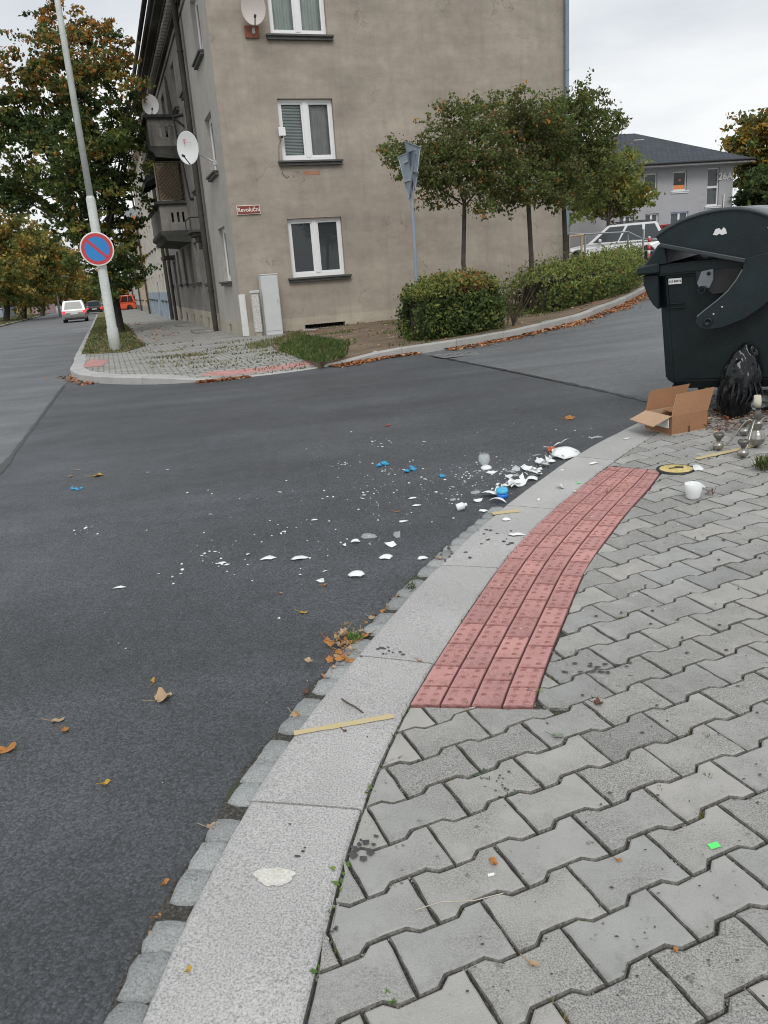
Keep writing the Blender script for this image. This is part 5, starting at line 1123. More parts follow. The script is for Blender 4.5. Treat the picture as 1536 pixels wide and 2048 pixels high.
# ---------------------------------------------------------------- grey office house 26A
P_HOUSE = plaster('house_grey_render', (.42, .42, .43), .04, (.2, .2, .2), streak=.12)
HA = 82.; hu = Vector((-math.sin(R(HA)), -math.cos(R(HA)), 0)); hc = AT(1464, 400, 47.); hz0 = 1.1; hc.z = 0
hn = Vector((hu.y, -hu.x, 0)); hn = hn if hn.y < 0 else -hn
def HH(px, py):
    d = Vector(ray(px, py)); t = (hc-Vector(EYE)).dot(hn)/d.dot(hn); p = Vector(EYE)+d*t; return (p-hc).dot(hu), p.z
def rect(x0, x1, y0, y1):
    (a, b), (c, d) = HH(x0, y0), HH(x1, y1); return (min(a, c), max(a, c), min(b, d), max(b, d))
hs = empty('office_house', (hc.x, hc.y, 0), math.atan2(hu.y, hu.x), 'grey two storey house numbered 26A with dark hipped roof and white windows', 'house')
wl = Wall((0, 0, 0), (1, 0, 0), (0, 1 if (Matrix.Rotation(math.atan2(hu.y, hu.x), 3, 'Z') @ Vector((0, 1, 0))).dot(hn) > 0 else -1, 0)); sy = wl.n.y
HO = [rect(1347, 1373, 343, 381), rect(1289, 1314, 347, 384), rect(1236, 1260, 351, 388), rect(1416, 1436, 336, 411), rect(1341, 1375, 425, 470), rect(1290, 1316, 428, 470), rect(1238, 1262, 432, 470)]
HL, HD = 9.6, 10.; ev = HH(1464, 322)[1]
mb = MB(); wl.face(mb, 0, HL, hz0-1, ev, HO, .18); mb.quad((0, 0, hz0-1), (0, -sy*HD, hz0-1), (0, -sy*HD, ev), (0, 0, ev)); mb.quad((HL, 0, hz0-1), (HL, -sy*HD, hz0-1), (HL, -sy*HD, ev), (HL, 0, ev)); mb.quad((0, -sy*HD, hz0-1), (HL, -sy*HD, hz0-1), (HL, -sy*HD, ev), (0, -sy*HD, ev)); mb.build('wall', P_HOUSE, hs)
GG = glassmat('grey_glass', clear=.35, dark=(.12, .14, .15))
for k, h_ in enumerate(HO): window(hs, wl, *h_, dep=.1, fr=.07, leaves=1 if k < 4 else 2, simple=True, glass=DGLASS if k == 0 else GG, sill=.08, sillmat=WHITEPVC, inside=None)
mb = MB(); h_ = HO[0]; wl.bx(mb, h_[0]+.05, h_[1]-.05, .22, .3, h_[2]+.1, h_[2]+.32); mb.build('lit_shelf', M('lamp_glow', (.9, .35, .1), .5, emit=(1., .3, .06, 2.2)), hs)
mb = MB(); wl.bx(mb, h_[0]+.2, h_[1]-.5, .3, .33, h_[3]-.5, h_[3]-.38); mb.build('lit_strip', M('lamp_glow_dim', (.8, .25, .1), .5, emit=(1., .2, .05, .7)), hs)
h3 = HO[3]; mb = MB(); zt_ = h3[2]+(h3[3]-h3[2])*.5; wl.bx(mb, h3[0]+.06, h3[1]-.06, .085, .15, zt_-.06, zt_+.06); mb.build('transom', WHITEPVC, hs)
oh = .75; rv = 3.1; rh = rv-.02; x0, x1, y0, y1 = -oh, HL+oh, sy*oh, -sy*(HD+oh); ym = (y0+y1)/2; zr = AT(1290, 266, 51.6).z; r0_, r1_ = 3.5, 5.2
mb = MB(); E_ = [(x0, y0, ev), (x1, y0, ev), (x1, y1, ev), (x0, y1, ev)]; A_, B_ = (r0_, ym, zr), (r1_, ym, zr)
mb.quad(E_[0], E_[1], B_, A_); mb.quad(E_[2], E_[3], A_, B_); mb.add([E_[1], E_[2], B_], ((0, 1, 2),)); mb.add([E_[3], E_[0], A_], ((0, 1, 2),)); rf = mb.build('roof', DARKROOF, hs)
mb = MB(); mb.bbox((x0, min(y0, y1), ev-.16), (x1, max(y0, y1), ev-.02)); mb.build('eaves', M('white_eaves', (.5, .5, .5), .6), hs)
mb = MB(); mb.tube([(x0, y0+sy*.06, ev-.02), (x1, y0+sy*.06, ev-.02)], .07, 6); mb.build('gutter', IRON, hs, recalc=False)
mb = MB(); pk = Vector(A_).lerp(Vector(E_[0]).lerp(Vector(E_[1]), .45), .12); mb.box((r0_+.4, ym+sy*1.2, zr-.62), (.65, .35, .16)); mb.build('skylight', SWHITE, rf)
mb = MB(); mb.tube([wl.at(.55, hz0+1.3, -.08), wl.at(.55, HH(1450, 388)[1], -.08)], .04, 6); mb.build('white_pipe', WHITEPVC, hs, recalc=False)
u26, z26 = HH(1450, 353); ML = Matrix(((-1, 0, 0, 0), (0, 0, sy, 0), (0, 1, 0, 0), (0, 0, 0, 1))) if sy > 0 else Matrix.Rotation(R(90), 4, 'X')
letter_part('house_number', '26A', .52, hs, SWHITE, Matrix.Translation(wl.at(u26, z26, -.03)) @ ML, .02)
# houses glimpsed between the trunks on the left
def block(label, px0, px1, y_top, Y, mat, name='low_building', roof=None):
    a, b = AT(px0, 640, Y), AT(px1, 640, Y); zt = AT((px0+px1)/2, y_top, Y).z; r = empty(name, (a.x, a.y, 0), 0, label, 'building'); L = b.x-a.x; zb = -1.6
    w = Wall((0, 0, 0), (1, 0, 0), (0, -1, 0)); ho = [(L*.3, L*.3+.9, zb+1.9, min(zb+3., zt-.3)), (L*.65, L*.65+.9, zb+1.9, min(zb+3., zt-.3))]
    mb = MB(); w.face(mb, 0, L, zb, zt, ho); mb.quad((0, 0, zb), (0, 7, zb), (0, 7, zt), (0, 0, zt)); mb.quad((L, 0, zb), (L, 7, zb), (L, 7, zt), (L, 0, zt)); mb.quad((0, 7, zb), (L, 7, zb), (L, 7, zt), (0, 7, zt)); mb.build('wall', mat, r)
    for h_ in ho: window(r, w, *h_, simple=True, glass=DGLASS, sill=.06)
    mb = MB(); mb.add([(-.3, -.3, zt), (L+.3, -.3, zt), (L+.3, 7.3, zt), (-.3, 7.3, zt), (L*.2, 3.5, zt+1.4), (L*.8, 3.5, zt+1.4)], ((0, 1, 5, 4), (1, 2, 5), (2, 3, 4, 5), (3, 0, 4))); mb.build('roof', roof or REDROOF, r); return r
block('pale blue grey wall building at the far left edge behind the trees', -30, 8, 606, 108, P_BLUE); block('yellow low house between the first and second tree trunk', 13, 40, 605, 112, P_YEL); block('pink low house between the second and third tree trunk', 50, 78, 606, 116, P_PINKW); block('pale low house behind the slim lamp pole', 86, 122, 608, 125, P_PALE)
block('white gabled house closing the end of the main road', 180, 205, 585, 170, P_PALE, 'distant_house', DARKROOF)

# ---------------------------------------------------------------- cars
TYRE = M('tyre_rubber', (.018, .018, .019), .85, .2, 30); RIM = M('alloy_rim', (.45, .46, .47), .35, .05, 8, metal=.8); CGLASS = glassmat('car_glass', clear=.3, dark=(.015, .02, .025)); TRIM = M('black_trim', (.02, .02, .022), .5, .1, 9); PLATE = M('number_plate', (.7, .7, .68), .4, .03)
LAMPR = M('tail_lamp', (.35, .02, .025), .25, .05); LAMPON = M('brake_lamp_lit', (.9, .05, .05), .3, emit=(1., .03, .05, 1.5)); LAMPW = M('headlamp', (.7, .72, .75), .15, .03)
def paint(name, col, metal=0.):
    m = M(name, col, .28, .03, 2, metal=metal); m.node_tree.nodes['Principled BSDF'].inputs['Coat Weight'].default_value = .6; m.node_tree.nodes['Principled BSDF'].inputs['Coat Roughness'].default_value = .08; return m
def car(label, loc, heading, col, L=4.4, Wd=1.8, H=1.6, kind='suv', brake=False, rails=None, cat='car', lower=None):
    """heading: direction the nose points to (degrees clockwise from forward); local x to the nose"""
    r = empty('car', loc, R(90-heading), label, cat); hw = Wd/2; zb, zl = .24, H*.56; wr = .34; fx, rx = L/2-.85, -L/2+.8
    P = {'suv': [(-L/2+.02, .5), (-L/2, .72), (-L/2+.06, zl)], 'sedan': [(-L/2+.02, .5), (-L/2, .7), (-L/2+.05, zl-.02)], 'hatch': [(-L/2+.02, .5), (-L/2, .7), (-L/2+.1, zl)]}[kind]
    prof = [(-L/2+.12, zb), (rx-wr-.05, zb)]+[(rx-(wr+.05)*math.cos(t), zb+(wr+.14)*math.sin(t)) for t in np.linspace(.0, math.pi, 9)[1:-1]]+[(rx+wr+.05, zb), (fx-wr-.05, zb)]+[(fx-(wr+.05)*math.cos(t), zb+(wr+.14)*math.sin(t)) for t in np.linspace(0, math.pi, 9)[1:-1]]+[(fx+wr+.05, zb), (L/2-.12, zb+.03), (L/2-.02, .45), (L/2-.03, .68), (L/2-.25, zl-.14), (L/2-1.15, zl-.01)]+list(reversed(P))
    mb = MB(); ys = [-hw, -hw*.985, hw*.985, hw]; n = len(prof); V = []
    for y in (-hw, -hw*.9, hw*.9, hw):
        for x, z in prof:
            e = (1 if abs(y) < hw*.95 else 0); tp = .0 if e else (.05 if z > .8*zl or z < .3 else 0.); fy = 1-.12*max(0, abs(x)-L/2+.45)/.45; V.append((x, y*fy*(1-tp), z))
    fs = [tuple(reversed(range(n))), tuple(range(3*n, 4*n))]+[(k*n+i, k*n+(i+1) % n, (k+1)*n+(i+1) % n, (k+1)*n+i) for k in range(3) for i in range(n)]
    mb.add(V, fs); mb.build('body', col, r, bevel=.03, segs=2)
    if lower:
        mb = MB(); mb.bbox((-L/2-.015, -hw*.9, .34), (-L/2+.1, hw*.9, .5)); mb.build('bumper', lower, r, bevel=.03)
    c0, c1 = {'suv': (-L/2+.06, L/2-1.2), 'sedan': (-L/2+.75, L/2-1.25), 'hatch': (-L/2+.1, L/2-1.15)}[kind]; t0, t1 = {'suv': (-L/2+.42, c1-.85), 'sedan': (c0+.65, c1-.85), 'hatch': (-L/2+.55, c1-.8)}[kind]
    bw, tw = hw*.95, hw*.76; B_ = [(c0, -bw, zl-.03), (c1, -bw, zl-.03), (c1, bw, zl-.03), (c0, bw, zl-.03)]; Tt = [(t0, -tw, H-.03), (t1, -tw, H-.05), (t1, tw, H-.05), (t0, tw, H-.03)]
    mb = MB(); mb.add(B_+Tt+[((t0+t1)/2, 0, H+.015)], ((0, 1, 5, 4), (1, 2, 6, 5), (2, 3, 7, 6), (3, 0, 4, 7), (4, 5, 8), (5, 6, 8), (6, 7, 8), (7, 4, 8))); mb.build('cabin', col, r, bevel=.035, segs=2)
    def pane(name, a, b, c, d, u0, u1, v0, v1, par=r):
        a, b, c, d = map(Vector, (a, b, c, d)); nn = (b-a).cross(d-a).normalized(); ctr = (a+b+c+d)/4
        if nn.dot(ctr-Vector((0, 0, H*.7))) < 0: nn = -nn
        q = lambda u, v: (a*(1-u)+b*u)*(1-v)+(d*(1-u)+c*u)*v
        mb = MB(); mb.add([q(u0, v0)+nn*.012, q(u1, v0)+nn*.012, q(u1-.02, v1)+nn*.012, q(u0+.02, v1)+nn*.012], ((0, 1, 2, 3),)); mb.build(name, CGLASS, par, recalc=False)
    for sgn, (i, j, k, l) in ((-1, (0, 1, 5, 4)), (1, (3, 2, 6, 7))):
        A4 = (B_+Tt); cuts = (.03, .27, .6, .95) if kind != 'sedan' else (.08, .48, .92)
        for u0, u1 in zip(cuts[:-1], cuts[1:]): pane('side_window', A4[i], A4[j], A4[k], A4[l], u0+.008, u1-.008, .08, .9)
    pane('rear_window', B_[3], B_[0], Tt[0], Tt[3], .09, .91, .14, .88); pane('windscreen', B_[1], B_[2], Tt[2], Tt[1], .06, .94, .08, .92)
    for x in (fx, rx):
        for sgn in (-1, 1):
            c = (x, sgn*(hw-.11), wr); mb = MB(); mb.lathe([(wr*.6, -.1), (wr*.94, -.1), (wr, -.06), (wr, .06), (wr*.94, .1), (wr*.6, .1)], 20, c, axis=(0, 1, 0)); w_ = mb.build('wheel', TYRE, r)
            mb = MB(); mb.lathe([(0, .05), (wr*.2, .07), (wr*.25, .04), (wr*.6, .085), (wr*.63, .1)] if sgn > 0 else [(wr*.63, -.1), (wr*.6, -.085), (wr*.25, -.04), (wr*.2, -.07), (0, -.05)], 12, c, axis=(0, 1, 0)); mb.build('rim', RIM, w_)
    for sgn in (-1, 1):
        mb = MB(); zt = zl-.02 if kind == 'suv' else zl-.06; mb.box((-L/2+.045, sgn*hw*.81, zt-.12), (.13, hw*.22, .2 if kind == 'suv' else .15)); mb.build('tail_light', LAMPON if brake else LAMPR, r, bevel=.02)
        mb = MB(); mb.box((L/2-.15, sgn*hw*.72, .72), (.22, hw*.34, .14)); mb.build('headlight', LAMPW, r, bevel=.03)
        mb = MB(); mb.box((c1-.55, sgn*(hw+.06), zl+.1), (.12, .2, .13)); mb.build('mirror', col, r, bevel=.03)
        if rails: mb = MB(); mb.tube([(t0+.1, sgn*tw*.95, H+.0), (t0+.3, sgn*tw*.95, H+.05), (t1-.3, sgn*tw*.95, H+.05), (t1-.1, sgn*tw*.95, H-.02)], .022, 6); mb.build('roof_rail', rails, r, recalc=False)
        for x in (-.15, .85):
            mb = MB(); mb.box((x-.3, sgn*(hw+.012), zl-.1), (.2, .02, .03)); mb.build('door_handle', col, r)
    mb = MB(); mb.box((-L/2-.008, 0, zl-.25), (.02, .52, .115)); mb.build('number_plate', PLATE, r)
    mb = MB(); mb.bbox((-L/2+.03, -hw*.82, .22), (-L/2+.2, hw*.82, .36)); mb.build('bumper_trim', TRIM, r, bevel=.02)
    mb = MB(); mb.bbox((-L/2+.25, -hw*.86, .2), (L/2-.25, hw*.86, .3)); mb.build('underside', TRIM, r)
    return r
def on_road(s, n): p = bl(n, s); return Vector((p.x, p.y, Tz(p.x, p.y)+RDZ))
SILVER = paint('silver_paint', (.33, .33, .325), .3); WHITEP = paint('white_paint', (.75, .76, .77)); DKP = paint('dark_grey_paint', (.035, .038, .045), .3); ORP = paint('orange_paint', (.70, .11, .035)); REDP = paint('red_paint', (.35, .03, .03)); BLUEP = paint('blue_paint', (.03, .14, .4))
car('silver estate car driving away with brake lights lit', on_road(46.5, -5.6), -18, SILVER, 4.5, 1.78, 1.62, 'suv', True, STEEL)
car('dark saloon car ahead of the silver car with brake lights lit', G(190, 627, RDZ), -19, DKP, 4.6, 1.8, 1.42, 'sedan', True)
p = AT(246, 616, 92.); p.z = AT(246, 623, 92.).z; car('orange van like car standing across the end of the pavement', p, -72, ORP, 4.6, 1.8, 1.75, 'suv')
p = AT(229, 612, 110.); p.z = AT(229, 619, 110).z; car('white car half hidden behind the maple trunk', p, -75, WHITEP, 4.2, 1.75, 1.5, 'hatch')
PY = 37.; cz_ = AT(1230, 520, PY).z
def parked(px, Y): p = AT(px, 500, Y); return Vector((p.x, p.y, 1.0+.012*(Y-37)))
car('white parked estate car seen from its side behind the hedge', parked(1224, 35.), -71, WHITEP, 4.4, 1.8, 1.66, 'suv', False, TRIM)
car('red parked hatchback with red tail light behind the white car', parked(1296, 40.), -40, REDP, 4.2, 1.78, 1.6, 'hatch', False)
car('blue parked car glimpsed next to the big bin lid', parked(1345, 46.), -60, BLUEP, 4.1, 1.75, 1.5, 'hatch')
# railing, stakes and bollard before the parked cars
RAILM = M('grey_rail', (.32, .34, .36), .5, .1, 6, metal=.4)
rl = empty('railing', (0, 0, 0), 0, 'grey tubular railing in front of the parked cars', 'railing'); rp = [AT(1085, 480, 31.), AT(1170, 484, 30.5), AT(1256, 480, 30.), AT(1286, 495, 28.8), AT(1330, 497, 28.5)]; rl.location = rp[2]
for k, p in enumerate(rp):
    t = p-rp[2]; mb = MB(); mb.tube([(t.x, t.y, .0+.12-.85 if False else -.75), (t.x, t.y, .3)], .035, 8); mb.build('post', RAILM, rl, recalc=False)
mb = MB(); mb.tube([p-rp[2]+Vector((0, 0, .28)) for p in rp[:3]], .028, 6); mb.build('rail', RAILM, rl, recalc=False); mb = MB(); mb.tube([p-rp[2]+Vector((0, 0, .28)) for p in rp[2:]], .028, 6); mb.build('rail', RAILM, rl, recalc=False)
mb = MB(); mb.tube([p-rp[2]+Vector((0, 0, -.1)) for p in rp[2:]], .022, 6); mb.build('rail', RAILM, rl, recalc=False)
p = AT(1298, 495, 27.6); bo = empty('bollard', p-Vector((0, 0, .35)), 0, 'red and white striped bollard by the railing', 'bollard')
for k in range(5): mb = MB(); mb.lathe([(.05, k*.13), (.05, k*.13+.13)], 10); mb.build('band', SRED if k % 2 == 0 else SWHITE, bo)
mb = MB(); mb.lathe([(.05, .65), (.045, .69), (0, .71)], 10); mb.build('cap', SWHITE, bo)
p = AT(1155, 482, 30.); st = empty('tree_stake', p, 0, 'pale wooden tree stake frame left of the parked white car', 'stake'); STK = M('stake_wood', (.42, .32, .2), .8, .15, 9)
for dx in (-.3, .15): mb = MB(); mb.tube([(dx, 0, -.9), (dx, 0, .2)], .04, 8); mb.build('post', STK, st, recalc=False)
mb = MB(); mb.tube([(-.38, 0, .17), (.22, 0, .2)], .035, 8); mb.build('crossbar', STK, st, recalc=False)
# street drain by the far kerb
dg = G(912, 712, RDZ); dn = empty('drain_grate', (dg.x, dg.y, dg.z+.008), 0, 'iron drain grate among red leaves at the far kerb', 'drain'); i = nearest_on(EDGE, dg); t = EDGE[i+3]-EDGE[i-3]; dn.rotation_euler.z = math.atan2(t[1], t[0])
GRT = M('grate_metal', (.3, .3, .3), .5, .2, 20, metal=.4); mb = MB(); mb.bbox((-.3, -.22, 0), (.3, .22, .004)); mb.build('pit', IRON, dn)
mb = MB(); mb.bbox((-.3, -.22, .005), (.3, -.18, .02)); mb.bbox((-.3, .18, .005), (.3, .22, .02)); mb.bbox((-.3, -.18, .005), (-.26, .18, .02)); mb.bbox((.26, -.18, .005), (.3, .18, .02)); mb.build('frame', GRT, dn)
for k in range(6): mb = MB(); mb.bbox((-.23+k*.082, -.18, .006), (-.195+k*.082, .18, .022)); mb.build('bar', GRT, dn)
# ---------------------------------------------------------------- the big wheeled bin
BING = M('bin_plastic', (.0095, .0175, .0195), .42, .25, 7, .12, 90, .001, spec=.35); BINL = M('bin_lid_plastic', (.011, .021, .0245), .4, .22, 6, .1, 80, .001, spec=.38)
bp = G(1446, 834); bnd = empty('wheeled_bin', bp, R(-50+17), 'big dark green wheeled refuse bin with a domed lid at the pavement edge', 'refuse bin')
YAW = R(18)
# local x runs across the end that faces the camera, y along the bin, z up; the bin stands on the slope
gx = (Tz(bp.x+.5, bp.y)-Tz(bp.x-.5, bp.y)); gy = (Tz(bp.x, bp.y+.5)-Tz(bp.x, bp.y-.5)); nrm = Vector((-gx, -gy, 1)).normalized()
BYAW = R(-33); bnd.rotation_mode = 'QUATERNION'; bnd.rotation_quaternion = Vector((0, 0, 1)).rotation_difference(nrm) @ Matrix.Rotation(BYAW, 3, 'Z').to_quaternion()
Wt, Wb, Lt, Lb = .50, .44, 1.28, 1.16; zb_, zr_ = .19, 1.12
def ringb(w, y0, y1, z, ch=.07): return [(-w, y0+ch, z), (-w+ch, y0, z), (w-ch, y0, z), (w, y0+ch, z), (w, y1-ch, z), (w-ch, y1, z), (-w+ch, y1, z), (-w, y1-ch, z)]
rings = [ringb(Wb-.08, .14, Lb, zb_), ringb(Wb-.0, .075, Lb+.06, zb_+.075), ringb(Wt-.03, .02, Lt+.02, .98), ringb(Wt-.03, .015, Lt+.02, 1.03), ringb(Wt+.02, -.02, Lt+.06, 1.045), ringb(Wt+.02, -.02, Lt+.06, zr_)]
mb = MB(); V = [v for r in rings for v in r]; mb.add(V, [(k*8+i, k*8+(i+1) % 8, k*8+8+(i+1) % 8, k*8+8+i) for k in range(5) for i in range(8)]+[tuple(reversed(range(8))), tuple(range(40, 48))]); mb.build('body', BING, bnd, bevel=.012, segs=2)
mb = MB()
for x in (-.2, 0., .2):
    pass
mb.bbox((-.44, .03, .30), (-.40, .06, .90)); 
# lid: a drum sliding over the top, closed by a plate at each end
n = 22; Rr = .565; cz0 = 1.0; AP = np.array([(-.47, 1.325), (-.40, 1.37), (-.28, 1.418), (-.14, 1.447), (0., 1.455), (.12, 1.44), (.24, 1.398), (.35, 1.33), (.44, 1.235), (.5, 1.12), (.525, 1.05)]); tt_ = np.linspace(0, len(AP)-1, n); arc = [(float(np.interp(q, range(len(AP)), AP[:, 0])), float(np.interp(q, range(len(AP)), AP[:, 1]))) for q in tt_]
mb = MB(); V = []
for y in (-.045, Lt+.085):
    V += [(x, y, z) for x, z in arc]
V2 = [(x*.965, y, cz0+(z-cz0)*.96) for y in (-.045, Lt+.085) for x, z in arc]
mb.add(V+V2, [(i, i+1, n+i+1, n+i) for i in range(n-1)]+[(2*n+i+1, 2*n+i, 3*n+i, 3*n+i+1) for i in range(n-1)]+[(0, n, 3*n, 2*n), (n-1, 3*n-1+n-n+0, 4*n-1, 2*n-1) if False else (n-1, 3*n-1, 4*n-1, 2*n-1)]+[(i+1, i, 2*n+i, 2*n+i+1) for i in range(n-1)]+[(n+i, n+i+1, 3*n+i+1, 3*n+i) for i in range(n-1)], 0, True); lid = mb.build('lid', M('lid_outer', (.16, .18, .19), .35, .08, 3), bnd, recalc=True)  # lid skin in lighter grey: the sky's reflection is put into its colour
def endplate(y, yt, name='lid_end'):
    pts = [(x*.985, cz0+(z-cz0)*.985) for x, z in arc]+[(.49, 1.02), (.30, 1.0), (.14, 1.085), (-.41, 1.245)]
    mb = MB(); mb.prism(pts, y, yt, axis='y'); return mb.build(name, BINL, bnd, bevel=.006)
e1_ = endplate(-.065, -.03); e2_ = endplate(Lt+.075, Lt+.1)
mb = MB(); V = [(x*k, -.075, cz0+(z-cz0)*k) for k in (1.0, .95) for x, z in arc]; V = V+[(x, -.05, z) for x, y, z in V]
mb.add(V, [(i, i+1, n+i+1, n+i) for i in range(n-1)]+[(2*n+i, 2*n+i+1, i+1, i) for i in range(n-1)]+[(n+i, n+i+1, 3*n+i+1, 3*n+i) for i in range(n-1)], 0, True); mb.build('lid_rim', M('lid_edge', (.05, .062, .066), .4, .1, 4), e1_)
# swinging arm: a sector plate from the lid down to its pivot
arm = [(.13, 1.11), (.12, 1.04), (.08, .97), (.03, .905), (-.04, .845), (-.12, .785), (-.168, .745), (-.178, .70), (-.155, .665), (-.10, .648), (.0, .658), (.13, .705), (.25, .785), (.35, .885), (.43, .99), (.5, 1.1), (.3, 1.14)]
mb = MB(); mb.prism(arm, -.088, -.067, axis='y'); am = mb.build('lid_arm', BINL, bnd, bevel=.005)
mb = MB(); mb.tube([(x, -.09, z) for x, z in arm[1:7]], .0055, 6); mb.build('arm_edge', M('edge_highlight', (.12, .14, .14), .4, .1, 8), am, recalc=False)  # highlight along the arm's edge, painted as a lighter line
for x, z in ((-.005, .80), (-.06, .755), (.41, 1.225), (.345, 1.195), (.27, 1.29)): mb = MB(); mb.lathe([(.008, 0), (.006, .005), (0, .006)], 8, (x, -.088 if z < 1 else -.066, z), axis=(0, -1, 0)); mb.build('rivet', M('rivet_metal', (.45, .48, .5), .4, .05, 9, metal=.5), am)
mb = MB(); mb.lathe([(.03, 0), (.03, .012), (.018, .016), (.018, .004), (0, .004)], 14, (-.095, -.088, .705), axis=(0, -1, 0)); mb.build('pivot', BING, am)
mb = MB(); mb.lathe([(.028, 0), (.028, .003), (0, .003)], 14, (.335, -.066, 1.265), axis=(0, -1, 0)); mb.build('lid_hole', IRON, e1_)
# sloping bar along the lower edge of the lid end
mb = MB(); a, b = Vector((-.415, -.08, 1.27)), Vector((.14, -.08, 1.11)); d = (b-a).normalized(); u_ = Vector((d.z, 0, -d.x)); mb.add([a, b, b+u_*.028, a+u_*.028, a+Vector((0, -.035, 0)), b+Vector((0, -.035, 0)), b+u_*.028+Vector((0, -.03, 0)), a+u_*.028+Vector((0, -.03, 0))], ((0, 1, 5, 4), (3, 7, 6, 2), (0, 4, 7, 3), (1, 2, 6, 5), (4, 5, 6, 7), (0, 3, 2, 1))); mb.build('lid_bar', M('lid_edge', (.05, .062, .066)), bnd, bevel=.004)
mb = MB(); mb.prism([(-.565, 1.11), (-.45, 1.262), (-.40, 1.27), (-.38, 1.115)], -.02, Lt+.04, axis='y'); mb.prism([(-.60, 1.06), (-.60, 1.118), (-.44, 1.135), (-.44, 1.06)], -.045, Lt+.08, axis='y'); mb.build('front_ledge', BINL, bnd, bevel=.012)
mb = MB()
for y0_ in (.0, Lt-.1): mb.prism([(-.565, 1.055), (-.562, .99), (-.53, .90), (-.495, .84), (-.455, .80), (-.455, 1.055)], y0_, y0_+.1, axis='y')
mb.tube([(-.52, .05, .93), (-.52, Lt-.05, .93)], .022, 8); mb.build('push_handle', BING, bnd, bevel=.008)['kind'] = 'stuff'
# recessed pocket with the lifting pin
mb = MB(); pk = [(-.2, 1.075), (.11, 1.075), (.1, .96), (.04, .89), (-.08, .88), (-.19, .97)]; mb.prism(pk, -.012, .0, axis='y'); mb.build('pocket', IRON, bnd, bevel=.006)
SILVP = M('trunnion_metal', (.22, .25, .27), .4, .15, 14, metal=.5); mb = MB(); mb.prism([(-.155, 1.05), (-.075, 1.06), (-.075, .985), (-.1, .93), (-.165, .93), (-.185, .97)], -.03, -.012, axis='y'); tp = mb.build('lifting_plate', SILVP, bnd, bevel=.004)
mb = MB(); mb.tube([(-.135, -.01, .93), (-.135, -.12, .93)], .02, 12); mb.tube([(-.135, -.105, .93), (-.135, -.12, .93)], .027, 12); mb.build('lifting_pin', BING, tp, recalc=False)
mb = MB(); mb.lathe([(.014, 0), (0, .002)], 10, (-.105, -.031, 1.03), axis=(0, -1, 0)); mb.build('plate_hole', IRON, tp)
STK_ = M('sticker_white', (.72, .73, .72), .5, .04, 12)
mb = MB(); mb.bbox((-.385, .0195, .975), (-.295, .022, 1.015)); stk = mb.build('sticker', STK_, bnd); stk.location = (0, -.012, 0)
letter_part('sticker_number', '133 80073', .02, stk, TRIM, Matrix.Translation((-.34, .0185, .994)) @ RX, .0006)
mb = MB(); mb.add([(x*.045-.03, -.068, 1.30+z*.03) for x, z in ((-1, -.5), (-.4, -.7), (-.1, -.4), (.3, -.75), (1, -.5), (.8, .5), (.5, .9), (.2, .3), (-.1, .8), (-.6, .7), (-.8, .1))], (tuple(range(11)),)); mb.build('torn_sticker', STK_, e1_, recalc=False)
mb = MB()
for z in (.80, .83): mb.bbox((-.40, .018, z), (-.27, .045, z+.01))
mb.build('moulded_ribs', BING, bnd, bevel=.004)['kind'] = 'stuff'
for x, y in ((-.34, .2), (.34, .2), (-.34, Lb-.1), (.34, Lb-.1)):
    mb = MB(); mb.lathe([(.06, -.02), (.1, -.022), (.1, .022), (.06, .02)], 18, (x, y-.03, .1), axis=(1, 0, 0)); cw = mb.build('castor', TYRE, bnd)
    mb = MB(); mb.bbox((x-.035, y-.05, .1), (x-.026, y+.03, .2)); mb.bbox((x+.026, y-.05, .1), (x+.035, y+.03, .2)); mb.bbox((x-.05, y-.06, .19), (x+.05, y+.06, .215)); mb.build('castor_fork', IRON, cw)
# ---------------------------------------------------------------- black rubbish bag leaning on the bin
BAGM, n_, b_, o_n = _mat('bag_film'); v_ = _coord(n_); b_.inputs['Base Color'].default_value = (.004, .005, .006, 1); b_.inputs['Roughness'].default_value = .2; b_.inputs['Specular IOR Level'].default_value = .42
mpb = n_.nodes.new('ShaderNodeMapping'); mpb.inputs['Scale'].default_value = (1, 1, .45); n_.links.new(v_, mpb.inputs[0])
_bump(n_, b_, _noise(n_, mpb.outputs[0], 13., 3, .5), .035, .7)
from mathutils import noise as mnoise
def blob(name, c, r3, mat, amp, fr, seed, parent=None, sub=5, fold=0., flat=.0, shape=None):
    bm = bmesh.new(); bmesh.ops.create_icosphere(bm, subdivisions=sub, radius=1.)
    for v in bm.verts:
        d = v.co.normalized(); p = d*fr+Vector((seed, seed*.7, 0)); k = 1+amp*mnoise.fractal(p, .9, 2.1, 4)+fold*abs(mnoise.noise(Vector((d.x*fr*2, d.y*fr*2, d.z*fr*.8))+Vector((seed, 0, 0))))
        q = Vector((d.x*r3[0], d.y*r3[1], d.z*r3[2]))*k
        if shape: q = shape(q, d)
        if q.z < -r3[2]*(1-flat): q.z = -r3[2]*(1-flat)
        v.co = q
    me = bpy.data.meshes.new(name); bm.to_mesh(me); bm.free(); me.polygons.foreach_set('use_smooth', [True]*len(me.polygons)); me.materials.append(mat); o = bpy.data.objects.new(name, me); COL.objects.link(o); o.location = c
    if parent: o.parent = parent
    return o
bgp = AT(1477, 828, 5.62); bgp.z = Tz(bgp.x, bgp.y)
def bagshape(q, d):
    t = (q.z+.25)/.5; q.x += -.05*max(0, .7-t)+.02*t; q.x *= 1.08-.12*max(0, t-.45); return q
bag = blob('rubbish_bag', bgp+Vector((0, 0, .24)), (.125, .13, .265), BAGM, .12, 1.5, 3., None, 5, .2, .08, bagshape); tag(bag, 'black plastic rubbish bag slumped upright against the end of the bin', 'rubbish bag')
mb = MB(); rr_ = random.Random(4)
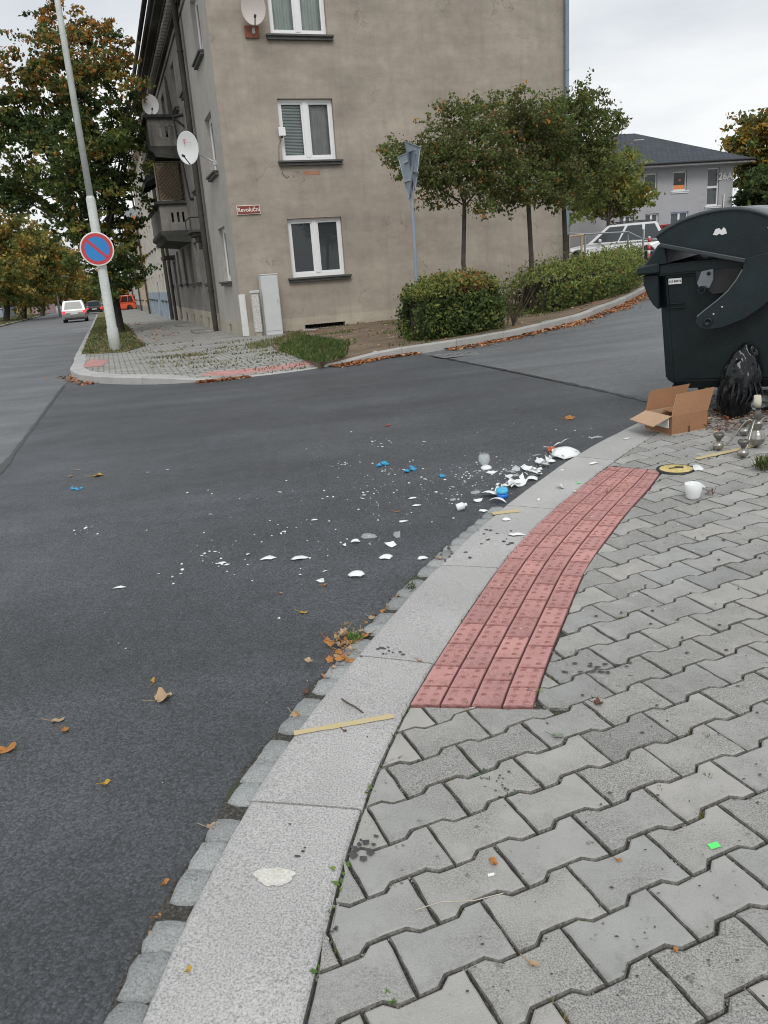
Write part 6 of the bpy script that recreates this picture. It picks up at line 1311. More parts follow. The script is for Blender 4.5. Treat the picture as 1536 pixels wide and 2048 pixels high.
for k in range(6): a = -.1+k*.035; mb.tube([(a, -.12, .02), (a-.02+.01*k, -.135, -.06-.02*rr_.random()), (a-.03, -.14, -.13)], [.006, .01, .004], 5)
mb.build('bag_pleat', BAGM, bag, recalc=False)
mb = MB(); mb.add([(.06+.03*math.cos(t), -.118-.01*math.sin(3*t), -.13+.05*math.sin(t)) for t in np.linspace(0, 2*math.pi, 10)[:-1]], (tuple(range(9)),)); mb.build('torn_patch', M('grey_film', (.22, .25, .25), .3, .2, 30), bag, recalc=False)
# grey bundle lying under the bin behind the chandelier
gb = AT(1545, 812, 5.75); gb.z = Tz(gb.x, gb.y)+.07; tag(blob('cloth_bundle', gb, (.17, .12, .07), M('grey_cloth', (.2, .235, .22), .9, .25, 7, .1, 60), .3, 1.6, 9., None, 4, .2), 'crumpled grey cloth bundle lying behind the chandelier at the right edge', 'cloth')

# ---------------------------------------------------------------- open cardboard box
CARD = M('cardboard', (.30, .155, .08), .85, .1, 5, .06, 70, .001); CARDL = M('cardboard_inside', (.46, .31, .20), .85, .08, 5, .05, 70, .001)
bx0 = G(1342, 871); bxf = G(1418, 858); bxl = G(1275, 860); ux = Vector((bxf.x-bx0.x, bxf.y-bx0.y, 0)); ang = math.atan2(ux.y, ux.x)+R(6)
cbx = empty('cardboard_box', (bx0.x, bx0.y, bx0.z+.004), ang, 'open brown cardboard box with raised flaps on the kerb end beside the bin', 'box')
gsx = (Tz(bxf.x, bxf.y)-bx0.z)/ux.length; BLx, BLy, BH, TH_ = ux.length*1.02, .30, .125, .005
def sx(x, y, z): return (x, y, z+x*gsx*.9)
def panel(name, pts, mat, parent, th=TH_, inner=None):
    P = [Vector(p) for p in pts]; nn = (P[1]-P[0]).cross(P[3]-P[0]).normalized()*th; mb = MB(); mb.add(P+[p+nn for p in P], ((3, 2, 1, 0),), 0); mb.add([p+nn for p in P], ((0, 1, 2, 3),), 1); mb.add(P+[p+nn for p in P], [(i, (i+1) % 4, 4+(i+1) % 4, 4+i) for i in range(4)], 1)
    return mb.build(name, [mat, inner or CARDL], parent, recalc=False)
C_ = [sx(0, 0, 0), sx(BLx, 0, 0), sx(BLx, BLy, 0), sx(0, BLy, 0)]; D_ = [sx(0, 0, BH), sx(BLx, 0, BH), sx(BLx, BLy, BH), sx(0, BLy, BH)]
panel('bottom', [C_[3], C_[2], C_[1], C_[0]], CARD, cbx)
sd_ = [panel('side', [C_[i], C_[(i+1) % 4], D_[(i+1) % 4], D_[i]][::-1], CARD, cbx) for i in range(4)]
panel('flap', [sx(BLx, -.0, BH+.001), sx(0, -.0, BH+.001), sx(.06, .035, BH+.145), sx(BLx+.07, .03, BH+.15)], CARD, cbx)                      # near right flap, standing up
panel('flap', [sx(0, BLy, BH+.001), sx(BLx, BLy, BH+.001), sx(BLx+.08, BLy+.01, BH+.14), sx(.035, BLy+.01, BH+.14)], CARD, cbx, inner=CARD)    # far flap
panel('flap', [sx(0, 0.004, BH+.002), sx(0, BLy-.004, BH+.002), sx(-.15, BLy-.03, BH-.035), sx(-.15, .0, BH-.045)], CARDL, cbx)             # left flap, folded out
panel('flap', [sx(BLx, BLy-.01, BH+.001), sx(BLx, .01, BH+.001), sx(BLx-.17, .03, BH-.012), sx(BLx-.17, BLy-.03, BH-.005)], CARD, cbx, inner=CARD)
mb = MB(); mb.bbox((-.012, .02, .045), (-.006, BLy-.03, .115)); mb.build('white_insert', M('white_foam', (.68, .7, .7), .8, .04, 9), cbx)
mb = MB(); mb.bbox((BLx*.47, -.0075, .0), (BLx*.5, -.0055, .05)); mb.build('tear_mark', M('box_dirt', (.08, .045, .03), .9), cbx)
# ---------------------------------------------------------------- brass-grey chandelier standing on the pavement
PEW = M('pewter', (.34, .33, .30), .3, .15, 30, .1, 120, metal=.85); PEWD = M('dark_pewter', (.17, .165, .15), .45, .3, 40, metal=.7); CANDLE = M('candle_sleeve', (.62, .57, .47), .6, .12, 20)
cp = G(1512, 896); ch = empty('chandelier', cp, 0, 'old pewter chandelier with curved arms and one candle sleeve standing on the paving', 'chandelier')
mb = MB(); mb.lathe([(0, .0), (.008, .004), (.012, .014), (.03, .022), (.045, .042), (.049, .062), (.0495, .066), (.047, .07), (.046, .085), (.034, .105), (.024, .113), (.022, .12)], 24); mb.build('ball', PEW, ch)
mb = MB(); mb.lathe([(.022, .118), (.028, .125), (.029, .15), (.034, .157), (.036, .165), (.022, .172), (.015, .178)], 20); mb.build('hub', PEW, ch)
tl_ = Vector((-.02, .01, .10)); mb = MB(); prof = [(.014, .0), (.018, .01), (.021, .035), (.018, .062), (.012, .075)]; mb.lathe(prof, 14); mb.build('fluted_column', PEWD, ch, loc=(-.004, 0, .176))
mb = MB(); mb.lathe([(.01, 0), (.02, .004), (.038, .012), (.041, .017), (.034, .016), (.012, .01)], 20); mb.build('drip_tray', PEWD, ch, loc=(-.008, 0, .25))
mb = MB(); mb.lathe([(.021, 0), (.0225, .03), (.0205, .07), (.018, .071), (.018, .05)], 14); o = mb.build('candle_sleeve', CANDLE, ch, loc=(-.009, 0, .263)); o.rotation_euler.y = R(-4)
def socket(px, py, arch, nm='arm'):
    g_ = G(px, py)-cp; h_ = Vector((0, 0, .16)); d = Vector((g_.x, g_.y, 0)); top_ = h_+d*.3+Vector((0, 0, arch)); e = Vector((g_.x*.86, g_.y*.86, g_.z+.032)); P0, P1, P2, P3 = h_+d.normalized()*.025, top_+Vector((0, 0, .04)), d*.62+Vector((0, 0, .02)), e
    pts = []
    for t in np.linspace(0, 1, 16): pts.append(P0*(1-t)**3+P1*3*t*(1-t)**2+P2*3*t*t*(1-t)+P3*t**3)
    mb = MB(); mb.tube(pts, .0055, 7); a_ = mb.build(nm, PEW, ch, recalc=False)
    mb = MB(); mb.lathe([(0, 0), (.008, .003), (.012, .008), (.029, .016), (.034, .032), (.034, .036), (.031, .046), (.018, .054), (.013, .062)], 18); mb.build('arm_cup', PEW, a_, loc=g_)
    mb = MB(); prof = [(.012, .06), (.014, .07), (.02, .08), (.029, .092), (.031, .102), (.028, .112), (.018, .116), (.016, .1)]; n2 = 20; V = []
    for r_2, z in prof:
        for k in range(n2): s_ = 1+(.07 if k % 2 else -.05)*(z > .075); V.append((r_2*s_*math.cos(2*math.pi*k/n2), r_2*s_*math.sin(2*math.pi*k/n2), z))
    mb.add(V, [(i*n2+k, i*n2+(k+1) % n2, (i+1)*n2+(k+1) % n2, (i+1)*n2+k) for i in range(len(prof)-1) for k in range(n2)], 0, True); mb.build('arm_socket', PEWD, a_, loc=g_)
socket(1436, 901, .05); socket(1485, 916, .07); socket(1488, 872, .04); socket(1590, 905, .06); socket(1580, 872, .06)
# ---------------------------------------------------------------- white cup, yellow cover
CERAM = M('white_glaze', (.76, .78, .78), .2, .02, 4); cu = G(1386, 997); co = empty('cup', cu, 0, 'white cup without a handle standing on the grey paving', 'cup')
mb = MB(); n2 = 28; prof = [(0, .0), (.027, .0), (.032, .004), (.036, .014), (.042, .045), (.0475, .082), (.0465, .083), (.0445, .082), (.039, .045), (.032, .014), (0, .009)]; V = []
for r_2, z in prof:
    for k in range(n2): t = 2*math.pi*k/n2; V.append((r_2*math.cos(t), r_2*math.sin(t), z-(.006*max(0, math.cos(t-.1))**12 if z > .07 else 0)))
mb.add(V, [(i*n2+k, i*n2+(k+1) % n2, (i+1)*n2+(k+1) % n2, (i+1)*n2+k) for i in range(len(prof)-1) for k in range(n2)], 0, True); mb.build('body', CERAM, co)
mb = MB(); mb.tube([(.043, -.002, .066), (.052, -.004, .064), (.057, -.006, .058)], [.007, .006, .004], 8); mb.build('handle_stump', CERAM, co, recalc=False)
cv = G(1352, 939); cvo = empty('valve_cover', (cv.x, cv.y, cv.z), 0, 'round yellow painted valve cover set in the paving', 'valve cover')
mb = MB(); mb.lathe([(.112, -.03), (.112, .006), (.1, .007), (.098, .003)], 30); mb.build('ring', IRON, cvo)
YCOV, n_, b_, _ = _mat('flaking_yellow'); v_ = _coord(n_); c_ = _ramp(n_, _noise(n_, v_, 28, 4, .6), [(.3, (.50, .38, .13)), (.7, (.68, .56, .26))]); c_ = _mix(n_, c_, (.09, .08, .06), _ramp(n_, _noise(n_, v_, 45, 5, .7), [(.6, 0.), (.66, .85)])); n_.links.new(c_, b_.inputs['Base Color']); b_.inputs['Roughness'].default_value = .8; _bump(n_, b_, _noise(n_, v_, 90, 4), .004)
mb = MB(); mb.lathe([(.096, -.01), (.096, .006), (.09, .009), (0, .01)], 30); mb.build('lid', YCOV, cvo)
mb = MB(); mb.box((0, 0, .0105), (.085, .018, .003)); mb.box((.03, .03, .0105), (.05, .012, .003)); mb.build('lid_slot', IRON, cvo)
# ---------------------------------------------------------------- yellow paint strokes
def stroke(name, a, b, w, parent, lift=.0035):
    A, B = G(*a), G(*b); L = resample([A, B], .03); rr = np.random.default_rng(2); o_ = offset_line(L, 1.)-L; wl = w/2*(1+rr.normal(0, .08, len(L))); mb = MB(); n = len(L); l, r = L+o_*wl[:, None], L-o_*wl[:, None]
    mb.add([(x, y, Tz(x, y)+lift) for x, y in np.r_[l, r]], [(n+i, n+i+1, i+1, i) for i in range(n-1)]); return mb.build(name, YPAINT, parent, recalc=False)
stroke('yellow_paint_line', (588, 1468), (788, 1433), .026, kerb); stroke('yellow_paint_line', (1392, 919), (1508, 893), .045, pavement, .005); stroke('yellow_paint_line', (985, 1028), (1038, 1022), .05, kerb)
_rp = random.Random(3); mb = MB(); q = [G(550+math.cos(t)*44*_rp.uniform(.86, 1.08)*(1 if math.sin(t) < 0 else .85), 1755+math.sin(t)*20*_rp.uniform(.8, 1.12)) for t in np.linspace(0, 2*math.pi, 27)[:-1]]; mb.add([(p.x, p.y, Tz(p.x, p.y)+.003) for p in q], (tuple(range(len(q))),)); mb.build('pale_patch', M('pale_repair', (.58, .57, .52), .85, .1, 30, .15, 140), kerb, recalc=False)
# ---------------------------------------------------------------- broken opal glass and crockery
OPAL = M('opal_glass', (.78, .8, .8), .16, .02, 3)
CLEARG, n_, b_, o_n = _mat('clear_shard_glass'); b_.inputs['Base Color'].default_value = (.8, .85, .85, 1); b_.inputs['Roughness'].default_value = .05
_t = n_.nodes.new('ShaderNodeBsdfTransparent'); _x = n_.nodes.new('ShaderNodeMixShader'); _x.inputs[0].default_value = .8; n_.links.new(b_.outputs[0], _x.inputs[1]); n_.links.new(_t.outputs[0], _x.inputs[2]); n_.links.new(_x.outputs[0], o_n.inputs[0])
def roadz(px, py): 
    g = G(px, py, RDZ+.006); return g
def shard(c, size, curv, rz, tilt, label, mat=None, group=None, seed=0, asp=.6, up=1, name='shard', crescent=0.):
    """a curved splinter of a bowl with an uneven outline; curv = arc in radians over its length"""
    rr = random.Random(seed); n = 11; m = 4; rad = size/max(curv, .05)
    nc = rr.randint(4, 6); cor = [(2*math.pi*(j+rr.uniform(-.28, .28))/nc, rr.uniform(.82, 1.15)) for j in range(nc)]; cp_ = [(math.cos(a)*r, math.sin(a)*r) for a, r in cor]
    def edge(a):
        d = (math.cos(a), math.sin(a)); best = .6
        for j in range(nc):
            (x0, y0), (x1, y1) = cp_[j], cp_[(j+1) % nc]; den = d[0]*(y1-y0)-d[1]*(x1-x0)
            if abs(den) < 1e-6: continue
            t = (x0*(y1-y0)-y0*(x1-x0))/den; u = ((x0*d[1]-y0*d[0])/den)
            if t > 0 and -.001 <= u <= 1.001: best = t
        return min(1.2, best)
    angs = sorted(set([a % (2*math.pi) for a, r in cor]+[2*math.pi*(k+.5)/n for k in range(n)])); n = len(angs); ol = [edge(a)*(rr.uniform(.97, 1.03)) for a in angs]; V = []
    def sph(u, v, t):
        r = rad-t; a, b = u/rad, v/rad; return Vector((r*math.sin(a), r*math.sin(b)*math.cos(a), (rad-r*math.cos(a)*math.cos(b))))
    th = .0022; rings_ = []
    for t in (0, th):
        for j in range(1, m+1):
            for k in range(n):
                a = angs[k]; u = math.cos(a)*size*.5*ol[k]*j/m; v = math.sin(a)*size*.5*asp*ol[k]*j/m
                if crescent: v += crescent*size*(1-(2*u/size)**2)*.5
                p = sph(u, v, t); V.append(p if up > 0 else Vector((p.x, p.y, -p.z)))
        p = sph(0, crescent*size*.5, t); V.append(p if up > 0 else Vector((p.x, p.y, -p.z)))
    w = m*n+1; fs = []
    for s_ in (0, 1):
        o0 = s_*w
        for k in range(n): fs.append((o0+w-1, o0+k, o0+(k+1) % n))
        for j in range(m-1):
            for k in range(n): fs.append((o0+j*n+k, o0+(j+1)*n+k, o0+(j+1)*n+(k+1) % n, o0+j*n+(k+1) % n))
    o0 = (m-1)*n
    for k in range(n): fs.append((o0+k, o0+(k+1) % n, w+o0+(k+1) % n, w+o0+k))
    mb = MB(); mb.add(V, fs, 0, True); o = mb.build(name, mat or OPAL); o.rotation_euler = (tilt[0], tilt[1], rz)
    M3 = o.rotation_euler.to_matrix(); zmin = min((M3 @ Vector(v)).z for v in mb.v); o.location = Vector(c)-Vector((0, 0, zmin-.001)); return tag(o, label, name, group)
BIG = [  # px, py, length in px, curvature, turn, tilt, label, aspect, up, crescent, on kerb?
 (736, 1078, 36, 1.6, 10, (35, 5), 'thin clear curved splinter, uppermost of the cluster near the gutter setts', .35, 1, .35, 0, 'c'),
 (793, 1075, 24, .8, 60, (40, 0), 'translucent triangular shard standing up near the gutter setts', .6, 1, 0, 0, 'c'),
 (711, 1086, 22, 1.8, 0, (10, 0), 'small arched white shard left of the curved clear splinter', .6, -1, 0, 0, ''),
 (689, 1092, 12, 1.2, 80, (20, 0), 'tiny upright white shard at the left of the curved splinters', .6, 1, 0, 0, ''),
 (740, 1091, 13, .8, 90, (30, 0), 'small clear shard just below the thin curved splinter', .6, 1, 0, 0, 'c'),
 (782, 1093, 24, 1.2, -10, (25, 0), 'white scoop shaped shard below the triangular one', .55, 1, .1, 0, ''),
 (773, 1116, 28, 1.0, 15, (8, 0), 'white bent square shard on the dark asphalt nearest the setts', .7, -1, 0, 0, ''),
 (714, 1152, 32, 1.0, -8, (8, 0), 'white curved rectangular shard, lowest big one on the asphalt', .65, -1, 0, 0, ''),
 (642, 1166, 24, 1.7, -35, (38, 0), 'white crescent shard with a red leaf beside it', .35, 1, .4, 0, ''),
 (845, 1118, 18, .6, 20, (10, 0), 'white shard lying on a granite sett', .7, -1, 0, 0, ''),
 (600, 1118, 30, .5, 0, (4, 0), 'star shaped flat white shard in the middle of the asphalt', .55, -1, 0, 0, ''),
 (536, 1118, 30, .5, 5, (4, 0), 'flat greyish white shard left of the star shaped one', .6, -1, 0, 0, ''),
 (240, 1176, 21, .3, 5, (3, 0), 'single flat oval white shard far left on the asphalt', .45, -1, 0, 0, ''),
 (445, 1127, 18, .4, 0, (4, 0), 'flat white shard left among small crumbs', .5, -1, 0, 0, ''),
 (629, 1041, 11, .5, 0, (5, 0), 'lone small white shard halfway across the asphalt', .6, -1, 0, 0, ''),
 (806, 1044, 17, .4, 0, (5, 0), 'small flat white shard above the triangular shard', .5, -1, 0, 0, ''),
 (833, 1012, 15, .4, 0, (5, 0), 'small white shard left of the white plastic cap', .5, -1, 0, 0, ''),
 (826, 997, 15, .4, 20, (5, 0), 'small white shard up the road from the plastic cap', .5, -1, 0, 0, ''),
 (1120, 977, 24, 1.3, 60, (30, 20), 'white triangular bowl shard standing on the kerb stone', .8, 1, 0, 1, ''),
 (1032, 1071, 32, .5, -5, (4, 0), 'flat white shard on the kerb next to the red tiles', .42, -1, 0, 1, ''),
 (1013, 1041, 17, .7, 30, (12, 0), 'pointed white shard on the kerb below the blue caps', .8, -1, 0, 1, ''),
 (1076, 1001, 11, .8, 50, (20, 0), 'tiny pointed white shard on the kerb above the joint', .6, 1, 0, 1, ''),
 (1125, 941, 14, .5, 25, (10, 0), 'small white shard on the kerb in the middle of its width', .4, -1, 0, 1, ''),
 (1188, 928, 20, .5, 25, (8, 0), 'long white shard on the kerb at the top of the red tiles', .35, -1, 0, 1, ''),
 (1256, 878, 14, .4, 5, (4, 0), 'white shard on the kerb end before the cardboard box', .4, -1, 0, 1, ''),
 (1393, 943, 32, 1.3, 25, (55, 10), 'white crescent shard beside the yellow valve cover', .35, 1, .4, 1, ''),
 (1150, 983, 8, .4, 10, (8, 0), 'tiny white shard at the kerb joint along the red tiles', .5, -1, 0, 1, ''),
 (1132, 913, 56, 1.1, 8, (12, 0), 'large white dome shaped fragment leaning on the kerb', .8, -1, 0, 0, ''),
 (1038, 972, 34, 1.6, 25, (30, 0), 'white curved bowl fragment against the kerb right of the blue caps', .6, 1, .15, 0, ''),
 (1066, 960, 26, 1.0, 30, (15, 0), 'white rounded fragment pressed to the kerb', .7, -1, 0, 0, ''),
 (980, 992, 40, 1.5, -25, (-18, 0), 'large white curved fragment with a torn edge left of the blue caps', .65, -1, 0, 0, ''),
 (996, 1005, 34, 1.2, -35, (-5, 0), 'white tongue shaped fragment below the torn one', .4, -1, 0, 0, ''),
 (955, 1003, 20, 1.2, 25, (15, 0), 'small white petal shaped shard left of the big torn fragment', .55, 1, 0, 0, ''),
 (966, 1023, 18, .6, 5, (8, 0), 'white flat shard beside the last granite sett', .7, -1, 0, 0, ''),
 (950, 988, 22, .8, 20, (30, 0), 'clear curved sliver above the white fragments', .4, 1, .2, 0, 'c'),
 (905, 1001, 14, .8, 20, (20, 0), 'clear small shard left of the white fragments', .6, 1, 0, 0, 'c'),
 (983, 948, 24, 1.2, 15, (25, 0), 'curved white sliver under the broken goblet', .4, 1, .2, 0, ''),
 (1052, 940, 26, 1.3, 30, (25, 0), 'white fragment in the heap along the kerb', .7, 1, 0, 0, ''),
 (1085, 930, 24, 1.1, 40, (30, 0), 'clear bowl shard in the heap along the kerb', .7, 1, 0, 0, 'c'),
 (1103, 926, 20, 1.1, 20, (22, 0), 'white shard touching the large dome fragment', .6, -1, 0, 0, ''),
 (1070, 945, 24, 1.0, -30, (15, 0), 'white folded shard in the heap nearest the kerb', .6, -1, 0, 0, ''),
 (1030, 943, 22, 1.1, 10, (30, 0), 'clear curved shard at the left end of the heap', .5, 1, .2, 0, 'c'),
 (1195, 877, 22, .6, 5, (10, 0), 'clear flat shard in the gutter near the cardboard box', .4, -1, 0, 0, 'c')]
for k, (px, py, ln, cv_, rz, tl2, lab, asp, up, cr_, onk, mt) in enumerate(BIG):
    g = G(px, py) if onk else roadz(px, py); d = (np.array(g)-EYE)@_f
    shard(g, ln/CAM_F*d*1.25, cv_*1.35, R(rz), (R(tl2[0]), R(tl2[1])), lab, CLEARG if mt == 'c' else OPAL, None, k+10, asp, up, crescent=cr_)
rs = np.random.default_rng(12)
# smaller shards in the heap and over the road, alike
for k in range(78):
    t = rs.random(); px = 1000+t*140+rs.normal(0, 9); py = 990-t*82-abs(rs.normal(0, 11))
    g = roadz(px, py)+Vector((0, 0, rs.uniform(0, .022))); shard(g, rs.uniform(.025, .08), rs.uniform(.3, 1.2), rs.uniform(0, 6), (rs.normal(0, .5), rs.normal(0, .35)), 'small white shard in the glass heap along the kerb', CLEARG if rs.random() < .25 else OPAL, 'small white shards heaped along the kerb', 100+k, rs.uniform(.4, .8), -1 if rs.random() < .6 else 1)
SMALLS = [(172, 1057), (183, 1055), (410, 1108), (430, 1104), (404, 1112), (455, 1130), (570, 1064), (562, 1068), (575, 1056), (556, 1050), (645, 998), (655, 994), (690, 926), (683, 930), (678, 923), (745, 884), (762, 888), (750, 882), (848, 884), (845, 890), (765, 894), (778, 949), (790, 950), (765, 943), (728, 991), (735, 985), (726, 998), (585, 983), (560, 985), (573, 962), (375, 986), (421, 1029), (318, 1148), (365, 1140), (362, 1148), (335, 940), (650, 1143), (496, 1110), (620, 1117), (295, 945), (540, 1042), (600, 1150), (808, 940), (850, 960), (872, 985), (905, 975), (930, 965), (940, 955), (912, 950), (890, 960), (1105, 895), (1150, 862), (1112, 860), (930, 912), (960, 905)]
for k, (px, py) in enumerate(SMALLS):
    g = roadz(px, py); shard(g, rs.uniform(.014, .036), rs.uniform(.2, .7), rs.uniform(0, 6), (rs.normal(0, .06), rs.normal(0, .06)), 'small flat white shard lying on the dark asphalt', None, 'small white shards scattered over the asphalt', 300+k, rs.uniform(.4, .8), -1)
# crumbs: nobody could count them
def crumbs(name, Q, z, s0, s1, mat, rng):
    n = len(Q); s = s0+(s1-s0)*rng.random(n)**3.; a = rng.uniform(0, 6.3, n); V = np.zeros((n, 6, 3)); base = np.array([(1, 0, 0), (-.5, .8, 0), (-.6, -.7, 0), (.7, .1, .5), (-.3, .5, .45), (-.35, -.4, .4)])
    ca, sa = np.cos(a)[:, None], np.sin(a)[:, None]; V[..., 0] = base[:, 0]*ca-base[:, 1]*sa; V[..., 1] = base[:, 0]*sa+base[:, 1]*ca; V[..., 2] = base[:, 2]; V = V*s[:, None, None]; V[..., 0] += Q[:, 0, None]; V[..., 1] += Q[:, 1, None]; V[..., 2] += z[:, None]
    Fq = np.array([(3, 4, 5, 5), (0, 1, 4, 3), (1, 2, 5, 4), (2, 0, 3, 5)]); I = (np.arange(n)*6)[:, None, None]+Fq[None]; I = I.reshape(-1, 4)
    T3 = np.r_[I[:, [0, 1, 2]], I[:, [0, 2, 3]]]; T3 = T3[(T3[:, 1] != T3[:, 2]) & (T3[:, 0] != T3[:, 2])]; o = fastmesh(name, V.reshape(-1, 3), T3, mat); o['kind'] = 'stuff'; return o
Q = []
for px, py, sx_, sy_, n in ((985, 945, 70, 14, 420), (940, 985, 50, 16, 260), (760, 940, 70, 45, 150), (800, 985, 50, 25, 90), (690, 925, 40, 15, 40), (600, 1050, 130, 55, 90), (400, 1100, 120, 30, 50), (170, 1057, 18, 5, 26), (428, 1108, 18, 6, 26), (445, 1128, 14, 4, 16), (755, 885, 16, 5, 20), (730, 992, 14, 8, 22), (570, 1060, 14, 10, 16), (690, 928, 14, 5, 16), (1120, 870, 90, 14, 40), (770, 945, 16, 4, 22), (1060, 955, 35, 14, 160), (600, 1300, 250, 200, 36), (300, 800, 150, 15, 20)):
    for _ in range(int(n*(.36 if n > 200 else .6))):
        g = roadz(rs.normal(px, sx_), rs.normal(py, sy_)); Q.append((g.x, g.y))
Q = np.array(Q); i_ = [nearest_on(KOs, q) for q in Q]; tt = np.array([KOs[min(i+1, len(KOs)-1)]-KOs[max(i-1, 0)] for i in i_]); sdv = ((Q-KOs[i_])*np.stack([tt[:, 1], -tt[:, 0]], 1)).sum(1); Q = Q[sdv < -.01]
crumbs('glass_crumbs', Q, T(Q[:, 0], Q[:, 1])+RDZ+.006, .0016, .010, OPAL, rs)
Q = []
for _ in range(130): g = G(rs.uniform(1000, 1400), rs.uniform(900, 1300)); Q.append((g.x, g.y))
for _ in range(60): g = G(rs.normal(1105, 50), rs.normal(960, 35)); Q.append((g.x, g.y))
Q = np.array(Q); crumbs('glass_crumbs', Q, T(Q[:, 0], Q[:, 1])+.002, .0015, .005, OPAL, rs)
# broken goblet, cap, blue lumps, red scrap
g = roadz(969, 936); gob = empty('broken_goblet', g, 0, 'clear round glass bowl broken off its white base on the asphalt', 'glass')
mb = MB(); mb.lathe([(.012, .0), (.03, .012), (.045, .04), (.042, .075), (.03, .092), (.0285, .091), (.04, .074), (.0425, .04), (.028, .014), (.01, .003)], 22); mb.build('bowl', CLEARG, gob, loc=(0, 0, .02)); gob.scale = (.9, .9, .9)
mb = MB(); mb.lathe([(0, 0), (.04, 0), (.044, .006), (.03, .016), (.012, .024), (0, .025)], 16); o = mb.build('base', OPAL, gob, loc=(.012, -.01, 0)); o.rotation_euler = (R(12), 0, 0)
g = roadz(922, 1020); cap = empty('bottle_neck', g, R(20), 'white plastic bottle neck lying on its side by the gutter', 'cap')
mb = MB(); mb.lathe([(0, -.035), (.026, -.035), (.029, -.03), (.029, .018), (.02, .028), (.013, .03), (.013, .036), (0, .036)], 20, (0, 0, .029), axis=(1, -.25, .25)); mb.build('body', CERAM, cap); mb = MB(); mb.lathe([(.012, .03), (.014, .032), (.014, .048), (.011, .05)], 14, (0, 0, .029), axis=(1, -.25, .25)); mb.build('spout', CERAM, cap); cap.scale = (.75, .75, .75)
CYAN, BLUE = M('cyan_plastic', (.06, .42, .66), .3, .1, 20), M('blue_plastic', (.01, .16, .62), .3, .1, 20); CHALK = M('blue_chalk', (.05, .30, .52), .9, .25, 60)
g = roadz(1005, 995); cpl = empty('stacked_lids', g, R(15), 'two bright blue plastic lids stacked at the kerb', 'lids')
mb = MB(); mb.lathe([(0, .0), (.03, .0), (.034, .005), (.034, .02), (.028, .024), (0, .024)], 14); mb.build('lower_lid', BLUE, cpl); mb = MB(); mb.lathe([(0, 0), (.034, .002), (.038, .008), (.036, .022), (.02, .026), (0, .02)], 9); o = mb.build('upper_lid', CYAN, cpl, loc=(.003, .01, .028)); o.rotation_euler = (R(10), R(-8), 0)
def lump(px, py, s, lab, mat, seed):
    g = roadz(px, py); r = empty('blue_lump', g, 0, lab, 'plastic scrap'); rr = random.Random(seed)
    for k in range(5): o = blob('fragment', (rr.gauss(0, s*.7), rr.gauss(0, s*.7), s*.18), (s*rr.uniform(.3, .6), s*rr.uniform(.3, .6), s*.24), mat, .5, 1.3, seed+k, r, 2)
lump(768, 929, .042, 'crumbled bright blue lump on the asphalt, left one of two', CHALK, 3); lump(820, 942, .045, 'crumbled bright blue lump on the asphalt, right one of two', CHALK, 8); lump(884, 954, .028, 'small blue scrap between the blue lumps and the glass heap', CHALK, 13); lump(157, 978, .03, 'pale blue smear of crumbs at the left on the asphalt', CHALK, 17)
g = roadz(1104, 905); tag(blob('red_scrap', g+Vector((0, 0, .02)), (.028, .024, .02), M('red_scrap', (.5, .10, .05), .6, .1, 20), .5, 1.5, 2., None, 3), 'orange red scrap beside the large white dome fragment', 'scrap')
# ---------------------------------------------------------------- single fallen leaves
def leaf(c, size, rz, curl, mats, label, kind='maple', group=None, seed=0, tilt=(0, 0), stem=True):
    rr = random.Random(seed); n = 22; P = []
    for k in range(n):
        a = 2*math.pi*k/n; r = .5
        if kind == 'maple': r = .30+.2*abs(math.cos(2.5*a))**.8*(1 if math.cos(a) > -.8 else .45)
        elif kind == 'ginkgo': r = .5*(.25+.75*max(0, math.cos(a*.75)))
        else: r = .5*(abs(math.cos(a))*.98+.36*abs(math.sin(a)))*(.75+.25*abs(math.sin(a)))
        r *= rr.uniform(.9, 1.05); P.append((r*math.cos(a), r*math.sin(a)*(.95 if kind != 'oval' else .8)))
    V = []
    for q in (1., .55):
        for x, y in P:
            x *= q; y *= q; z = curl*(y*y*1.6+x*x*.7)+.08*curl*math.sin(9*x+seed)+.03*math.sin(13*y+seed*2)*curl; V.append((x*size, y*size, z*size))
    V.append((0, 0, 0)); n3 = 2*n; fs = [(k, (k+1) % n, n+(k+1) % n, n+k) for k in range(n)]+[(n+k, n+(k+1) % n, n3) for k in range(n)]
    mb = MB(); mb.add(V, fs, 0, True)
    if stem: mb.tube([(-.2*size, 0, .003), (-.55*size, .03*size, .006+.06*curl*size), (-.95*size, .08*size, .012+.15*abs(curl)*size)], .0013, 4, 0)
    o = mb.build('fallen_leaf', mats, recalc=False); o.rotation_euler = (tilt[0], tilt[1], rz); M3 = o.rotation_euler.to_matrix(); zm = min((M3 @ Vector(v)).z for v in mb.v); o.location = Vector(c)-Vector((0, 0, zm-.0015)); return tag(o, label, 'leaf', group)
LT, LY, LO, LB, LG = leafmat('leaf_tan', (.42, .30, .19), .05, .15, 20), leafmat('leaf_gold', (.52, .32, .05), .1, .15, 20), leafmat('leaf_orange_brown', (.42, .19, .06), .1, .2, 20), leafmat('leaf_dark_brown', (.13, .065, .05), .05, .2, 20), leafmat('leaf_grey_green', (.20, .24, .18), .05, .1, 20)
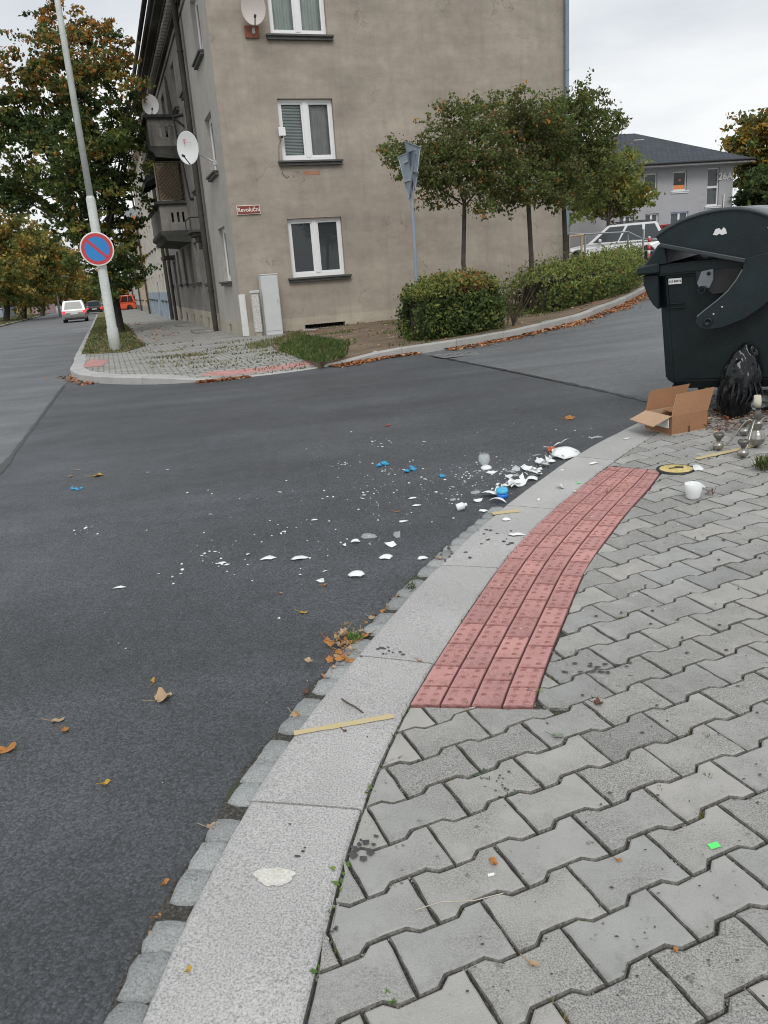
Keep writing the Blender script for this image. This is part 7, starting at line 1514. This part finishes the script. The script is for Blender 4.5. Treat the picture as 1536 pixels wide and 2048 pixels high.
LV = [(326, 1398, .075, 40, .9, LT, 'largest curled pinkish tan leaf on the near asphalt', 'maple', 0), (308, 1365, .04, 95, .9, LY, 'golden leaf with an upright stem above the curled tan leaf', 'ginkgo', 0), (116, 1443, .055, 10, .5, LT, 'flat tan leaf at the left on the asphalt', 'oval', 0), (130, 1463, .032, -20, .8, LO, 'small orange leaf just under the flat tan leaf', 'maple', 0), (14, 1502, .075, 15, .5, LO, 'orange tan leaf cut by the left picture edge', 'oval', 0), (213, 1567, .035, 60, .6, LY, 'small yellow leaf alone on the near asphalt', 'oval', 0), (195, 952, .105, 10, .3, LY, 'star shaped yellow maple leaf far on the asphalt', 'maple', 0), (155, 940, .05, 0, .5, LT, 'tiny tan leaf left of the star shaped yellow leaf', 'oval', 0), (141, 954, .05, 80, .9, LT, 'pale curled leaf below the tiny tan one', 'oval', 0), (608, 1226, .04, 0, .4, LY, 'small straw coloured leaf near the gutter setts', 'oval', 0), (562, 1188, .025, 80, .5, LT, 'very small tan leaf on the asphalt below the shards', 'oval', 0), (650, 1172, .03, 20, .6, LO, 'red brown leaf touching the white crescent shard', 'maple', 0), (795, 1024, .035, 0, .3, LO, 'small orange leaf near the upper small shards', 'oval', 0), (776, 852, .06, 0, .3, M('leaf_red', (.4, .05, .03), .6), 'small red leaf far across the junction', 'maple', 0), (1139, 838, .09, 0, .3, LO, 'orange leaf on the road left of the cardboard box', 'maple', 0), (490, 824, .05, 0, .3, LO, 'small orange brown leaf in the middle of the junction', 'oval', 0),
 (424, 1658, .04, 10, .6, LT, 'tan leaf on the gutter sett below the kerb joint', 'maple', 0), (446, 1651, .022, 30, .6, LO, 'tiny orange leaf beside the tan leaf in the gutter', 'oval', 0), (384, 1764, .05, 30, .7, LB, 'dark brown folded leaf wedged against the near kerb', 'maple', 0), (374, 1790, .03, 20, .6, LY, 'golden round leaf under the dark brown folded leaf', 'oval', 0), (305, 1872, .032, 110, .5, LT, 'pale tan leaf between two lower gutter setts', 'oval', 0), (332, 1765, .025, 80, .5, LO, 'slim orange leaf left of the dark folded leaf', 'oval', 0), (316, 1834, .02, 50, .5, LO, 'thin brown leaf scrap on the asphalt edge of a sett', 'oval', 0), (645, 1372, .04, 50, .5, M('leaf_pale_green', (.45, .44, .30), .7, .1, 30), 'pale green leaf on a gutter sett', 'maple', 0), (655, 1356, .045, 100, .9, LO, 'curled red brown leaf on the gutter setts', 'maple', 0),
 (986, 1724, .032, 100, .8, LO, 'upright orange leaf on a paving stone by the cigarette end', 'oval', 1), (1067, 1930, .028, -20, .7, LT, 'pinkish tan seed leaf at a paving joint near the bottom', 'oval', 1), (1116, 1474, .042, 5, .5, LG, 'grey green leaf on the paving below the red tiles', 'oval', 1), (1351, 1902, .018, 60, .6, LO, 'tiny orange leaf in a joint at the lower right', 'oval', 1), (1238, 1722, .018, 20, .5, LO, 'tiny orange leaf in a joint left of the green sticker', 'oval', 1), (378, 1939, .02, 80, .3, LY, 'tiny pale orange leaf on the near kerb stone', 'oval', 1), (690, 1463, .016, 0, .6, LB, 'tiny red brown scrap under the yellow paint line', 'maple', 1), (1196, 1408, .035, 0, .9, LB, 'crumpled brown moss clump right of the red tiles', 'maple', 1), (840, 1323, .02, 0, .3, LO, 'orange scrap on the kerb next to its joint', 'oval', 1)]
for k, (px, py, s, rz, cu_, mt, lab, kd, onp) in enumerate(LV):
    g = G(px, py) if onp else roadz(px, py); leaf(g, s, R(rz), cu_, mt, lab, kd, None, k+1, (rs.normal(0, .12), rs.normal(0, .12)))
for k in range(34):
    px, py = rs.normal(690, 20), rs.normal(1297, 17); px += (1297-py)*.55; g = roadz(px, py); leaf(g+Vector((0, 0, rs.uniform(0, .02))), rs.uniform(.03, .055), rs.uniform(0, 6), rs.uniform(.3, .9), [LT, LO, LT][k % 3], 'dry tan leaf in the heap against the kerb by the grass tuft', 'maple' if k % 2 else 'oval', 'leaf heap against the kerb', 60+k, (rs.normal(0, .35), rs.normal(0, .35)))
for k, (px, py) in enumerate([(735, 1252), (745, 1243), (752, 1236), (766, 1228), (775, 1218), (783, 1205), (700, 1330), (668, 1342), (612, 1392), (594, 1436), (590, 1440), (815, 1192), (797, 1200), (880, 1122)]):
    g = roadz(px, py); leaf(g+Vector((0, 0, .012)), rs.uniform(.025, .045), rs.uniform(0, 6), .7, [LO, LT, LB][k % 3], 'small brown leaf caught between setts and kerb', 'oval', 'brown leaves caught along the gutter setts', 130+k, (rs.normal(0, .3), rs.normal(0, .3)))
# ---------------------------------------------------------------- weeds, twig, sticker, cigarette end
def weed(px, py, s, n, label, mats, kind='rosette', onroad=False, group=None, seed=1):
    g = roadz(px, py) if onroad else G(px, py); rr = np.random.default_rng(seed); mb = MB()
    for k in range(n):
        a = rr.uniform(0, 2*math.pi); l = s*rr.uniform(.5, 1.1); w = l*(.5 if kind == 'rosette' else .09); up = l*(rr.uniform(.15, .5) if kind == 'rosette' else rr.uniform(.5, 1.1)); d = Vector((math.cos(a), math.sin(a), 0)); p = Vector((-d.y, d.x, 0)); o0 = d*l*(.18 if kind == 'rosette' else .02)+Vector((rr.normal(0, .2), rr.normal(0, .2), 0))*s*(1 if kind != 'rosette' else .25); ex = 1 if kind == 'rosette' else .55
        mb.add([o0, o0+d*l*.45*ex+p*w*.5+Vector((0, 0, up*.8)), o0+d*l*ex+Vector((0, 0, up*(.9 if kind == 'rosette' else 1))), o0+d*l*.45*ex-p*w*.5+Vector((0, 0, up*.8))], ((0, 1, 2, 3),), int(rr.integers(0, len(mats))))
    o = mb.build('weed' if kind == 'rosette' else 'grass_tuft', mats, recalc=False, loc=g-Vector((0, 0, .006))); return tag(o, label, 'weed' if kind == 'rosette' else 'grass', group)
WG, WG2, WD = leafmat('weed_green', (.13, .24, .05), .3, .15, 20), leafmat('weed_yellow_green', (.24, .32, .08), .3, .15, 20), leafmat('weed_dusty', (.11, .15, .10), .3, .15, 20)
weed(684, 1738, .024, 9, 'green rosette weed at the kerb joint, upper of the touching pair', [WG, WG2], seed=1); weed(685, 1768, .024, 10, 'yellow green rosette weed at the kerb joint, lower of the touching pair', [WG2, WG], seed=2); weed(817, 1735, .024, 6, 'dusty grey green weed in the paving joint right of the boot print', [WD], seed=3)
weed(738, 1580, .022, 9, 'green weed at the kerb joint level with the nearest kerb joint', [WG, WD], seed=4); weed(968, 1548, .03, 9, 'dusty spiky weed on the paving between two stones', [WD, WG], 'rosette', seed=5); weed(1010, 1590, .026, 6, 'dark small weed low in a wavy joint', [WD], seed=6); weed(640, 1935, .018, 5, 'tiny weed low at the kerb joint near the bottom', [WG], seed=7)
weed(914, 1890, .014, 6, 'small bright weed in a straight joint near the bottom', [WG], seed=8); weed(775, 1995, .018, 7, 'small jagged weed, lower left of the bottom pair', [WG], seed=9); weed(782, 1999, .016, 5, 'small jagged weed, lower right of the bottom pair', [WG], seed=10); weed(1170, 1845, .014, 6, 'small bright weed in a joint at the bottom middle', [WG], seed=11); weed(660, 1812, .015, 5, 'little weed at the kerb joint under the rosette pair', [WG], seed=12)
weed(712, 1287, .055, 70, 'green grass tuft growing at the kerb by the leaf heap', [GR1, WG], 'grass', True, seed=13); weed(823, 1180, .05, 50, 'darker grass tuft growing between setts and kerb farther up', [GR3, GR1], 'grass', True, seed=14); weed(1022, 1350, .02, 14, 'spiky weed growing on the red tiles', [WD, GR3], 'grass', seed=15); weed(868, 1405, .022, 14, 'grass sprout at the lower edge of the red tiles, left one', [WG2, GR1], 'grass', seed=16); weed(935, 1407, .018, 12, 'grass sprout at the lower edge of the red tiles, right one', [WG2, GR1], 'grass', seed=17)
weed(1415, 1474, .022, 14, 'grass sprout in the joint at right below the middle', [WG2, GR1], 'grass', seed=18); weed(1418, 1553, .022, 14, 'grass sprout in the wavy joint at the right edge', [WG2, GR1], 'grass', seed=19); weed(1322, 1574, .018, 12, 'grass sprout in a joint left of the right edge sprout', [GR3], 'grass', seed=20)
weed(1528, 940, .10, 160, 'patch of dry grass breaking through the paving at the right edge', [GR1, GR2], 'grass', seed=21); weed(1418, 990, .05, 26, 'dry brown moss wisp beside the white cup', [GR2, LB], 'grass', seed=22); weed(1080, 1385, .03, 12, 'sprout at the right edge of the red tiles', [WG2], 'grass', seed=23); weed(1217, 985, .035, 14, 'dry wisp on the upper red tiles', [GR2], 'grass', seed=24)
# moss and sprouts all along the joints: uncounted
Q = []
for k in range(620):
    i = rs.integers(0, len(stones)); Sx = stones[int(i)]; j = int(rs.integers(0, len(Sx))); a, b = Sx[j], Sx[(j+1) % len(Sx)]; m = int(rs.integers(4, 22)); t = rs.uniform(0, 1)+rs.normal(0, .12, m); q = a+(b-a)*np.clip(t, 0, 1)[:, None]+rs.normal(0, .0018, (m, 2)); Q.append(q)
Q = np.vstack(Q); blades('joint_moss', np.c_[Q, T(Q[:, 0], Q[:, 1])-.012], .016, [GR3, GR2, WG2], rs.choice(3, len(Q), p=[.45, .4, .15]), rs, w=.0035)
Q = KIs[rs.integers(0, 140, 420)]+rs.normal(0, .004, (420, 2)); blades('joint_moss', np.c_[Q, T(Q[:, 0], Q[:, 1])-.012], .018, [GR3, GR1, GR2], rs.choice(3, len(Q)), rs, w=.003)
Q = []
for k in range(900):
    Sx = stones[int(rs.integers(0, min(len(stones), 330)))]; j = int(rs.integers(0, len(Sx))); a, b = Sx[j], Sx[(j+1) % len(Sx)]; m = int(rs.integers(3, 14)); t = np.clip(rs.uniform(0, 1)+rs.normal(0, .15, m), 0, 1); Q.append(a+(b-a)*t[:, None]+rs.normal(0, .0022, (m, 2)))
Q = np.vstack(Q); crumbs('joint_sand', Q, T(Q[:, 0], Q[:, 1])-.010, .0015, .0045, M('joint_sand_grit', (.26, .245, .21), .95, .4, 90), rs)
Q = np.vstack([KIs[rs.integers(0, 160, 260)]+rs.normal(0, .006, (260, 2))]); crumbs('joint_grit', Q, T(Q[:, 0], Q[:, 1])-.012, .002, .005, CONC, rs)
Q = KOs[rs.integers(20, 130, 700)]+rs.normal(0, .03, (700, 2)); tt = offset_line(KOs, .07); Q = tt[rs.integers(10, 130, 2400)]+rs.normal(0, .035, (2400, 2)); crumbs('gutter_grit', Q, T(Q[:, 0], Q[:, 1])+RDZ+.004, .002, .006, M('gutter_grit', (.12, .10, .08), .95, .4, 60), rs)
# debris of twigs and leaves under the bin
Q = scatter([tuple(G(*p)) for p in ((1395, 850), (1430, 870), (1490, 862), (1540, 850), (1560, 815), (1420, 822))], 500, rs); litter('bin_litter', Q, T(Q[:, 0], Q[:, 1])+.004, .035, rs, [DL2, LB, DL3, DL2])
g0, g1, g2, g3 = [G(*p)+Vector((0, 0, .006)) for p in ((684, 1402), (695, 1414), (712, 1421), (727, 1427))]; mb = MB(); mb.tube([(0, 0, .002), g1-g0+Vector((0, 0, .01)), g2-g0+Vector((0, 0, .006)), g3-g0+Vector((0, 0, -.004))], [.0025, .003, .0028, .002], 6); tag(mb.build('twig', TWIG, recalc=False, loc=g0), 'thin bent brown twig on the kerb above the yellow paint line', 'twig')
g = G(1428, 1693); mb = MB(); mb.bbox((-.013, -.0085, 0), (.013, .0085, .0008)); o = mb.build('paper_scrap', M('neon_green_paper', (.12, .80, .18), .6, .02, 5), loc=g+Vector((0, 0, .003))); o.rotation_euler = (0, R(-4), R(12)); tag(o, 'neon green paper scrap on a paving joint', 'paper scrap')
g = G(1157, 967); mb = MB(); mb.bbox((-.012, -.009, 0), (.012, .009, .0008)); o = mb.build('paper_scrap', MATS['neon_green_paper'], loc=g+Vector((0, 0, .003))); tag(o, 'tiny pale green scrap on the kerb by the upper red tiles', 'paper scrap')
g = G(983, 1752); cg = empty('cigarette_end', g+Vector((0, 0, .004)), R(12), 'white cigarette end under the upright orange leaf', 'cigarette end'); mb = MB(); mb.tube([(-.009, 0, 0), (.006, 0, 0)], .0038, 10); mb.build('paper', STK_, cg, recalc=False); mb = MB(); mb.tube([(.006, 0, 0), (.0095, 0, 0)], .0038, 10); mb.build('ash', CONC, cg, recalc=False)
g = G(830, 1823); mb = MB(); mb.tube([(0, 0, .004), (.06, .012, .01), (.13, .012, .006), (.2, .03, .004)], .0011, 5); tag(mb.build('straw', M('dry_straw', (.5, .46, .36), .8), recalc=False, loc=g), 'long thin dry straw across two paving stones', 'straw')
# black boot print of tar on one stone, and scattered tar spots
TARS = M('black_smear', (.06, .06, .06), .6, .3, 40)
def spots(name, lst, mat, parent, lift=.0016):
    mb = MB(); rr = random.Random(6)
    for px, py, w, h_ in lst:
        m = 8; P = [G(px+math.cos(2*math.pi*k/m)*w*rr.uniform(.55, 1.1), py+math.sin(2*math.pi*k/m)*h_*rr.uniform(.55, 1.1)) for k in range(m)]; mb.add([(p.x, p.y, p.z+lift) for p in P], (tuple(range(m)),))
    o = mb.build(name, mat, parent, recalc=False); o['kind'] = 'stuff'; return o
spots('boot_print', [(707, 1713, 10, 8), (727, 1719, 11, 7), (741, 1708, 9, 6), (708, 1697, 9, 5), (731, 1687, 10, 7), (719, 1691, 6, 5), (748, 1691, 6, 4), (752, 1674, 6, 4), (740, 1703, 12, 3), (757, 1700, 3, 2), (722, 1682, 4, 3), (712, 1704, 7, 3)], TARS, pavement, .004)
spots('tar_spots', [(r_x, r_y, rs.uniform(1.5, 6), rs.uniform(1., 3.)) for r_x, r_y in zip(rs.uniform(850, 1536, 130), rs.uniform(1060, 2000, 130)) if r_x > 1130-(r_y-1000)*.35+120]+[(1005+rs.normal(0, 14), 1575+rs.normal(0, 12), rs.uniform(2, 5), rs.uniform(1, 3)) for _ in range(14)]+[(1195+rs.normal(0, 40), 1340+rs.normal(0, 8), rs.uniform(3, 12), rs.uniform(1, 3)) for _ in range(16)]+[(670+rs.normal(0, 8), 1865+rs.normal(0, 7), 5, 3) for _ in range(4)], TARS, pavement, .0042)
spots('tar_spots', [(rs.normal(1000, 26), rs.normal(1072, 14), rs.uniform(1.5, 6), rs.uniform(.7, 2)) for _ in range(20)]+[(rs.normal(905, 12), rs.normal(1105, 8), rs.uniform(2, 6), rs.uniform(1, 3)) for _ in range(10)]+[(rs.normal(760, 30), rs.normal(1305, 6), rs.uniform(2, 6), 2) for _ in range(12)]+[(606, 1704, 5, 3), (596, 1714, 8, 2.5), (610, 1697, 4, 2), (735, 1475, 2, 2), (580, 1650, 4, 2)], TARS, kerb, .0032)
